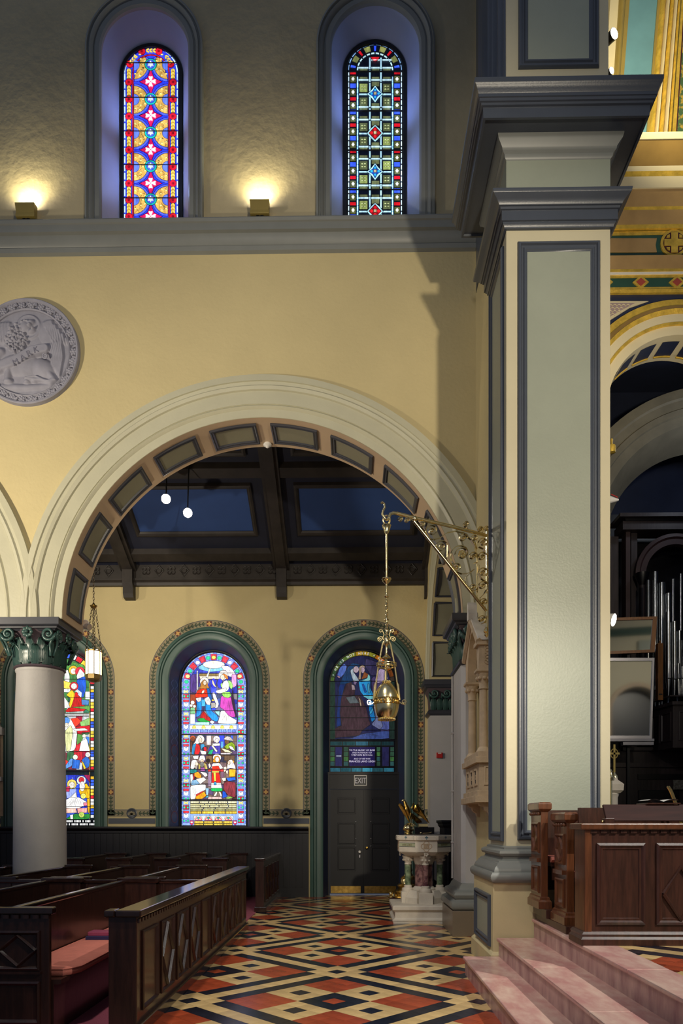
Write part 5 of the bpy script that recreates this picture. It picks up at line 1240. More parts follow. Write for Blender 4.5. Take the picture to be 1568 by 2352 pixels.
for r0, r1, d0, d1, m, nm in ((242, 225, .03, .03, M_gold, 'gilt_band'), (225, 215, .06, .08, mat('brown_gilt_paint', '#8a6f3a', .45), 'arch_moulding'), (215, 207, .09, .06, M_gold, 'arch_moulding'), (207, 188, .05, .05, M_pierc, 'arch_band'), (188, 182, .06, .06, M_gold, 'gilt_bead'), (182, 161.5, .03, .03, M_pierc, 'arch_band')):
    build(nm, ab(r0, r1, d0, d1), m, wc, smooth=True)
sf = build('arch_soffit', G().arch(KX, KZ, .6, [(KI - .003, YC - .03), (KI - .003, YC + .53)], 40), M_pierc, wc, smooth=True)
for k in range(-5, 6):
    ac = pi / 2 + k * radians(19) + radians(3); h = radians(7); r = KI - .008
    gi = G().grid([[(KX + r * cos(ac - h + 2 * h * i / 6), y, KZ + r * sin(ac - h + 2 * h * i / 6)) for i in range(7)] for y in (YC + .1, YC + .42)])
    p = build('coffer', gi, M_navy, wc)
    f = lambda a, y: (KX + (KI - .012) * cos(a), y, KZ + (KI - .012) * sin(a))
    build('gilt_coffer_edge', G().tube([f(ac - h + 2 * h * i / 6, YC + .42) for i in range(7)], .014, 5), M_gold, p)
# organ chamber behind: dark walls and inner arch
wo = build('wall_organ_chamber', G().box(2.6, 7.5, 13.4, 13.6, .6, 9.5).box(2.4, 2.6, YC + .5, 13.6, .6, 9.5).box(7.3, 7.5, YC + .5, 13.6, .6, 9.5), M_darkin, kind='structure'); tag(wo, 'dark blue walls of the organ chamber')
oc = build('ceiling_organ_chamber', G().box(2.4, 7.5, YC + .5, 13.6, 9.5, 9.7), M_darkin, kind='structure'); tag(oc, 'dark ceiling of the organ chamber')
Yi = 12.0; ci = W(1640, 1232, Yi); s_ = Yi / F
ri = G().arch(ci[0], ci[2], None, [(342 * s_, Yi), (342 * s_, Yi - .04), (322 * s_, Yi - .05), (318 * s_, Yi - .02), (300 * s_, Yi - .02), (298 * s_, Yi - .04), (285 * s_, Yi - .04), (283 * s_, Yi), (262 * s_, Yi), (225 * s_, Yi + .5)], 60)
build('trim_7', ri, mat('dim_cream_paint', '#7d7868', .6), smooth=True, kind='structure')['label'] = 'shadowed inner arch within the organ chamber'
# upper chancel: gilded splay and teal panel under the vault (leaning inwards)
YU = 10.5
wu = build('wall_chancel_upper', G().box(2.7, 7.5, YU + .12, YU + .3, zc(372) - .2, 15.5), M_pierc, kind='structure'); tag(wu, 'gilded and painted upper chancel wall with teal panel')
def lean(name, xb0, xb1, xt0, xt1, yb_, d, m, round_=False):
    "upright strip leaning with the vault: pixel x at the foot (py 370) and top (py 0)"
    a, b = W(xb0, yb_, YU), W(xb1, yb_, YU); c_, d_ = W(xt0, -60, YU), W(xt1, -60, YU)
    g = G(); N = 6 if round_ else 1
    lo = [(a[0] + (b[0] - a[0]) * i / N, YU + .02 - d - (.05 * sin(pi * i / N) if round_ else 0), a[2]) for i in range(N + 1)]
    hi = [(c_[0] + (d_[0] - c_[0]) * i / N, YU + .02 - d - (.05 * sin(pi * i / N) if round_ else 0), c_[2]) for i in range(N + 1)]
    g.grid([lo, hi]); g.grid([[lo[0], hi[0]], [(lo[0][0], YU + .13, lo[0][2]), (hi[0][0], YU + .13, hi[0][2])]]); g.grid([[lo[-1], hi[-1]], [(lo[-1][0], YU + .13, lo[-1][2]), (hi[-1][0], YU + .13, hi[-1][2])]])
    build(name, g, m, wu, smooth=True)
M_vine = mat('painted_vine_green', '#3d5a3a', .5, scale=14, col2='#a58c3a', ramp=(.5, .58))
lean('teal_panel', 1418, 1480, 1450, 1515, 356, .0, M_teal)
lean('gilt_edge', 1480, 1486, 1515, 1521, 356, .03, M_fixture)
lean('gilt_flute', 1486, 1497, 1521, 1533, 356, .05, M_gold, True)
lean('cream_flute', 1498, 1505, 1535, 1541, 356, .06, M_pierc, True)
lean('gilt_flute', 1506, 1518, 1543, 1552, 356, .04, M_gold, True)
lean('cream_flute', 1520, 1526, 1553, 1558, 356, .06, M_pierc, True)
lean('gilt_flute', 1527, 1537, 1559, 1566, 356, .04, M_gold, True)
lean('gilt_border', 1538, 1548, 1566, 1574, 368, .02, M_gold)
lean('maroon_line', 1548, 1551, 1574, 1577, 368, .015, mat('maroon_paint', '#3a1218', .5))
lean('painted_vine', 1551, 1640, 1577, 1680, 368, .01, M_vine)
lean('gilt_edge', 1410, 1418, 1440, 1450, 356, .03, M_fixture)
lean('cream_flute', 1396, 1409, 1424, 1440, 356, .05, M_fixture, True)
lean('cream_flute', 1380, 1396, 1404, 1424, 356, .03, M_pierc)
c0, c1 = W(1430, 356, YU), W(1548, 366, YU); build('gilt_sill', G().box(c0[0] - .3, c1[0], YU - .1, YU + .1, c1[2], c0[2]), M_gold, wu)
# ================================================================== PEWS
PZ = .93
def diamond_panel(par, face, u0, u1, z0, z1, m=M_wood, fr=True, dia=True):
    "recessed panel with lozenge moulding; face(u, v, h) -> world"
    g = G().frame(u0, u1, z0, z1, [(0, 0), (.0, .012), (.015, .018), (.025, .008), (.035, -.004)], face)
    p = build('panel_frame', g, m, par)
    if dia:
        cu, cz2 = (u0 + u1) / 2, (z0 + z1) / 2; hu, hz = (u1 - u0) / 2 - .035, (z1 - z0) / 2 - .035
        q = [(cu - hu, cz2), (cu, cz2 - hz), (cu + hu, cz2), (cu, cz2 + hz), (cu - hu, cz2)]
        g = G()
        for i in range(4):
            (a, b), (c, d) = q[i], q[i + 1]; L = sqrt((c - a) ** 2 + (d - b) ** 2); nx, nz = -(d - b) / L * .014, (c - a) / L * .014
            g.add([face(a + nx, b + nz, 0), face(c + nx, d + nz, 0), face(c - nx, d - nz, 0), face(a - nx, b - nz, 0), face(a, b, .02), face(c, d, .02)], [(0, 1, 5, 4), (2, 3, 4, 5), (0, 4, 3), (1, 2, 5)])
        build('lozenge', g, m, p)
def rail(par, x0, x1, y0, y1, z, h=.05, m=M_woodx, name='top_rail'):
    return build(name, G().box(x0, x1, y0, y1, z, z + h), m, par, bevel=.012)
FX = -1.62
# long panelled pew front facing the chancel
pf = thing('pew_screen', 'long panelled dark pew front along the tiled aisle', 'screen', (FX, 8.2, 0))
Y0_, Y1_ = 5.40, 11.02
body = build('body', G().box(FX - .12, FX, Y0_ + .03, Y1_, .08, PZ - .03), M_wood, pf)
build('plinth', G().box(FX - .15, FX + .035, Y0_, Y1_ + .03, 0, .10), M_woodx, pf, bevel=.012)
build('end_post', G().box(FX - .21, FX + .005, Y0_ + .015, Y0_ + .09, .08, PZ - .02), M_wood, pf, bevel=.008)
rail(pf, FX - .15, FX + .045, Y0_ - .015, Y1_ + .03, PZ - .03, .055); rail(pf, FX - .235, FX - .151, Y0_ - .015, Y0_ + .12, PZ - .03, .055)
face = lambda u, v, h: (FX + .002 + h, u, v)
n = 10; L = (Y1_ - Y0_ - .16) / n
for i in range(n):
    u0 = Y0_ + .10 + i * L
    diamond_panel(pf, face, u0 + .05, u0 + L - .05, .17, PZ - .15, dia=i not in (0, 4, 9))
dp = None
for i in range(70):
    y = Y0_ + .03 + i * .08
    if y > Y1_ - .05: break
    if dp is None: dp = build('dentil', G().box(FX - .002, FX + .02, y, y + .045, PZ - .075, PZ - .045), M_wood, pf)
    else: share(dp, pf, (0, i * .08, 0))
# pew: back, seat, ends
def pew(xb, y0, y1, label, z=PZ, panels=False, cushion=False, endw=.40):
    t = thing('pew', label, 'pew', (xb, (y0 + y1) / 2, 0), 'dark box pews')
    build('backrest', G().box(xb - .035, xb, y0 + .04, y1 - .02, .12, z - .02), M_wood, t)
    rail(t, xb - .05, xb + .015, y0 + .04, y1 - .02, z - .025, .045)
    build('seat', G().box(xb, xb + .44, y0 + .05, y1 - .05, .39, .425), M_wood, t)
    build('seat_front', G().box(xb + .36, xb + .385, y0 + .05, y1 - .05, .012, .39), M_wood, t)
    for ye, s in ((y0, 1), (y1 - .06, -1)):
        e = build('pew_end', G().box(xb - .06, xb + endw - .03, ye + .01, ye + .05, 0, z + .0), M_wood, t, bevel=.006)
        build('end_cap', G().box(xb - .08, xb + endw, ye - .01, ye + .07, z - .01, z + .045), M_woodx, e, bevel=.01)
        if s > 0:
            fc_ = lambda u, v, h, yy=ye: (u, yy + .008 - h, v)
            if panels:
                diamond_panel(e, fc_, xb - .04, xb + endw - .10, .50, .80); diamond_panel(e, fc_, xb - .04, xb + endw - .10, .10, .42, dia=False)
                build('ledge', G().box(xb - .05, xb + endw - .09, ye - .012, ye + .02, .475, .495), M_wood, e)
                d0 = None
                for k in range(6):
                    x = xb - .05 + k * .075
                    if d0 is None: d0 = build('dentil', G().box(x, x + .045, ye - .008, ye + .01, z - .04, z - .012), M_wood, e)
                    else: share(d0, e, (k * .075, 0, 0))
            else: diamond_panel(e, fc_, xb + .0, xb + endw - .09, .52, .82, dia=False)
    return t
XB = [-2.64 - .88 * k for k in range(4)]
nm = ['first', 'second', 'third', 'fourth']
p0 = pew(XB[0], 5.4, 8.40, 'pew with pink cushion and panelled end at the picture edge', panels=True)
pew(XB[1], 5.4, 8.40, 'pew directly behind the cushioned pew, short of the cross partition')
# seat cushion with rounded end
cu = thing('seat_cushion', 'long pink seat cushion on the pew by the aisle', 'cushion', (XB[0] + .24, 7.0, .425))
ya, yb_ = 5.56, 8.3; xa, xb2 = XB[0] + .02, XB[0] + .50
outl = [(xa, ya), (xb2 - .09, ya), (xb2 - .03, ya + .07), (xb2, ya + .15), (xb2, yb_), (xa, yb_)]
g = G(); sh = lambda k, z: [((xa + xb2) / 2 + (x - (xa + xb2) / 2) * k, (ya + yb_) / 2 + (y - (ya + yb_) / 2) * (1 - (1 - k) * .18), z) for x, y in outl]
g.grid([sh(.97, .428), sh(1, .44), sh(1.01, .46), sh(.99, .478), sh(.93, .488), sh(.6, .493), sh(.2, .494)], closed=True); g.f.append(tuple(range(6 * 6, 6 * 6 + 6)))
build('cover', g, M_cush, cu, smooth=True); build('piping', G().tube([(x, y, .479) for x, y, _ in sh(1.0, 0)] + [sh(1.0, .479)[0]], .006, 5), M_cush, cu)
bk = thing('hymn_book', 'rose hymn book topmost on the pink cushion', 'book', (-2.41, 6.98, .529), 'hymn books on the pew')
build('cover', G().box(-2.53, -2.29, 6.90, 7.06, .528, .566), mat('rose_book_cover', '#8e3a55', .5), bk, bevel=.004); build('pages', G().box(-2.525, -2.285, 6.906, 7.054, .533, .561), M_whitep, bk)
bk = thing('hymn_book', 'navy hymn book under the rose one on the cushion', 'book', (-2.41, 6.98, .494), 'hymn books on the pew')
build('cover', G().box(-2.545, -2.28, 6.88, 7.08, .493, .528), mat('navy_book_cover', '#23244a', .5), bk, bevel=.004); build('pages', G().box(-2.54, -2.275, 6.886, 7.074, .498, .523), M_whitep, bk)
cp = build('carpet', G().box(-9.5, FX - .12, 5.0, 15.8, 0, .012), M_carpet, kind='structure', loc=(-3, 8, 0)); tag(cp, 'rose carpet under the pews')
# cross partition between the pew blocks
pt = thing('pew_partition', 'dark cross partition dividing the pew blocks', 'partition', (-4, 8.5, 0))
build('body', G().box(-9.3, FX - .125, 8.44, 8.48, .1, PZ - .02), M_wood, pt); rail(pt, -9.3, FX - .14, 8.42, 8.50, PZ - .025, .045)
for i in range(8): build('panel_batten', G().box(FX - .14 - i * .45, FX - .12 - i * .45, 8.425, 8.45, .12, PZ - .03), M_wood, pt)
for k in range(4): pew(XB[k] + .03, 8.52, 11.05, 'pew of the middle block, ' + ['first', 'second', 'third, beside the column base', 'fourth, behind the column'][k] + ' from the aisle front')
pe2 = [pew(XB[k] - .03, 13.2, 15.75, 'pew of the wall block beneath the windows, ' + ['first', 'second', 'third', 'fourth'][k] + ' from its front', ) for k in range(4)]
# wall-block pew front
pf2 = thing('pew_screen', 'short dark pew front standing before the wainscot near the door', 'screen', (-1.78, 14.4, 0))
x0 = xw(586, 13.05); build('body', G().box(x0, x0 + .15, 13.08, 15.75, .08, PZ + .0), M_wood, pf2); build('plinth', G().box(x0 - .02, x0 + .2, 13.05, 15.78, 0, .1), M_woodx, pf2, bevel=.01); rail(pf2, x0 - .015, x0 + .18, 13.05, 15.78, PZ, .05)
for i in range(5): diamond_panel(pf2, lambda u, v, h: (x0 + .152 + h, u, v), 13.2 + i * .5, 13.6 + i * .5, .17, PZ - .1)

# ================================================================== CHOIR STALLS
Z1 = SZ[2]
pl = thing('stall_platform', 'low dark wooden platform under the choir stalls', 'platform', (2.6, 7.2, Z1))
build('deck', G().box(1.93, 6, 6.62, 7.70, Z1, Z1 + .07), M_stallD, pl, bevel=.006); build('upper_deck', G().box(1.90, 6, 7.18, 7.70, Z1 + .07, Z1 + .16), M_stallD, pl, bevel=.006)
def bench_end(x, y0, y1, z0, z1, label):
    t = thing('stall_end', label, 'stall end', (x, (y0 + y1) / 2, z0), 'carved stall ends')
    build('slab', G().box(x, x + .07, y0, y1, z0 + .05, z1 - .05), M_stall, t, bevel=.005)
    build('foot', G().ring(x, x + .07, y0, y1, [(.03, z0), (.03, z0 + .07), (.015, z0 + .09), (.012, z0 + .11), (0, z0 + .12)]), M_stall, t)
    build('cap', G().ring(x, x + .07, y0, y1, [(.0, z1 - .1), (.025, z1 - .075), (.03, z1 - .07), (.03, z1 - .015), (.015, z1)]), M_stall, t, bevel=.004)
    for k in range(5): build('bead', G().sphere((x - .012, y0 + .04 + k * (y1 - y0 - .08) / 4, z1 - .115), .018, 8, 6), M_stall, t, smooth=True)
    face = lambda u, v, h: (x - h, u, v)
    diamond_panel(t, face, y0 + .06, y1 - .06, z0 + .55, z1 - .2, M_stall); diamond_panel(t, face, y0 + .06, y1 - .06, z0 + .15, z0 + .42, M_stall, dia=False)
    build('ledge', G().box(x - .03, x, y0 + .05, y1 - .05, z0 + .46, z0 + .50), M_stall, t)
    return t
XE = [xw(1301, 6.73), xw(1242, 7.25)]
bench_end(XE[0], 6.73, 7.14, Z1 + .07 - .0, 1.705, 'brown carved stall end standing nearest the panelled choir desk')
bench_end(XE[1], 7.25, 7.65, Z1 + .16, 1.815, 'brown carved stall end touching the pier base')
for (x, ya, yb3, zt, zs, lb) in ((XE[0] + .105, 6.95, 7.12, 1.62, Z1 + .5, 'front choir bench with red cushioned seat behind the desk'), (XE[1] + .105, 7.46, 7.62, 1.74, Z1 + .62, 'rear choir bench with red cushioned seat against the pier')):
    t = thing('choir_bench', lb, 'bench', (x, ya, Z1))
    build('backrest', G().box(x, 6, yb3 - .05, yb3, zs - .3, zt), M_stallD, t); build('seat', G().box(x, 6, ya - .18, yb3 - .05, zs - .04, zs), M_stallD, t)
    build('seat_rail', G().box(x + .02, 6, ya - .15, ya - .12, zs - .18, zs - .04), M_stallD, t)
    build('cushion', G().prism([(ya - .19, zs), (ya - .22, zs + .025), (ya - .2, zs + .055), (yb3 - .06, zs + .06), (yb3 - .06, zs)], 'x', x + .0, 6), M_cush, t, smooth=True)
# front desk
DX, DY = xw(1343, 6.04), 6.04
dk = thing('choir_desk', 'panelled dark wooden choir desk front on the marble steps', 'choir desk', (DX, DY, Z1))
build('front', G().box(DX + .01, 6, DY + .02, DY + .10, Z1 + .05, 1.56), M_stallD, dk); build('end_panel', G().box(DX + .0, DX + .06, DY + .010, DY + .28, Z1 + .05, 1.56), M_stall, dk, bevel=.005)
build('plinth', G().grid([[(DX - o_, DY + .30 + o_, z), (DX - o_, DY + .02 - o_, z), (6, DY + .02 - o_, z)] for o_, z in ((.035, Z1), (.035, Z1 + .05), (.02, Z1 + .07), (.025, Z1 + .09), (.01, Z1 + .11), (0, Z1 + .115))]), M_stallD, dk)
build('top_rail', G().box(DX - .035, 6, DY - .015, DY + .32, 1.55, 1.605), M_stall, dk, bevel=.012)
fcd = lambda u, v, h: (u, DY + .018 - h, v)
for i in range(4):
    u0 = DX + .10 + i * .49; FRD = [(0, 0), (.0, .012), (.02, .02), (.035, .006), (.05, .006), (.06, -.006), (.075, -.008)]
    p = build('panel_frame', G().frame(u0, u0 + .40, Z1 + .17, 1.44, FRD, fcd), M_stallD, dk)
    if i == 1:
        q = [(u0 + .06, 1.03), (u0 + .2, .82), (u0 + .34, 1.03), (u0 + .2, 1.38), (u0 + .06, 1.03)]; q = [(u0 + .06, 1.02), (u0 + .2, .80), (u0 + .34, 1.02), (u0 + .2, 1.24), (u0 + .06, 1.02)]
        build('lozenge', G().tube([(a, DY + .012, b) for a, b in q], .018, 5), M_stallD, p)
d0 = None
for i in range(30):
    x = DX + .05 + i * .082
    if d0 is None: d0 = build('dentil', G().box(x, x + .05, DY + .005, DY + .022, 1.52, 1.545), M_stallD, dk)
    else: share(d0, dk, (i * .082, 0, 0))
x0 = xw(1390, 6.15); bb = build('book_board', G().prism([(6.12, 1.625), (6.15, 1.62), (6.24, 1.755), (6.21, 1.765)], 'x', x0, 6), mat('dark_board_wood', '#341a15', .6, spec=.2, var=.25, scale=5, stretch=(.5, 5, 5)), dk, bevel=.004)
build('board_rest', G().box(x0 - .02, x0 + .06, 6.1, 6.17, 1.6, 1.645), M_stallD, dk, bevel=.004); build('hinge', G().sphere((x0 - .03, 6.13, 1.62), .012, 8, 6), M_brass, dk)
build('rear_board', G().box(xw(1308, 6.9), 6, 6.62, 6.66, 1.45, 1.745), M_stallD, dk)
# open book and brass curves on the far desk
ob = thing('open_book', 'open book lying on the choir desk board', 'book', (xw(1515, 6.25), 6.3, 1.765))
for sg in (-1, 1):
    c = xw(1512, 6.3); g = G().grid([[(c + sg * .13 * t / 5, y, 1.787 + .022 * sin(pi * t / 5 * .8)) for t in range(6)] for y in (6.2, 6.42)]); g.grid([[(c + sg * .13 * t / 5, y, 1.777) for t in range(6)] for y in (6.2, 6.42)])
    build('page', g, M_whitep, ob, smooth=True); build('board', G().box(min(c, c + sg * .14), max(c, c + sg * .14), 6.19, 6.43, 1.768, 1.777), M_stallD, ob)
bc = thing('music_stand', 'curved brass book rest behind the choir desk', 'stand', (xw(1545, 6.5), 6.5, 1.6))
for dx in (0, .025): build('arm', G().tube([(xw(1532, 6.5) + dx + .12 * (t / 8) ** 1.5, 6.5 + dx, 1.93 - .33 * (t / 8) ** 2) for t in range(9)], .010, 6), M_brass, bc, smooth=True)
build('foot', G().box(xw(1545, 6.5) - .05, xw(1545, 6.5) + .1, 6.46, 6.55, 1.58, 1.605), M_brassd, bc)
build('post', G().tube([(xw(1552, 6.5), 6.5, Z1), (xw(1552, 6.5), 6.5, 1.6)], .012, 6), M_brassd, bc)
# ================================================================== FONT
fcx, fcy = xw(973, 12.2), 12.2
ft = thing('baptismal_font', 'pale stone octagonal font on clustered marble columns', 'font', (fcx, fcy, 0))
hw = .55
build('base_step', G().ring(fcx - hw, fcx + hw, fcy - hw, fcy + hw, [(-.01, 0), (-.01, .03), (0, .035), (0, .06), (-.03, .08), (-.04, .09), (-.04, .18), (-.02, .2), (0, .22), (0, .27), (-.02, .285), (-.06, .29)]), M_stone, ft)
R8 = pi / 8
for k in range(8):
    a = k * pi / 4
    if k % 2 == 0:
        x, y = fcx + .28 * cos(a - pi / 2), fcy + .28 * sin(a - pi / 2)
        b = G().box(-.115, .115, -.1, .1, .285, .47); b.xf(Matrix.Translation((x, y, 0)) @ Matrix.Rotation(a, 4, 'Z')); pb = build('pedestal_block', b, M_stone, ft, bevel=.006)
    else:
        x, y = fcx + .2 * cos(a - pi / 2), fcy + .2 * sin(a - pi / 2); b = G().ring(-.1, .1, -.1, .1, [(.02, .285), (.02, .38), (-.03, .50)]); b.xf(Matrix.Translation((x, y, 0)) @ Matrix.Rotation(a, 4, 'Z')); build('sloped_block', b, M_stone, ft)
def marble(nm_, c1, c2): return mat(nm_, c1, .3, scale=9, col2=c2, ramp=(.42, .6))
M_gm, M_rm = marble('green_marble', '#45563f', '#8a9a78'), marble('purple_marble', '#57333a', '#a98079')
cols = [(fcx + .265 * cos(a - pi / 2), fcy + .265 * sin(a - pi / 2), M_rm if k == 0 else M_gm, .05) for k, a in enumerate([0, pi / 2, pi, 3 * pi / 2])] + [(fcx, fcy, M_rm, .15)]
for x, y, m, r in cols:
    c = build('marble_shaft', G().lathe([(r, .56), (r, .93)], (x, y, 0), 20), m, ft, smooth=True)
    build('shaft_base', G().lathe([(r * 1.95, .47), (r * 2.05, .5), (r * 1.9, .53), (r * 1.35, .535), (r * 1.3, .55), (r * 1.35, .57), (r, .58)] if r < .1 else [(r * 1.3, .47), (r * 1.3, .52), (r, .56)], (x, y, 0), 20), M_stone, c, smooth=True)
    g = G().lathe([(r * 1.1, .92), (r * 1.2, .93), (r * 1.05, .945), (r * 1.1, .96), (r * 1.7, 1.03), (r * 1.9, 1.05), (r * 1.95, 1.07)] if r < .1 else [(r, .92), (r * 1.2, 1.0), (r * 1.3, 1.07)], (x, y, 0), 16)
    if r < .1:
        for t in range(8): g.sphere((x + r * 1.5 * cos(t * pi / 4), y + r * 1.5 * sin(t * pi / 4), 1.0), .022, 6, 5)
    build('shaft_capital', g, M_stone, c, smooth=True)
bowl = build('bowl', G().lathe([(.33, 1.07), (.38, 1.09), (.43, 1.12), (.44, 1.13), (.44, 1.135), (.46, 1.14), (.46, 1.325), (.455, 1.33)], (fcx, fcy, 0), 8, rot=R8), M_stone, ft)
build('rim', G().lathe([(.46, 1.32), (.49, 1.33), (.495, 1.34), (.495, 1.40), (.485, 1.41), (.36, 1.41), (.34, 1.39)], (fcx, fcy, 0), 8, rot=R8), M_stone, ft, bevel=.004)
build('cover', G().lathe([(.44, 1.405), (.44, 1.418), (.2, 1.425), (.01, 1.427)], (fcx, fcy, 0), 24), mat('dark_grey_metal', '#3c3c46', .3, .5), ft, smooth=True)
for k in (-1, 0, 1, 2, -2):
    a = -pi / 2 + k * pi / 4; n = Vector((cos(a), sin(a), 0)); tg = Vector((-sin(a), cos(a), 0)); ap = .46 * cos(pi / 8)
    P = lambda u, z, h, ap=ap, n=n, tg=tg: tuple(Vector((fcx, fcy, z)) + n * (ap + h) + tg * u)
    if k in (-1, 1):
        b = G().add([P(-.168, 1.225, .002), P(.168, 1.225, .002), P(.168, 1.285, .002), P(-.168, 1.285, .002)], [(0, 1, 2, 3)]); bn = build('inscription_band', b, mat('pale_green_mosaic', '#a9ad8c', .5), ft)
        for z in (1.222, 1.283): build('band_line', G().add([P(-.17, z, .003), P(.17, z, .003), P(.17, z + .006, .003), P(-.17, z + .006, .003)], [(0, 1, 2, 3)]), M_navy, bn)
        build('lettering', text_geo('ONE LORD' if k < 0 else 'BAPTISM', .042, lambda x, y, z: P(x, 1.24 + y, .004), .001), M_brassd, bn)
    else:
        g = G()
        for q in range(4): t = q * pi / 2; g.tube([P(.045 * cos(t) + .042 * cos(v), 1.235 + .045 * sin(t) + .042 * sin(v), .002) for v in [2 * pi * i / 10 for i in range(11)]], .006, 5, cap=False)
        for d in (-.03, -.01, .01, .03): g.tube([P(d, 1.19, .004), P(d, 1.28, .004)], .005, 5); g.tube([P(-.045, 1.235 + d, .004), P(.045, 1.235 + d, .004)], .005, 5)
        build('carved_quatrefoil', g, M_niche, ft)
        g = G()
        for q in range(5): v = P(.025 * cos(q * 1.256), 1.10 + .022 * sin(q * 1.256), -.03); g.sphere(v, .018, 7, 5)
        build('carved_flower', g, M_stone, ft)
    ap2 = .495 * cos(pi / 8); P2 = lambda u, z, h, n=n, tg=tg: tuple(Vector((fcx, fcy, z)) + n * (ap2 + h) + tg * u)
    g = G()     # fleur-de-lis
    for u, v, ru, rv in ((0, .012, .008, .022), (-.017, .004, .007, .012), (.017, .004, .007, .012), (0, -.018, .005, .012), (-.022, .012, .005, .005), (.022, .012, .005, .005)):
        g.add([P2(u + ru * cos(t), 1.37 + v + rv * sin(t), .002) for t in [2 * pi * i / 8 for i in range(8)]], [tuple(range(8))])
    build('fleur_de_lis', g, mat('teal_inlay', '#2f5f70', .5), ft)
    g = G()
    for s_ in (-1, 1):
        for v in (-.018, .018): g.add([P2(s_ * .165 + .005 * cos(t), 1.37 + v + .005 * sin(t), .002) for t in [2 * pi * i / 6 for i in range(6)]], [tuple(range(6))])
    build('inlay_dots', g, M_black, ft, kind='stuff')

# ================================================================== EAGLE LECTERN
ey = 13.3; ex_ = xw(938, ey); ez = lambda py: W(938, py, ey)[2]
el = thing('eagle_lectern', 'brass eagle lectern with spread wings behind the font', 'lectern', (ex_, ey, .06))
build('carpet_base', G().box(xw(901, 12.85), xw(1010, 12.85), 12.85, 13.9, 0, .25), mat('plum_carpet', '#45203c', .9), el)
build('stepped_base', G().lathe([(.30, .25), (.31, .27), (.30, .29), (.25, .30), (.24, .34), (.26, .36), (.25, .39), (.20, .40), (.19, .45), (.21, .47), (.19, .50), (.14, .52), (.13, .58), (.15, .60), (.12, .64), (.08, .66)], (ex_, ey, 0), 28), M_brassd, el, smooth=True)
for k in range(4):
    a = k * pi / 2 + pi + .35; d = Vector((cos(a), sin(a), 0)); o = Vector((ex_, ey, 0)) + d * .29; sdv = Vector((-d.y, d.x, 0))
    g = G().sphere(tuple(o + Vector((0, 0, .30))), .055, 10, 7, (1, 1, .8)); g.sphere(tuple(o + d * .06 + Vector((0, 0, .335))), .036, 10, 7)
    for s_ in (-1, 1): g.tube([tuple(o + sdv * s_ * .035 + Vector((0, 0, .29))), tuple(o + d * .07 + sdv * s_ * .035 + Vector((0, 0, .27))), tuple(o + d * .10 + sdv * s_ * .035 + Vector((0, 0, .268)))], [.025, .02, .018], 7)
    build('lion_foot', g, M_brass, el, smooth=True)
zt = ez(1916)
build('stem', G().lathe([(.15, .25), (.17, .45), (.15, .58), (.12, .62), (.09, .66), (.06, .7), (.055, .72), (.075, .75), (.055, .8), (.05, 1.0), (.06, 1.2), (.09, zt - .08), (.10, zt - .04), (.06, zt)], (ex_, ey, 0), 24), M_brass, el, smooth=True)
zo = ez(1908)
build('orb', G().lathe([(.05, zt - .01), (.085, zt + .02), (.075, zt + .035), (.06, zt + .05), (.105, zo + .01), (.115, zo + .025), (.10, zo + .04), (.095, zo + .06), (.08, zo + .10), (.05, zo + .125), (.01, zo + .135)], (ex_, ey, 0), 24), M_brass, el, smooth=True)
# body: lofted along the spine, facing left and towards the camera
E = lambda px, py, dy=0: Vector(W(900 + px / 14.25, 1820 + py / 14.25, ey)) + Vector((0, dy, 0))
def loft(path, rad, n=12, flat=1.0):
    return G().tube([tuple(p) for p in path], rad, n)
k_ = ey / F / 14.25
body = loft([E(560, 780), E(545, 690), E(500, 590), E(480, 520), E(460, 450), E(440, 380), E(420, 330), E(400, 285)], [45 * k_, 85 * k_, 110 * k_, 105 * k_, 80 * k_, 60 * k_, 55 * k_, 40 * k_])
build('body', body, M_brassd, el, smooth=True)
hd = loft([E(440, 330), E(405, 275), E(370, 258), E(335, 268), E(318, 290), E(312, 305)], [45 * k_, 50 * k_, 42 * k_, 26 * k_, 14 * k_, 5 * k_]); build('head', hd, M_brass, el, smooth=True)
for px, py in ((388, 262),): build('eye', G().sphere(tuple(E(px, py, -.03)), .008, 6, 5), M_black, el)
for pts, rr in (([E(620, 680, -.03), E(600, 760, -.03), E(570, 860, -.03)], [50, 42, 26]), ([E(670, 690, .03), E(655, 780, .03), E(640, 880, .03)], [45, 38, 24])):
    build('thigh', loft(pts, [r * k_ for r in rr]), M_brassd, el, smooth=True)
for pts, dy in (([E(590, 830, -.03), E(600, 920, -.03), E(590, 1010, -.03)], -.03), ([E(635, 840, .03), E(650, 930, .03), E(655, 1030, .03)], .03)):
    g = loft(pts, [24 * k_, 18 * k_, 20 * k_])
    for d in (-.05, -.015, .02, .05): q = pts[-1]; g.tube([tuple(q), tuple(q + Vector((d, -.03, -.01))), tuple(q + Vector((d * 1.5, -.05, -.05)))], [.012, .012, .006], 6)
    build('claw_leg', g, M_brass, el, smooth=True)
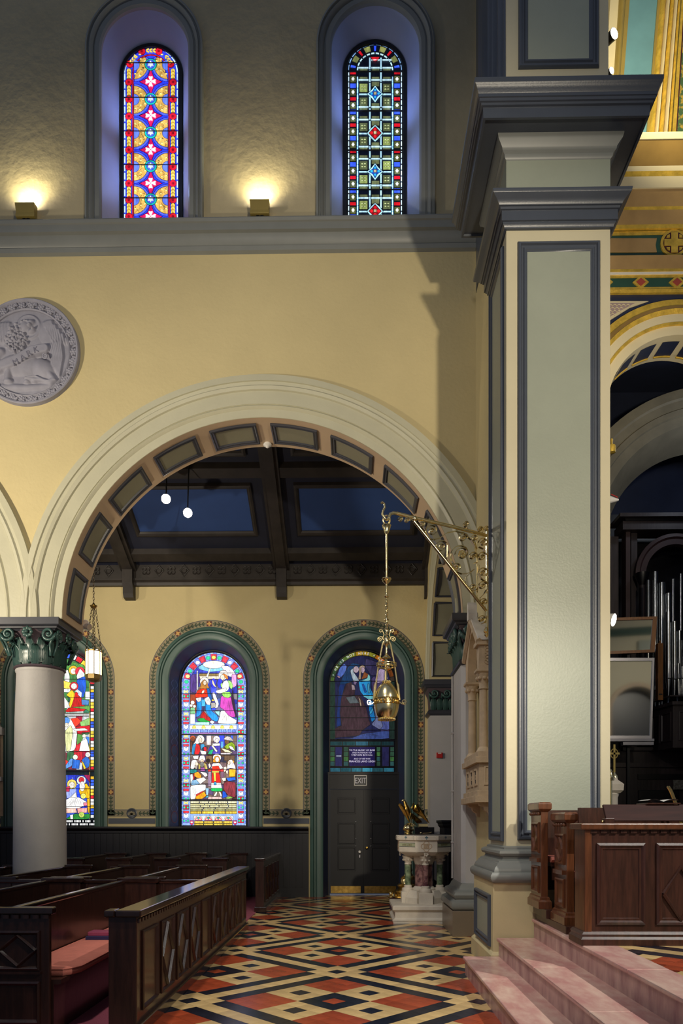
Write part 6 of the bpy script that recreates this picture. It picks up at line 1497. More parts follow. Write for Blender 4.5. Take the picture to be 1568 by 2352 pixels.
def wing(tip, shoulder, edge, dy, name='wing'):
    "feathered wing: leading edge from shoulder over the wrist to the tip, feathers hanging back"
    t = None
    for i, (a, b, w0, w1, nrm) in enumerate(edge):
        g = G(); A_, B_ = Vector(a), Vector(b); d = (B_ - A_); sd = Vector((d.z, 0, -d.x)).normalized()
        rows = []
        for q in range(7):
            u = q / 6; wd_ = (w0 + (w1 - w0) * u) * (1 if u < .8 else 1 - (u - .8) * 3.2); c = A_ + d * u + Vector((0, -.02 * sin(pi * u), 0)); rows.append([tuple(c - sd * wd_ / 2), tuple(c + Vector((0, -.008, 0))), tuple(c + sd * wd_ / 2), tuple(c + Vector((0, .006, 0)))])
        g.grid(rows, closed=True); g.f += [(0, 1, 2, 3), (24, 25, 26, 27)]
        o_ = build('wing' if t is None else 'feather', g, M_brassd, el if t is None else t, smooth=False)
        if t is None: t = o_
# right wing (raised wrist, feathers sweeping down to the right)
fe = [(tuple(E(660, 530, .05)), tuple(E(740, 320, .12)), .05, .035, 0)]
for i in range(9):
    u = i / 8; s0 = E(700 + 130 * u * .9, 330 + 60 * u + 180 * (1 - u) * .9, .11); e0 = E(760 + 480 * u, 640 + 370 * u ** 1.1, .16); fe.append((tuple(s0), tuple(e0), .05, .03, 0))
for i in range(6):
    u = i / 5; s0 = E(690 + 90 * u, 500 - 90 * u, .08); e0 = E(760 + 140 * u, 600 + 70 * u, .09); fe.append((tuple(s0), tuple(e0), .04, .028, 0))
wing(None, None, fe, .1)
fe = [(tuple(E(420, 560, -.04)), tuple(E(230, 370, -.06)), .05, .04, 0)]
for i in range(7):
    u = i / 6; s0 = E(380 - 150 * u, 520 - 130 * u, -.05); e0 = E(480 + 90 * (1 - u), 760 + 220 * (1 - u) ** .6 - 40, .05); e0 = E(590 - 150 * u, 1000 - 230 * u, .06); fe.append((tuple(s0), tuple(e0), .045, .028, 0))
wing(None, None, fe, -.05)
fe = [(tuple(E(640, 760, .10)), tuple(E(800, 900, .16)), .06, .05, 0)]
for i in range(4): fe.append((tuple(E(660 + 20 * i, 760, .12)), tuple(E(880 + 45 * i, 1010 - 8 * i, .2)), .05, .04, 0))
for i, (a, b, w0, w1, _) in enumerate(fe):
    pass
wing(None, None, fe, .1)
fk = thing('font_candle', 'small brass holder lying on the font cover', 'candle holder', (fcx + .05, fcy + .0, 1.427))
build('rod', G().tube([(fcx - .02, fcy, 1.437), (fcx + .09, fcy + .02, 1.446), (fcx + .13, fcy + .02, 1.46)], .010, 6), M_brass, fk, smooth=True); build('cup', G().sphere((fcx - .05, fcy, 1.445), .018, 8, 6), M_brass, fk, smooth=True)

# dark side cabinet behind the font
cb = thing('side_cabinet', 'dark wooden cabinet standing behind the font and pilaster', 'cabinet', (xw(1040, 13.6), 13.6, 0))
x0, x1 = xw(1020, 13.4), xw(1075, 13.4); zt2 = W(1040, 1884, 13.4)[2]
build('carcass', G().box(x0, x1, 13.4, 14.1, 0, zt2 - .08), M_wainsc, cb); build('cornice', G().ring(x0, x1, 13.4, 14.1, [(0, zt2 - .14), (.03, zt2 - .1), (.035, zt2 - .06), (.06, zt2 - .04), (.06, zt2), (0, zt2)]), M_wainsc, cb)
build('door', G().frame(x0 + .05, x1 - .05, .2, zt2 - .25, [(0, 0), (0, .015), (.03, .02), (.05, .0)], lambda u, v, h: (u, 13.4 - h, v)), M_wainsc, cb)
bn = thing('side_bench', 'low dark bench back against the wall behind the eagle', 'bench', (xw(970, 15.4), 15.4, 0))
x0, x1 = xw(953, 15.0), xw(997, 15.0); zt3 = W(970, 1900, 15.0)[2]
build('backrest', G().box(x0, x1, 15.0, 15.06, .3, zt3), M_wainsc, bn); build('seat', G().box(x0, x1, 14.6, 15.05, .4, .45), M_wainsc, bn)
for x in (x0, x1 - .05): build('leg', G().box(x, x + .05, 14.6, 15.06, 0, .45), M_wainsc, bn)

# ================================================================== STONE TABERNACLE ON THE RETURN WALL
tb = thing('stone_tabernacle', 'carved tan stone wall tabernacle with gabled canopy and colonnettes', 'tabernacle', (XR, 9.8, 2.0))
ya, yb4 = 9.35, 10.45; xl = xw(1100, ya)
zT = lambda py: W(1100, py, ya)[2]
def tbox(name, dx, dy, z0, z1, m=M_niche, par=None, bevel=.004): return build(name, G().box(xl - dx, XR + .02, ya - dy, yb4 + dy, z0, z1), m, par or tb, bevel=bevel)
tbox('shelf', .06, .06, zT(1843), zT(1828)); tbox('shelf_moulding', .03, .03, zT(1828), zT(1815))
pnl = tbox('parapet', 0, 0, zT(1815), zT(1752)); 
for k in range(3):
    v0 = ya + .13 + k * .31; build('pierced_panel', G().frame(v0, v0 + .22, zT(1803), zT(1762), [(0, 0), (0, .012), (.03, .015), (.035, -.004), (.08, -.006), (.085, .008), (.1, .008)], lambda u, v, h: (xl - h, u, v)), M_niche, pnl); build('dark_slot', G().box(xl - .003, xl, v0 + .04, v0 + .18, zT(1800), zT(1765)), mat('dark_stone', '#3c342c', .8), pnl)
build('carved_panel', G().frame(xl + .06, xl + .2, zT(1803), zT(1758), [(0, 0), (0, .01), (.02, .014), (.03, 0)], lambda u, v, h: (u, ya - h, v)), M_niche, pnl)
tbox('parapet_cap', .05, .05, zT(1752), zT(1738)); tbox('cap_moulding', .02, .02, zT(1738), zT(1725))
for y, r in ((ya + .09, .055), (yb4 - .12, .055)):
    x = xl + .07
    c = build('colonnette', G().lathe([(r, zT(1722)), (r * .92, zT(1580))], (x, y, 0), 20), M_niche, tb, smooth=True)
    build('colonnette_base', G().lathe([(r * 1.7, zT(1728)), (r * 1.7, zT(1724)), (r * 1.3, zT(1718)), (r, zT(1714))], (x, y, 0), 18), M_niche, c, smooth=True)
    g = G().lathe([(r, zT(1582)), (r * 1.2, zT(1580)), (r, zT(1576)), (r * 1.1, zT(1565)), (r * 1.7, zT(1548)), (r * 1.8, zT(1545))], (x, y, 0), 14)
    for t in range(8): g.sphere((x + r * 1.45 * cos(t * pi / 4), y + r * 1.45 * sin(t * pi / 4), zT(1556)), .026, 6, 5)
    build('colonnette_capital', g, M_niche, c, smooth=True); build('abacus', G().ring(x - r, x + r, y - r, y + r, [(.02, zT(1546)), (.05, zT(1541)), (.05, zT(1536)), (0, zT(1534))]), M_niche, c)
# canopy: side gable with pointed arch seen obliquely, vine panel to the front
zb4, zt4, zap = zT(1536), zT(1472), zT(1402)
ym = (ya + yb4) / 2
o = [(ya, zb4), (ya + .16, zb4)] + [(ym - (ym - ya - .16) * cos(pi * i / 12), zb4 + .62 * sin(pi * i / 12)) for i in range(13)] + [(yb4 - .16, zb4), (yb4, zb4), (yb4, zt4), (ym, zap), (ya, zt4)]
build('gable', G().slab(o, [], 'x', xl, xl + .12), M_niche, tb)
build('gable_moulding', G().tube([(xl - .01, ya - .05, zt4 - .02), (xl - .01, ym, zap + .03), (xl - .01, yb4 + .05, zt4 - .02)], .045, 6), M_niche, tb)
build('side_block', G().box(xl + .01, XR + .02, ya - .012, ya + .158, zb4, zt4), M_niche, tb)
build('side_cornice', G().box(xl - .04, XR + .02, ya - .05, ya + .2, zt4 - .06, zt4), M_niche, tb, bevel=.01)
g = G(); vx = (xl + .05, XR - .01)
for k in range(5):
    z = zb4 + .07 + k * (zt4 - zb4 - .14) / 5; x = xl + .05
    g.tube([(x + .01 + .05 + .045 * cos(t), ya - .016, z + .03 + .04 * sin(t)) for t in [0.4 + 5.2 * i / 10 for i in range(11)]], .010, 5); g.sphere((x + .06, ya - .016, z + .03), .02, 6, 5)
    g.tube([(x + .12 + .04 * cos(t), ya - .016, z + .05 + .04 * sin(t)) for t in [3.6 + 5.2 * i / 10 for i in range(11)]], .009, 5)
build('vine_carving', g, M_niche, tb)
g = G(); rz = .02
g.add([(xl - .03, ya - .06, zt4 + .0), (XR + .02, ya - .06, zt4), (XR + .02, ym, zap + .02), (xl - .03, ym, zap + .02), (xl - .03, ya - .06, zt4 + .05), (XR + .02, ya - .06, zt4 + .05), (XR + .02, ym, zap + .07), (xl - .03, ym, zap + .07)], [(0, 1, 2, 3), (4, 5, 6, 7), (0, 1, 5, 4), (0, 3, 7, 4), (2, 3, 7, 6), (1, 2, 6, 5)])
g.add([(xl - .03, yb4 + .06, zt4 + .0), (XR + .02, yb4 + .06, zt4), (XR + .02, ym, zap + .02), (xl - .03, ym, zap + .02), (xl - .03, yb4 + .06, zt4 + .05), (XR + .02, yb4 + .06, zt4 + .05), (XR + .02, ym, zap + .07), (xl - .03, ym, zap + .07)], [(0, 1, 2, 3), (4, 5, 6, 7), (0, 1, 5, 4), (0, 3, 7, 4), (2, 3, 7, 6), (1, 2, 6, 5)])
build('roof_slab', g, M_white, tb)
build('ridge_finial', G().prism([(ym - .05, zap + .02), (ym + .05, zap + .02), (ym + .06, zap + .10), (ym + .03, zap + .15), (ym + .05, zap + .22), (ym, zap + .27), (ym - .04, zap + .22), (ym - .03, zap + .15), (ym - .06, zap + .1)], 'x', xl - .06, xl + .06), M_white, tb)
g = G()
for y in (ya + .1, yb4 - .15):
    p = [(XR + .02, zT(1843)), (xl + .0, zT(1843)), (xl + .02, zT(1850)), (xl + .06, zT(1852)), (xl + .07, zT(1860)), (xl + .12, zT(1866)), (xl + .13, zT(1874)), (XR + .02, zT(1876))]
    build('bracket_console', G().prism(p, 'y', y - .06, y + .06), M_niche, tb)

# ================================================================== BRASS BRACKET AND HANGING LAMP
P0 = Vector(W(1117, 1225, 9.1)); P1 = Vector(W(900, 1180, 8.75)); hv = (Vector((P1.x, P1.y, 0)) - Vector((P0.x, P0.y, 0))); nrm = Vector((-hv.y, hv.x, 0)).normalized()
br = thing('brass_bracket', 'scrolled brass wall bracket reaching out from beside the pier', 'bracket', tuple(P0))
def BQ(px, py):
    "point of the bracket plane that shows at the measured spot"
    d = Vector(W(px, py, 1.0)) - Vector((0, 0, CAMZ)); o = Vector((0, 0, CAMZ)); t = (P0 - o).dot(nrm) / d.dot(nrm); return o + d * t
V5 = lambda x, y: BQ(840 + x / 4.275, 1130 + y / 4.275)
rod = lambda pts, r, nm_, m=M_brass: build(nm_, G().tube([tuple(V5(*p)) for p in pts], r, 10), m, br, smooth=True)
rod([(1190, 430), (850, 340), (480, 255), (300, 210)], .021, 'top_bar')
rod([(305, 212), (270, 205), (240, 215), (228, 250), (205, 275), (180, 255), (160, 215), (170, 180), (185, 150), (180, 115), (160, 100), (152, 112)], [.018, .018, .018, .017, .016, .015, .014, .013, .012, .011, .012, .014], 'hook')
rod([(470, 285), (740, 620), (1180, 1165)], .018, 'brace')
build('wall_bar', G().tube([tuple(V5(1190, 380)), tuple(V5(1190, 1350))], .016, 8), M_brass, br, smooth=True)
build('inner_bar', G().tube([tuple(V5(1088, 420)), tuple(V5(1092, 1040))], .009, 6), M_brass, br)
g = G(); a_, b_ = V5(1196, 560), V5(1196, 1000)
g.tube([tuple(a_ + (b_ - a_) * i / 120 + Vector((.02 * cos(i * 1.1), .02 * sin(i * 1.1), 0))) for i in range(121)], .006, 5); build('rope_twist', g, M_brass, br)
build('bar_collar', G().sphere(tuple(V5(478, 262)), .035, 10, 8), M_brass, br, smooth=True); build('drop_finial', G().lathe([(.012, .03), (.03, .0), (.04, -.03), (.02, -.05), (.03, -.07), (.005, -.10)], tuple(V5(1185, 1350)), 12), M_brass, br, smooth=True)
def scroll(cx, cy, r, a0, sg, turns=1.5, tail=(), nm_='scroll'):
    pts = [V5(*p) for p in tail] + [V5(cx + x, cy + y) for x, y in [((r * (1 - .78 * i / 26)) * cos(a0 + sg * 2 * pi * turns * i / 26), (r * (1 - .78 * i / 26)) * sin(a0 + sg * 2 * pi * turns * i / 26)) for i in range(27)]]
    build(nm_, G().ribbon([tuple(p) for p in pts], nrm, .036, .007), M_brass, br); g_ = G().sphere(tuple(V5(cx, cy)), .018, 8, 6, (1, 1, 1)); build('scroll_eye', g_, M_brass, br, smooth=True)
for s_ in ((650, 380, 62, pi * .9, 1, 1.5, [(590, 400)]), (740, 535, 62, -.2, -1, 1.5, [(800, 640)]), (945, 610, 70, pi, 1, 1.4, []), (945, 610, 130, 2.2, 1, .8, []), (890, 745, 50, pi, 1, 1.5, []), (1050, 630, 42, 0, -1, 1.5, [(1060, 700), (1090, 690)]), (955, 450, 46, 0, -1, 1.5, []), (1065, 455, 40, pi / 2, 1, 1.4, [(1085, 560)]), (985, 315, 30, pi / 2, 1, 1.5, [(1000, 375)]), (1120, 370, 30, 0, -1, 1.4, []), (1185, 365, 30, pi, 1, 1.4, [(1140, 400)]),
          (1150, 495, 45, pi, 1, 1.5, []), (1140, 635, 48, 0, -1, 1.5, [(1185, 640)]), (1152, 790, 48, pi, 1, 1.5, [(1105, 720)]), (1143, 920, 45, 0, -1, 1.5, [(1180, 880)]), (1050, 935, 42, 0, 1, 1.5, [(1090, 990)]), (1155, 1080, 36, pi, 1, 1.4, [(1120, 1050)]), (1135, 1250, 44, pi / 2, -1, 1.5, [(1180, 1220), (1170, 1285)]), (340, 270, 26, pi, 1, 1.4, []), (405, 278, 30, 0, -1, 1.4, [(455, 270)]), (555, 320, 30, pi, 1, 1.4, [])):
    scroll(*s_)
for pts in ([(660, 470), (720, 455), (800, 400), (880, 385), (960, 405), (1030, 470), (1070, 540), (1085, 640)], [(800, 640), (830, 700), (880, 780), (940, 805), (1000, 800), (1060, 760)], [(1110, 540), (1150, 560), (1180, 620)], [(1105, 800), (1130, 850), (1180, 890)], [(970, 900), (980, 840), (1060, 760)], [(600, 330), (575, 390), (620, 460), (680, 470)], [(1120, 1040), (1160, 1000), (1180, 960)]):
    build('scroll_stem', G().ribbon([tuple(V5(*p)) for p in pts], nrm, .036, .006), M_brass, br)
g = G()
for k in range(8): p = V5(945 + 22 * cos(k * pi / 4), 610 + 22 * sin(k * pi / 4)); g.sphere(tuple(p), .022, 7, 5)
build('flower_boss', g, M_brass, br, smooth=True)
# lamp
LP = V5(203, 300); lx, ly = LP.x, LP.y
def LZ(py): return W(887, py, ly)[2]
V6 = lambda py: LZ(1130 + py / 4.275)
hl = thing('hanging_sanctuary_lamp', 'egg-shaped polished brass sanctuary lamp hanging from the bracket', 'lamp', (lx, ly, V6(2235)))
def lt(name, prof, m=M_brass, n=24): return build(name, G().lathe([(r, V6(p)) for r, p in prof], (lx, ly, 0), n), m, hl, smooth=True)
ring_pts = [(lx + .04 * cos(t), ly, V6(275) + .055 * sin(t)) for t in [2 * pi * i / 16 for i in range(17)]]; build('hanging_ring', G().tube(ring_pts, .011, 7, cap=False), M_brass, hl, smooth=True)
lt('top_crown', [(.012, 318), (.05, 322), (.055, 330), (.045, 345), (.048, 350), (.035, 372), (.036, 378), (.024, 400), (.014, 415)])
lt('upper_rod', [(.013, 412), (.013, 850)]); lt('drip_cup', [(.014, 845), (.055, 848), (.06, 858), (.045, 870), (.05, 876), (.03, 892), (.014, 905)]); lt('middle_rod', [(.014, 900), (.014, 1015), (.026, 1020), (.03, 1028), (.024, 1035), (.014, 1040)])
z0, z1 = V6(1040), V6(1420)
g = G()
for ph in (0, pi): g.tube([(lx + .009 * cos(t * .55 + ph), ly + .009 * sin(t * .55 + ph), z0 + (z1 - z0) * t / 90) for t in range(91)], .008, 6)
g.lathe([(.01, z1), (.01, z0)], (lx, ly, 0), 8); build('twisted_rod', g, M_brass, hl, smooth=True)
lt('rod_collar', [(.014, 1245), (.028, 1252), (.03, 1258), (.014, 1264)]); lt('pear_boss', [(.012, 1420), (.03, 1435), (.038, 1455), (.034, 1480), (.02, 1505), (.012, 1515)])
kk = ly / F / 4.275
for sg in (-1, 1):
    P_ = lambda x, y, dy=0: (lx + sg * x * kk, ly + dy, V6(y))
    build('upper_scroll', G().tube([P_(15, 1470), P_(40, 1440), P_(25, 1400), P_(45, 1355), P_(65, 1350), P_(70, 1372), P_(55, 1380), P_(52, 1366)], .008, 6), M_brass, hl, smooth=True)
    build('side_scroll', G().tube([P_(20, 1460), P_(50, 1420)] + [P_(65 + 24 * (1 - i / 22) * cos(-1.5 + i * .45), 1448 + 24 * (1 - i / 22) * sin(-1.5 + i * .45)) for i in range(20)], .007, 6), M_brass, hl, smooth=True)
ye_ = 2060
for k in range(3):
    a = -pi / 2 + .35 + k * 2 * pi / 3 + .9
    a = [pi + .15, -.25, pi / 2 + .1][k]; dx, dy = cos(a), sin(a)
    pt = lambda r, y: (lx + dx * r * kk, ly + dy * r * kk, V6(y))
    build('suspension_arm', G().tube([pt(25, 1470), pt(40, 1500), pt(80, 1700), pt(105, 1880), pt(112, 1900), pt(130, 2050)], [.011, .011, .010, .010, .016, .012], 7), M_brass, hl, smooth=True)
    build('arm_scroll', G().tube([pt(125, 2065), pt(150, 2085), pt(185, 2095)] + [pt(170 + 26 * (1 - i / 18) * cos(1.2 - i * .5), 2068 + 26 * (1 - i / 18) * sin(1.2 - i * .5)) for i in range(16)], .008, 6), M_brass, hl, smooth=True)
lt('chain_drop', [(.006, 1515), (.012, 1535), (.006, 1550), (.012, 1570), (.006, 1590)], n=10); lt('bell_cap', [(.012, 1590), (.02, 1600), (.05, 1625), (.055, 1632), (.02, 1640)]); lt('inner_rod', [(.008, 1635), (.008, 1870)], n=8)
rg = [(lx + .115 * cos(t), ly + .115 * sin(t), V6(1710)) for t in [2 * pi * i / 24 for i in range(25)]]
g = G().tube(rg, .010, 6, cap=False); g.tube([(a, b, c + .03) for a, b, c in rg], .008, 6, cap=False)
for i in range(16): t = 2 * pi * i / 16; g.tube([(lx + .115 * cos(t), ly + .115 * sin(t), V6(1710)), (lx + .115 * cos(t + .2), ly + .115 * sin(t + .2), V6(1710) + .03)], .006, 5)
build('pierced_ring', g, M_brass, hl, smooth=True)
g = G()
for i in range(8): t = 2 * pi * i / 8; g.sphere((lx + .04 * cos(t), ly + .04 * sin(t), V6(1862)), .016, 7, 5)
build('leaf_collar', g, M_brass, hl, smooth=True)
R_ = 122 * kk
lt('egg_bowl', [(.25 * R_, 1868), (.45 * R_, 1885), (.68 * R_, 1920), (.86 * R_, 1965), (.96 * R_, 2010), (R_, 2060), (.99 * R_, 2110), (.93 * R_, 2150), (.82 * R_, 2190), (.66 * R_, 2222), (.60 * R_, 2230)], n=40)
g = G()
for i in range(18): t = 2 * pi * i / 18; g.tube([(lx + (R_ * 1.0) * cos(t + u), ly + R_ * sin(t + u), V6(2062) + v) for u, v in [(.12 * cos(q), .024 * sin(q)) for q in [2 * pi * j / 8 for j in range(9)]]], .006, 5, cap=False); g.sphere((lx + R_ * cos(t), ly + R_ * sin(t), V6(2062)), .011, 6, 5)
g.tube([(lx + R_ * cos(t), ly + R_ * sin(t), V6(2048) + .018) for t in [2 * pi * i / 32 for i in range(33)]], .006, 5, cap=False); g.tube([(lx + R_ * cos(t), ly + R_ * sin(t), V6(2072) - .018) for t in [2 * pi * i / 32 for i in range(33)]], .006, 5, cap=False)
build('rosette_belt', g, M_brassd, hl, smooth=True)
g = G()
for i in range(26): t = 2 * pi * i / 26; g.sphere((lx + .66 * R_ * cos(t), ly + .66 * R_ * sin(t), V6(2234)), .012, 7, 5)
build('beaded_rim', g, mat('bright_brass_bead', '#f0dca0', .12, .9), hl, smooth=True)
# ================================================================== WINGED LION ROUNDEL
mx, _, mz = W(64.3, 813, YN); MR = 121.7 * YN / F
md = thing('relief_roundel', 'grey plaster roundel of winged lion with scroll on nave wall', 'relief', (mx, YN, mz))
U = lambda x, y: ((x - 420) / 795, (1000 - y) / 795)
def seg_d(p, a, b):
    ax, ay = a; bx, by = b; dx, dy = bx - ax, by - ay; t = max(0, min(1, ((p[0] - ax) * dx + (p[1] - ay) * dy) / (dx * dx + dy * dy + 1e-9))); return sqrt((p[0] - ax - t * dx) ** 2 + (p[1] - ay - t * dy) ** 2), t
ELL = []; CAP = []
def el_(x, y, rx, ry, h, rot=0): u = U(x, y); ELL.append((u[0], u[1], rx / 795, ry / 795, h, rot))
def cap_(pts, r0, r1, h):
    q = [U(*p) for p in pts]
    for i in range(len(q) - 1): CAP.append((q[i], q[i + 1], (r0 + (r1 - r0) * i / max(1, len(q) - 1)) / 795, (r0 + (r1 - r0) * (i + 1) / max(1, len(q) - 1)) / 795, h))
el_(760, 720, 170, 230, .045, .35); el_(860, 1020, 110, 330, .04, .1); el_(80, 690, 130, 190, .05, -.3)
for i in range(8):         # long pinions, then rows of short feathers
    t = i / 7; cap_([(740 + 190 * t, 900 - 60 * t), (790 + 170 * t, 1080), (800 + 110 * t, 1190 + 170 * t)], 24, 18, .055)
for r_ in range(5):
    for i in range(6): t = i / 5; x, y = 680 + 34 * r_ + 44 * i * (.5 + .1 * r_), 560 + 66 * r_ - 12 * i + 30 * t * t; cap_([(x, y), (x + 10, y + 62)], 27, 20, .056)
for r_ in range(4):
    for i in range(5): x, y = 150 - 46 * i + 8 * r_, 560 + 70 * r_; cap_([(x, y), (x - 12, y + 60)], 26, 19, .06)
el_(390, 610, 100, 120, .10, .5); el_(480, 560, 70, 55, .10, .4); el_(490, 690, 75, 45, .09, .3); el_(250, 575, 42, 32, .08); el_(395, 540, 26, 18, .12)
for i in range(46):
    a = i * 2.4; r = 26 * sqrt(i); el_(260 + r * cos(a) * .95, 800 + r * sin(a) * 1.15, 34, 26, .075 + .02 * (i % 3), a)
el_(300, 1180, 320, 170, .075); el_(660, 1240, 190, 150, .10, -.5); cap_([(740, 1300), (820, 1400), (780, 1460), (640, 1420), (400, 1400)], 70, 34, .08); cap_([(400, 1390), (560, 1370), (720, 1440), (860, 1420)], 26, 20, .09)
el_(130, 1430, 80, 50, .09); el_(420, 1440, 60, 36, .08); el_(530, 1430, 60, 36, .07); cap_([(140, 1240), (120, 1420)], 70, 60, .08); cap_([(20, 980), (-60, 1060), (-40, 1200)], 70, 60, .08)
cap_([(60, 1510), (400, 1520), (760, 1500)], 60, 50, .045)
cap_([(-260, 1330), (40, 1210), (300, 1120), (520, 990), (700, 960)], 92, 78, .115)
def relief_h(u, v):
    r = sqrt(u * u + v * v); h = .02
    hx, hy = U(440, 610); dh = sqrt((u - hx) ** 2 + (v - hy) ** 2)
    if dh < .25: h = max(h, .02 + .035 * min(1, (.25 - dh) / .03) - (.012 * min(1, max(0, (.215 - dh) / .02))))
    for ex0, ey0, rx, ry, hh, ro in ELL:
        du, dv = u - ex0, v - ey0
        if abs(du) > .45 or abs(dv) > .45: continue
        c, s = cos(ro), sin(ro); q = ((du * c + dv * s) / rx) ** 2 + ((-du * s + dv * c) / ry) ** 2
        if q < 1: h = max(h, .02 + hh * (1 - q) ** .7)
    for a, b, r0, r1, hh in CAP:
        d, t = seg_d((u, v), a, b); rr = r0 + (r1 - r0) * t
        if d < rr: q = d / rr; h = max(h, .02 + hh * ((1 - q ** 8) if hh > .11 else (1 - q * q)))
    return h
el_(470, 600, 45, 34, .13, .5); el_(520, 655, 40, 24, .13, .5); el_(350, 555, 40, 26, .12, -.4); el_(430, 545, 18, 13, .135)
g = G(); NA, NR = 280, 105; rows = []
H = [[relief_h(.80 * i / NR * cos(2 * pi * j / NA), .80 * i / NR * sin(2 * pi * j / NA)) for j in range(NA)] for i in range(NR + 1)]
for _ in range(2): H = [[(2 * H[i][j] + H[i][j - 1] + H[i][(j + 1) % NA] + H[max(0, i - 1)][j] + H[min(NR, i + 1)][j]) / 6 for j in range(NA)] for i in range(NR + 1)]
for i in range(NR + 1):
    r = .80 * i / NR; rows.append([(mx + MR * r * cos(2 * pi * j / NA), YN - MR * .9 * H[i][j], mz + MR * r * sin(2 * pi * j / NA)) for j in range(NA)])
g.grid(rows, closed=True); build('lion_relief', g, M_relief, md, smooth=True)
prof = [(.80, .015), (.80, .05), (.82, .07), (.845, .05), (.85, .035), (.935, .035), (.94, .07), (.96, .10), (.985, .105), (1.0, .09), (1.005, .0)]
build('rim', G().grid([[(mx + MR * r * cos(2 * pi * j / 90), YN - h * MR, mz + MR * r * sin(2 * pi * j / 90)) for j in range(90)] for r, h in prof], closed=True), M_relief, md, smooth=True)
fg = G(); fg.sphere((0, 0, 0), .026, 8, 6)
for k in range(6): fg.sphere((.034 * cos(k * pi / 3), 0, .034 * sin(k * pi / 3)), .022, 7, 5)
lg = G()
for d in (-.5, .5): lg.tube([(0, 0, 0), (.02 * d, -.012, .03), (.07 * d, 0, .055)], [.014, .018, .004], 6)
lg.tube([(0, 0, -.05), (.012, -.01, 0), (0, 0, .05)], .008, 5)
off = OFF[md.name]
for nm_, gg, ph in (('garland_flower', fg, 0), ('garland_leaf', lg, .5)):
    me = bpy.data.meshes.new(nm_); me.from_pydata(gg.v, [], gg.f); me.materials.append(M_relief); me.polygons.foreach_set('use_smooth', [True] * len(me.polygons))
    for k in range(30):
        a = 2 * pi * (k + ph) / 30; o_ = bpy.data.objects.new(nm_, me); COL.objects.link(o_); o_.parent = md
        o_.location = Vector((mx + MR * .893 * cos(a), YN - MR * .05, mz + MR * .893 * sin(a))) - off; o_.rotation_euler = (0, pi / 2 - a + (.8 if k % 2 else -.5), 0)
for ch, x, y, ro in (('S', 20, 1235, .35), ('M', 290, 1165, .42), ('A', 400, 1100, .5), ('R', 490, 1035, .45), ('K', 590, 985, .25)):
    u, v = U(x, y)
    gg = text_geo(ch, 120 / 795 * MR, lambda a, b, c: (mx + u * MR + a * cos(ro) - b * sin(ro), YN - MR * .85 * .137 - c, mz + v * MR - .05 + a * sin(ro) + b * cos(ro)), .02); build('lettering', gg, mat('shadow_grey_plaster', '#6e6d7c', .7), md)
build('scroll_curl', G().tube([(mx + MR * (U(725, 1100)[0] + .055 * (1 - i / 22) * cos(i * .5 + 2)), YN - .125 * MR, mz + MR * (U(725, 1100)[1] + .055 * (1 - i / 22) * sin(i * .5 + 2))) for i in range(20)], .012, 6), M_relief, md, smooth=True)

# ================================================================== WALL UPLIGHTS ON THE STRING COURSE
for px, pyb, lb in ((62, 521, 'brass uplight on the ledge at the far picture edge'), (597, 515, 'brass uplight on the ledge between the two clerestory windows')):
    x, y, z = W(px, pyb, YN - .1); z = ZS1; y = YN - .10
    t = thing('wall_uplight', lb, 'lamp', (x, y, z), 'ledge uplights')
    w0, w1 = .125, .14
    g = G().add([(x - w0, y - .06, z + .04), (x + w0, y - .06, z + .04), (x + w0, y + .05, z + .04), (x - w0, y + .05, z + .04), (x - w1, y - .09, z + .22), (x + w1, y - .09, z + .22), (x + w1, y + .03, z + .24), (x - w1, y + .03, z + .24)], [(0, 1, 2, 3), (0, 1, 5, 4), (1, 2, 6, 5), (2, 3, 7, 6), (3, 0, 4, 7)])
    build('housing', g, M_fixture, t); build('housing_band', G().box(x - w0 - .012, x + w0 + .012, y - .072, y + .05, z + .035, z + .085), M_fixture, t, bevel=.004)
    build('glass', G().add([(x - w1 + .01, y - .085, z + .215), (x + w1 - .01, y - .085, z + .215), (x + w1 - .01, y + .025, z + .233), (x - w1 + .01, y + .025, z + .233)], [(0, 1, 2, 3)]), M_lamp, t)
    build('swivel_foot', G().tube([(x - .05, y - .03, z + .005), (x - .045, y - .03, z + .035), (x, y - .03, z + .045), (x + .045, y - .03, z + .035), (x + .05, y - .03, z + .005)], .012, 6), M_black, t)
    lamp('uplight_lamp', 'SPOT', (x, y - .02, z + .26), (x, y + .085, z + 1.2), 62, (1.0, .88, .52), .08, 150, .9)

# ================================================================== AISLE LAMPS
def spot_head(name, c, d, label, r=.07, L_=.2, m=M_black, stem=None, glow=M_lamp, group=None):
    c = Vector(c); d = Vector(d).normalized(); t = thing(name, label, 'lamp', tuple(c), group)
    build('housing', G().tube([tuple(c - d * L_), tuple(c - d * L_ * .9), tuple(c - d * L_ * .3), tuple(c)], [r * .5, r * .8, r * .9, r], 16), m, t, smooth=True)
    u = d.orthogonal().normalized(); w_ = d.cross(u); g = G().add([tuple(c + d * .004 + (u * cos(q) + w_ * sin(q)) * r * .9) for q in [2 * pi * i / 16 for i in range(16)]], [tuple(range(16))]); build('lens', g, glow, t)
    if stem: build('stem', G().tube([tuple(c - d * L_ * .6), stem], .012, 6), m, t)
    return t
for px, py, Y, lb in ((381, 1146, 13.0, 'brighter ceiling spotlight in the dark aisle roof'), (431, 1178, 13.3, 'smaller ceiling spotlight beside the brighter one in aisle roof')):
    c = W(px, py, Y); spot_head('ceiling_spotlight', c, (.25, -1, -.5), lb, .09, .22, stem=(c[0], c[1] + .1, cz_(c[1] + .1) + .15), group='aisle ceiling spotlights')
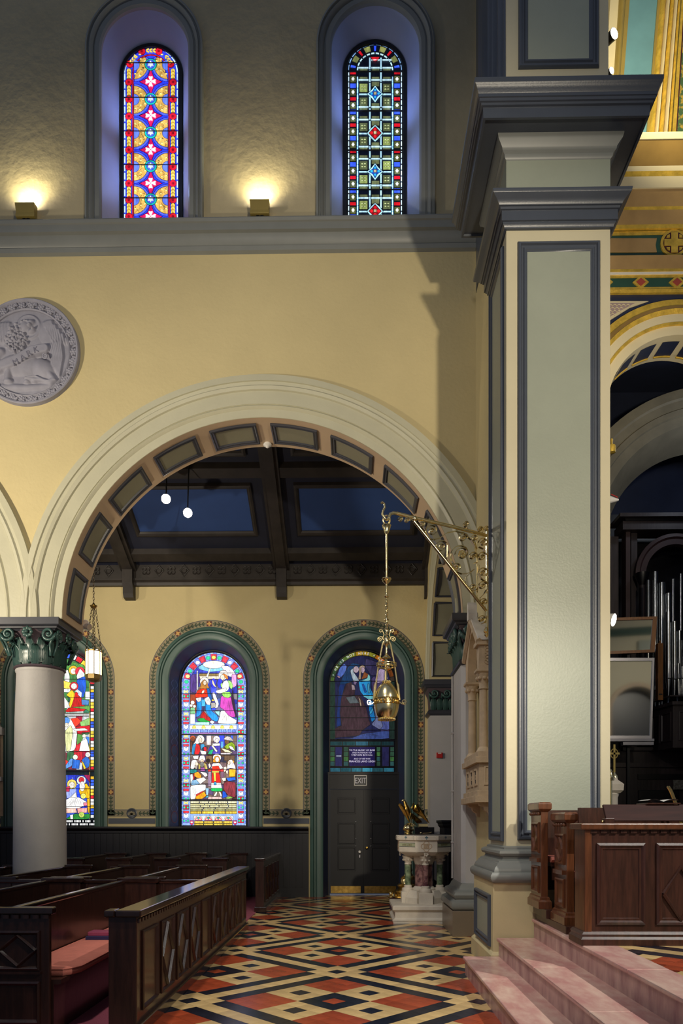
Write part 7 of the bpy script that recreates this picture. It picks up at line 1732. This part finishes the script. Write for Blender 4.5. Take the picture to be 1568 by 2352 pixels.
a = W(381, 1146, 12.6); lamp('aisle_spot_lamp', 'SPOT', (a[0] + .1, 12.4, a[2] - .1), (1.6, 8.4, 3.2), 260, (1.0, .93, .82), .06, 46, .8)
# reflector cluster on the column capital
c0 = W(175, 1432, 11.3)
for i, (px, py, lb) in enumerate(((178, 1428, 'chrome reflector lamp on top of the capital, largest of three'), (196, 1431, 'second chrome reflector lamp on the capital'), (205, 1444, 'small chrome reflector lamp at the outer corner of the capital'))):
    c = W(px, py, 11.4); spot_head('reflector_lamp', (c[0], c[1], max(c[2], 4.70)), (.3, -1, .05) if i < 2 else (.8, -.4, -.3), lb, .055, .12, M_alum, (CXc + .30 + .06 * i, 11.42, 4.615), mat('reflector_glass', '#c9b29a', .2, .3), 'reflector lamps on the capital')
lamp('aisle_wash_lamp', 'SPOT', (-4.25, 11.75, 4.85), (-2.2, 13.6, 6.2), 150, (1.0, .88, .70), .08, 170, .9)
lamp('aisle_wash_lamp_west', 'SPOT', (-8.6, 12.4, 6.4), (-3.0, YA, 4.2), 190, (1.0, .88, .66), .1, 100, .9)
# lantern
ly2 = 13.4; lx2, _, lz2 = W(215, 1563, ly2); k2 = ly2 / F / 3.92
ln = thing('pendant_lantern', 'glowing white glass lantern hanging on chains beside the column', 'lantern', (lx2, ly2, lz2))
zz = lambda py: W(215, 1400 + py / 3.92, ly2)[2]
R3 = 70 * k2
build('bottom_plate', G().lathe([(.35 * R3, zz(655)), (.9 * R3, zz(640)), (1.02 * R3, zz(628)), (1.02 * R3, zz(590)), (.95 * R3, zz(585))], (lx2, ly2, 0), 8, rot=R8), mat('bronze_fretwork', '#8a7445', .4, .6), ln)
build('top_ring', G().lathe([(.95 * R3, zz(385)), (1.0 * R3, zz(380)), (1.0 * R3, zz(372)), (.6 * R3, zz(366))], (lx2, ly2, 0), 8, rot=R8), M_brassd, ln)
for k in range(8):
    a = k * pi / 4 + R8; b = a + pi / 4; q = [(lx2 + .96 * R3 * cos(t), ly2 + .96 * R3 * sin(t)) for t in (a + .05, b - .05)]
    (xa_, ya_), (xb_, yb_) = q; H0, H1 = zz(588), zz(392)
    pts = [(xa_, ya_, H0), (xb_, yb_, H0), (xb_, yb_, H1)] + [(xa_ + (xb_ - xa_) * (.5 + .5 * cos(pi * i / 6)), ya_ + (yb_ - ya_) * (.5 + .5 * cos(pi * i / 6)), H1 + .05 * sin(pi * i / 6)) for i in range(1, 6)] + [(xa_, ya_, H1)]
    build('glass_pane', G().add(pts, [tuple(range(len(pts)))]), M_lantern, ln)
    build('glazing_bar', G().tube([(lx2 + R3 * cos(a), ly2 + R3 * sin(a), H0 - .01), (lx2 + R3 * cos(a), ly2 + R3 * sin(a), H1 + .07)], .008, 5), M_brassd, ln)
def chain(a, b, par, r=.016):
    A_, B_ = Vector(a), Vector(b); n_ = max(2, int((B_ - A_).length / .055)); g = G(); d = (B_ - A_).normalized(); u = d.orthogonal().normalized(); v = d.cross(u)
    for i in range(n_):
        c = A_ + (B_ - A_) * (i + .5) / n_; s_ = u if i % 2 else v
        g.tube([tuple(c + d * .034 * cos(t) + s_ * r * sin(t)) for t in [2 * pi * j / 8 for j in range(9)]], .005, 4, cap=False)
    build('chain', g, mat('dark_bronze', '#3a3026', .4, .6), par)
ztop = W(216, 1395, ly2)[2]
for k in range(4): t = k * pi / 2 + .5; chain((lx2 + R3 * .95 * cos(t), ly2 + R3 * .95 * sin(t), zz(375)), (lx2 + .03 * cos(t), ly2 + .03 * sin(t), ztop), ln)
build('chain_crown', G().lathe([(.02, ztop - .03), (.06, ztop + .01), (.07, ztop + .03), (.03, ztop + .05), (.012, ztop + .08)], (lx2, ly2, 0), 10), M_brassd, ln, smooth=True); chain((lx2, ly2, ztop + .08), (lx2, ly2, cz_(ly2) + .2), ln)
# smoke detector under the arch
c = W(614, 1040, YB - .08); sd = thing('smoke_detector', 'small round smoke detector under the arch crown', 'detector', (c[0], YB - .08, AZ + RI - .05))
build('dome', G().lathe([(.065, AZ + RI - .004), (.065, AZ + RI - .03), (.045, AZ + RI - .045), (.03, AZ + RI - .05), (.02, AZ + RI - .065), (.005, AZ + RI - .07)], (c[0], YB - .08, 0), 20), M_whitep, sd, smooth=True)
# wall tablet at the left edge of the aisle
x1 = xw(10, YA); wt_ = thing('wall_tablet', 'carved marble wall tablet cut by the picture edge', 'tablet', (x1 - .4, YA, 2.1))
zq = lambda py: W(5, py, YA)[2]
build('slab', G().box(x1 - .8, x1, YA - .06, YA, zq(1875), zq(1690)), M_niche, wt_); build('cornice', G().box(x1 - .8, x1 + .02, YA - .16, YA, zq(1690), zq(1672)), M_white, wt_, bevel=.015); build('shelf', G().box(x1 - .8, x1, YA - .14, YA, zq(1795), zq(1785)), M_white, wt_, bevel=.01)
build('pediment', G().prism([(x1 - .8, zq(1672)), (x1 - .02, zq(1672)), (x1 - .12, zq(1655)), (x1 - .4, zq(1625))], 'y', YA - .12, YA), M_white, wt_); build('colonnette', G().lathe([(.06, zq(1785)), (.055, zq(1690))], (x1 - .12, YA - .1, 0), 14), M_white, wt_, smooth=True)

# ================================================================== CHANCEL FIXTURES AND ORGAN
for px, py, Y, d, lb, stem in ((1409, 1424, 8.6, (1, -.75, -.35), 'white spotlight glowing on the pier edge above the mirrors', (PX1, 8.6, 4.0)),):
    c = W(px, py, Y); spot_head('chancel_spotlight', c, d, lb, .075, .2, M_whitep, (PX1 - .01, Y, c[2]))
for px, py, Y, lb in ((1410, 77, 8.4, 'starry bright spotlight high beside the pier'), (1404, 162, 8.3, 'small bright spotlight just above the great cornice')):
    c = W(px, py, Y); spot_head('chancel_spotlight', c, (.5, -.9, -.1), lb, .035 if py > 100 else .06, .15, M_black, (PX1 - .03, Y, c[2] + .1))
c = W(1407, 1150, 8.6); t = thing('cone_lamp', 'small white cone lamp on the pier edge', 'lamp', c); build('cone', G().tube([(c[0] - .12, c[1], c[2] + .01), (c[0] + .06, c[1] - .02, c[2] + .0)], [.07, .01], 14), M_whitep, t); build('red_rim', G().tube([(c[0] - .02, c[1], c[2] + .075), (c[0] + .05, c[1] - .02, c[2] + .03)], .006, 5), M_red, t); build('arm', G().tube([(PX1 - .01, c[1], c[2]), (c[0] - .1, c[1], c[2])], .015, 6), M_black, t)
c = W(1404, 1032, 8.6); t = thing('brass_wall_arm', 'brass scroll end showing at the pier edge', 'bracket', c); build('disc', G().lathe([(.01, -.05), (.045, -.04), (.05, 0), (.045, .04), (.01, .05)], c, 14), M_gold, t, smooth=True); build('arm', G().tube([(PX1 - .01, c[1], c[2]), c, (c[0], c[1], c[2] + .12)], .018, 6), M_gold, t, smooth=True)
lamp('chancel_glow_lamp', 'SPOT', (3.35, 8.3, 11.2), (5.2, 10.5, 12.2), 480, (1.0, .86, .55), .06, 120, .8)
lamp('chancel_arch_lamp', 'SPOT', (3.6, 7.2, 6.0), (4.5, 10.0, 9.2), 330, (1.0, .84, .58), .1, 70, .8)
lamp('organ_chamber_lamp', 'POINT', (5.9, 11.0, 7.6), None, 22, (.80, .88, 1.0), .15)  # added out of view to lift the dark chamber, no fitting there
def px_box(name, px0, px1, py0, py1, Y, depth, m, par, bevel=0):
    a, b = W(px0, py1, Y), W(px1, py0, Y); return build(name, G().box(a[0], b[0], Y, Y + depth, a[2], b[2]), m, par, bevel=bevel)
oc_ = thing('organ_case', 'dark carved organ case with arch in the shadowed chamber', 'organ', (4.4, 12.4, .6))
px_box('case_base', 1380, 1640, 1720, 2030, 11.75, .5, M_orgwood, oc_); px_box('base_moulding', 1380, 1640, 1752, 1762, 11.70, .06, M_orgwood, oc_); px_box('carved_frieze', 1465, 1600, 1778, 1790, 11.73, .03, M_wainsc, oc_)
px_box('recessed_panel', 1466, 1560, 1815, 1870, 11.73, .03, M_wainsc, oc_, .006); px_box('plinth_strip', 1430, 1640, 1716, 1724, 11.68, .08, M_orgwood, oc_)
px_box('case_back', 1380, 1660, 1180, 1725, 12.9, .1, M_wainsc, oc_); px_box('pilaster', 1437, 1447, 1215, 1720, 12.3, .2, mat('dim_red_wood', '#3d2a2c', .5), oc_); px_box('pilaster', 1449, 1463, 1215, 1720, 12.35, .2, M_orgwood, oc_); px_box('pilaster', 1400, 1420, 1232, 1720, 12.4, .2, M_orgwood, oc_)
px_box('entablature', 1430, 1660, 1195, 1216, 12.2, .4, M_orgwood, oc_); px_box('cornice', 1424, 1660, 1176, 1186, 12.1, .5, M_orgwood, oc_); px_box('dentil_course', 1436, 1660, 1186, 1196, 12.18, .4, M_wainsc, oc_)
a = W(1474, 1900, 12.2); zc1 = W(1474, 1345, 12.2)[2]; build('column', G().lathe([(.055, 3.4), (.05, zc1)], (a[0], 12.2, 0), 14), M_orgwood, oc_, smooth=True); build('column_capital', G().lathe([(.05, zc1), (.07, zc1 + .05), (.11, zc1 + .15), (.12, zc1 + .2)], (a[0], 12.2, 0), 12), M_wainsc, oc_, smooth=True); build('column_base', G().lathe([(.10, 3.25), (.10, 3.3), (.07, 3.36), (.055, 3.42)], (a[0], 12.2, 0), 14), M_orgwood, oc_, smooth=True)
ca = W(1552, 1318, 12.25); s2 = 12.25 / F; build('case_arch', G().arch(ca[0], ca[2], None, [(92 * s2, 12.3), (92 * s2, 12.24), (84 * s2, 12.22), (80 * s2, 12.25), (68 * s2, 12.25), (66 * s2, 12.35)], 36), mat('dim_red_wood', '#3d2a2c', .5), oc_, smooth=True)
# projecting pipe chest
ch = thing('organ_chest', 'dark panelled organ pipe chest jutting out beneath the pipes', 'organ chest', (W(1540, 1715, 11.1)[0], 11.2, 3.0))
xa, za = W(1497, 1640, 11.7)[0], W(1545, 1612, 11.1)[2]; xm = W(1545, 1612, 11.1)[0]; zb5 = W(1545, 1713, 11.1)[2]
def chest(name, out, z0, z1, m=M_orgwood): return build(name, G().prism([(xa - out, 11.75), (xm - out * .6, 11.1 - out), (xm + 1.2, 11.1 - out), (xm + 1.2, 11.75)], 'z', z0, z1), m, ch)
chest('body', 0, zb5, za - .04); chest('top_moulding', .05, za - .05, za); chest('bottom_ledge', .02, zb5 - .03, zb5)
d = Vector((xm - xa, 11.1 - 11.75, 0)); Ld = d.length; d.normalize(); nn = Vector((d.y, -d.x, 0))
nn = nn if nn.y < 0 else -nn
for u0, u1 in ((.05, Ld * .42), (Ld * .5, Ld - .05)): build('panel', G().frame(u0, u1, zb5 + .08, za - .14, [(0, 0), (0, .012), (.02, .015), (.03, -.005), (.05, -.01)], lambda u, v, h: tuple(Vector((xa, 11.75, v)) + d * u + nn * h)), M_orgwood, ch)
build('panel', G().frame(xm + .08, xm + .5, zb5 + .08, za - .14, [(0, 0), (0, .012), (.02, .015), (.03, -.005), (.05, -.01)], lambda u, v, h: (u, 11.1 - h, v)), M_orgwood, ch)
rk = build('pipe_rack', G().prism([(xa, 11.75), (xm, 11.2), (xm + 1.2, 11.2), (xm + 1.2, 11.75)], 'z', za + .10, za + .12), M_orgwood, ch)
for i in range(6): build('rack_post', G().tube([(xa + .08 + i * .12, 11.62 - i * .05, za - .01), (xa + .08 + i * .12, 11.62 - i * .05, za + .11)], .015, 8), M_steel, ch)
pipes = [(1488, 4.2, 1333, 1640, 11.75, 0), (1504, 6, 1314, 1640, 11.72, 0), (1519.5, 6.6, 1339, 1640, 11.68, 0), (1534.5, 6.8, 1406, 1600, 11.45, 1), (1534.5, 5.6, 1363, 1600, 11.6, 0), (1548.5, 5.6, 1428, 1602, 11.40, 0), (1560, 4.2, 1449, 1600, 11.36, 0), (1557.5, 3.2, 1524, 1600, 11.3, 0), (1566, 3.2, 1531, 1600, 11.3, 0), (1545, 3.0, 1330, 1600, 11.72, 0), (1572, 5.2, 1470, 1600, 11.36, 0), (1563, 3, 1318, 1600, 11.7, 0), (1584, 5, 1480, 1600, 11.36, 0)]
dsc = ['leftmost pipe behind the framed mirror', 'tallest pipe left of centre', 'tall pipe right of the tallest', 'wide pipe with a pointed mouth', 'collared pipe rising behind the mouthed pipe', 'pipe with a paper patch', 'slim pipe near the picture edge', 'short thin pipe in the front row', 'shortest thin pipe at the picture edge', 'thin dim pipe at the back', 'pipe cut off by the picture edge', 'thinnest back pipe near the edge', 'outer pipe past the picture edge']
for (px, hwp, t0, b0, Y, mouth), lb in zip(pipes, dsc):
    x = W(px, 1500, Y)[0]; zt_, zb_ = W(px, t0, Y)[2], max(W(px, b0, Y)[2], za + .0); r = hwp * Y / F
    t = thing('organ_pipe', 'silver organ ' + lb, 'organ pipe', (x, Y, zb_), 'silver organ pipes')
    build('tube', G().lathe([(r * .25, zb_), (r * .95, zb_ + .28), (r, zb_ + .3), (r, zt_), (r * .9, zt_)], (x, Y, 0), 20), M_steel, t, smooth=True)
    build('tuning_collar', G().lathe([(r * 1.06, zt_ - .16), (r * 1.06, zt_ - .005)], (x, Y, 0), 20, cap=False), M_steel, t, smooth=True)
    if hwp > 3.1: build('mouth', G().prism([(x - r * .35, zb_ + .28), (x + r * .35, zb_ + .28), (x + r * .3, zb_ + .36), (x, zb_ + .62), (x - r * .3, zb_ + .36)], 'y', Y - r * 1.02, Y - r * .9), M_alum, t); build('lip', G().box(x - r * .5, x + r * .5, Y - r * 1.05, Y - r * .8, zb_ + .27, zb_ + .285), M_black, t)
wp = thing('wooden_organ_pipe', 'square brown wooden organ pipe beside the mirrors', 'organ pipe', (W(1516, 1610, 11.35)[0], 11.35, za))
px_box('body', 1510.5, 1522.5, 1477, 1608, 11.33, .1, M_oak, wp, .004); px_box('cap', 1514, 1517, 1471, 1478, 11.36, .03, M_oak, wp); px_box('mouth', 1513, 1521, 1593, 1596, 11.325, .02, M_black, wp)
# mirrors
def mirror(name, label, p, Y, fr, m, tilt, group=None):
    "p: four measured corners (clockwise from top left)"
    q = [Vector(W(a, b, Y + t)) for (a, b), t in zip(p, tilt)]; pn = (q[1] - q[0]).cross(q[3] - q[0]); q[2].y = q[0].y - (pn.x * (q[2].x - q[0].x) + pn.z * (q[2].z - q[0].z)) / pn.y; c = sum(q, Vector()) / 4; t = thing(name, label, 'mirror', tuple(c), group)
    nn_ = (q[1] - q[0]).cross(q[3] - q[0]).normalized(); nn_ = nn_ if nn_.y < 0 else -nn_
    inn = [v + (c - v).normalized() * fr * 1.5 for v in q]
    g = G().grid([[tuple(v) for v in q], [tuple(v + nn_ * .03) for v in q], [tuple(v + nn_ * .03) for v in inn], [tuple(v + nn_ * .01) for v in inn]], closed=True); build('frame', g, m, t)
    build('glass', G().add([tuple(v + nn_ * .012) for v in inn], [(0, 1, 2, 3)]), M_mirror, t); build('backing', G().add([tuple(v) for v in q], [(0, 1, 2, 3)]), M_black, t); return t
m1 = mirror('organist_mirror', 'wood-framed mirror hung before the organ pipes', [(1375, 1421), (1508, 1417), (1502, 1499), (1375, 1504)], 10.9, .05, M_oak, (0, -.1, -.1, 0))
m2 = mirror('organist_mirror', 'large aluminium-framed mirror under the wood-framed one', [(1370, 1512), (1501, 1512), (1495, 1697), (1370, 1697)], 10.85, .035, M_alum, (.03, -.03, -.03, .03))
a, b = W(1370, 1704, 10.8), W(1497, 1698, 10.8); build('support_rail', G().box(a[0], b[0], 10.72, 10.84, a[2], b[2]), M_alum, m2); a, b = W(1427, 1712, 10.8), W(1497, 1705, 10.8); build('lower_rail', G().box(a[0], b[0], 10.74, 10.84, a[2], b[2]), M_alum, m2)
build('mirror_post', G().box(W(1440, 1700, 10.9)[0], W(1446, 1700, 10.9)[0], 10.9, 10.95, Z1, W(1440, 1420, 10.9)[2]), M_black, m2)
# stone pedestal with brass wheel cross
yp = 9.2; xp = W(1404, 1800, yp)[0]; zp = lambda py: W(1404, py, yp)[2]
pd = thing('stone_pedestal', 'short grey stone pedestal with cross behind the stalls', 'pedestal', (xp, yp, Z1))
build('shaft', G().lathe([(.075, Z1), (.075, zp(1832)), (.09, zp(1824)), (.08, zp(1820))], (xp, yp, 0), 16), M_stone, pd, smooth=True); build('block', G().ring(xp - .08, xp + .08, yp - .08, yp + .08, [(.0, zp(1822)), (.03, zp(1816)), (.035, zp(1802)), (.03, zp(1801)), (-.02, zp(1792)), (-.03, zp(1786))]), M_stone, pd)
xc = W(1410, 1780, yp)[0]; cr = thing('wheel_cross', 'slender brass wheel cross standing on the stone pedestal', 'cross', (xc, yp, zp(1787)))
build('foot', G().lathe([(.05, zp(1787)), (.045, zp(1782)), (.02, zp(1776)), (.015, zp(1774))], (xc, yp, 0), 14), M_brass, cr, smooth=True); build('shaft', G().box(xc - .012, xc + .012, yp - .01, yp + .01, zp(1776), zp(1710)), M_fixture, cr)
zcx = zp(1731); build('arms', G().box(xc - .065, xc + .065, yp - .01, yp + .01, zcx - .012, zcx + .012), M_fixture, cr); build('wheel', G().tube([(xc + .045 * cos(t), yp, zcx + .06 * sin(t)) for t in [2 * pi * i / 16 for i in range(17)]], .007, 6, cap=False), M_fixture, cr)
mp = thing('metal_plate', 'mottled metal plate on the dark organ case', 'plate', W(1580, 1810, 11.7)); px_box('sheet', 1546, 1600, 1791, 1813, 11.69, .02, mat('mottled_metal', '#6c6860', .4, .5, scale=40, col2='#a8a49c'), mp)
c = W(1402, 1782, 9.0); t = thing('brass_candle_base', 'brass fitting peeping past the pier edge', 'fitting', c); build('body', G().lathe([(.04, -.06), (.045, -.02), (.03, 0), (.02, .04), (.03, .05), (.01, .08)], c, 12), M_brass, t, smooth=True); build('post', G().tube([(c[0], c[1], Z1), (c[0], c[1], c[2] - .05)], .02, 8), M_brass, t)

# ================================================================== FAR SIDE OF THE CHANCEL (behind the camera, seen in the mirrors)
ws = build('wall_chancel_far', G().slab([(2.6, .6), (16, .6), (16, 12), (2.6, 12)], [archpoly(5.2 + 2.6 * i, 5.6, .85, 1.2) for i in range(4)], 'y', -5.6, -5.0), M_pierc, kind='structure'); tag(ws, 'cream arcaded wall on the far side of the chancel')
for i in range(4): build('arch_moulding', G().arch(5.2 + 2.6 * i, 5.6, 1.2, [(.86, -5.0), (.86, -4.94), (1.0, -4.94), (1.02, -5.0)], 24), M_tan, ws); build('niche_back', G().box(4.3 + 2.6 * i, 6.1 + 2.6 * i, -5.75, -5.62, 1.0, 6.8), M_slateD, ws)
for z, m in ((8.2, M_dgreen), (8.8, M_tan), (9.3, M_dgreen)): build('frieze', G().box(2.6, 16, -4.97, -5.0, z, z + .3), m, ws)
for x in (6.5, 9.1, 11.7): build('pilaster', G().box(x - .25, x + .25, -4.85, -5.0, .6, 8.0), M_greyg, ws)
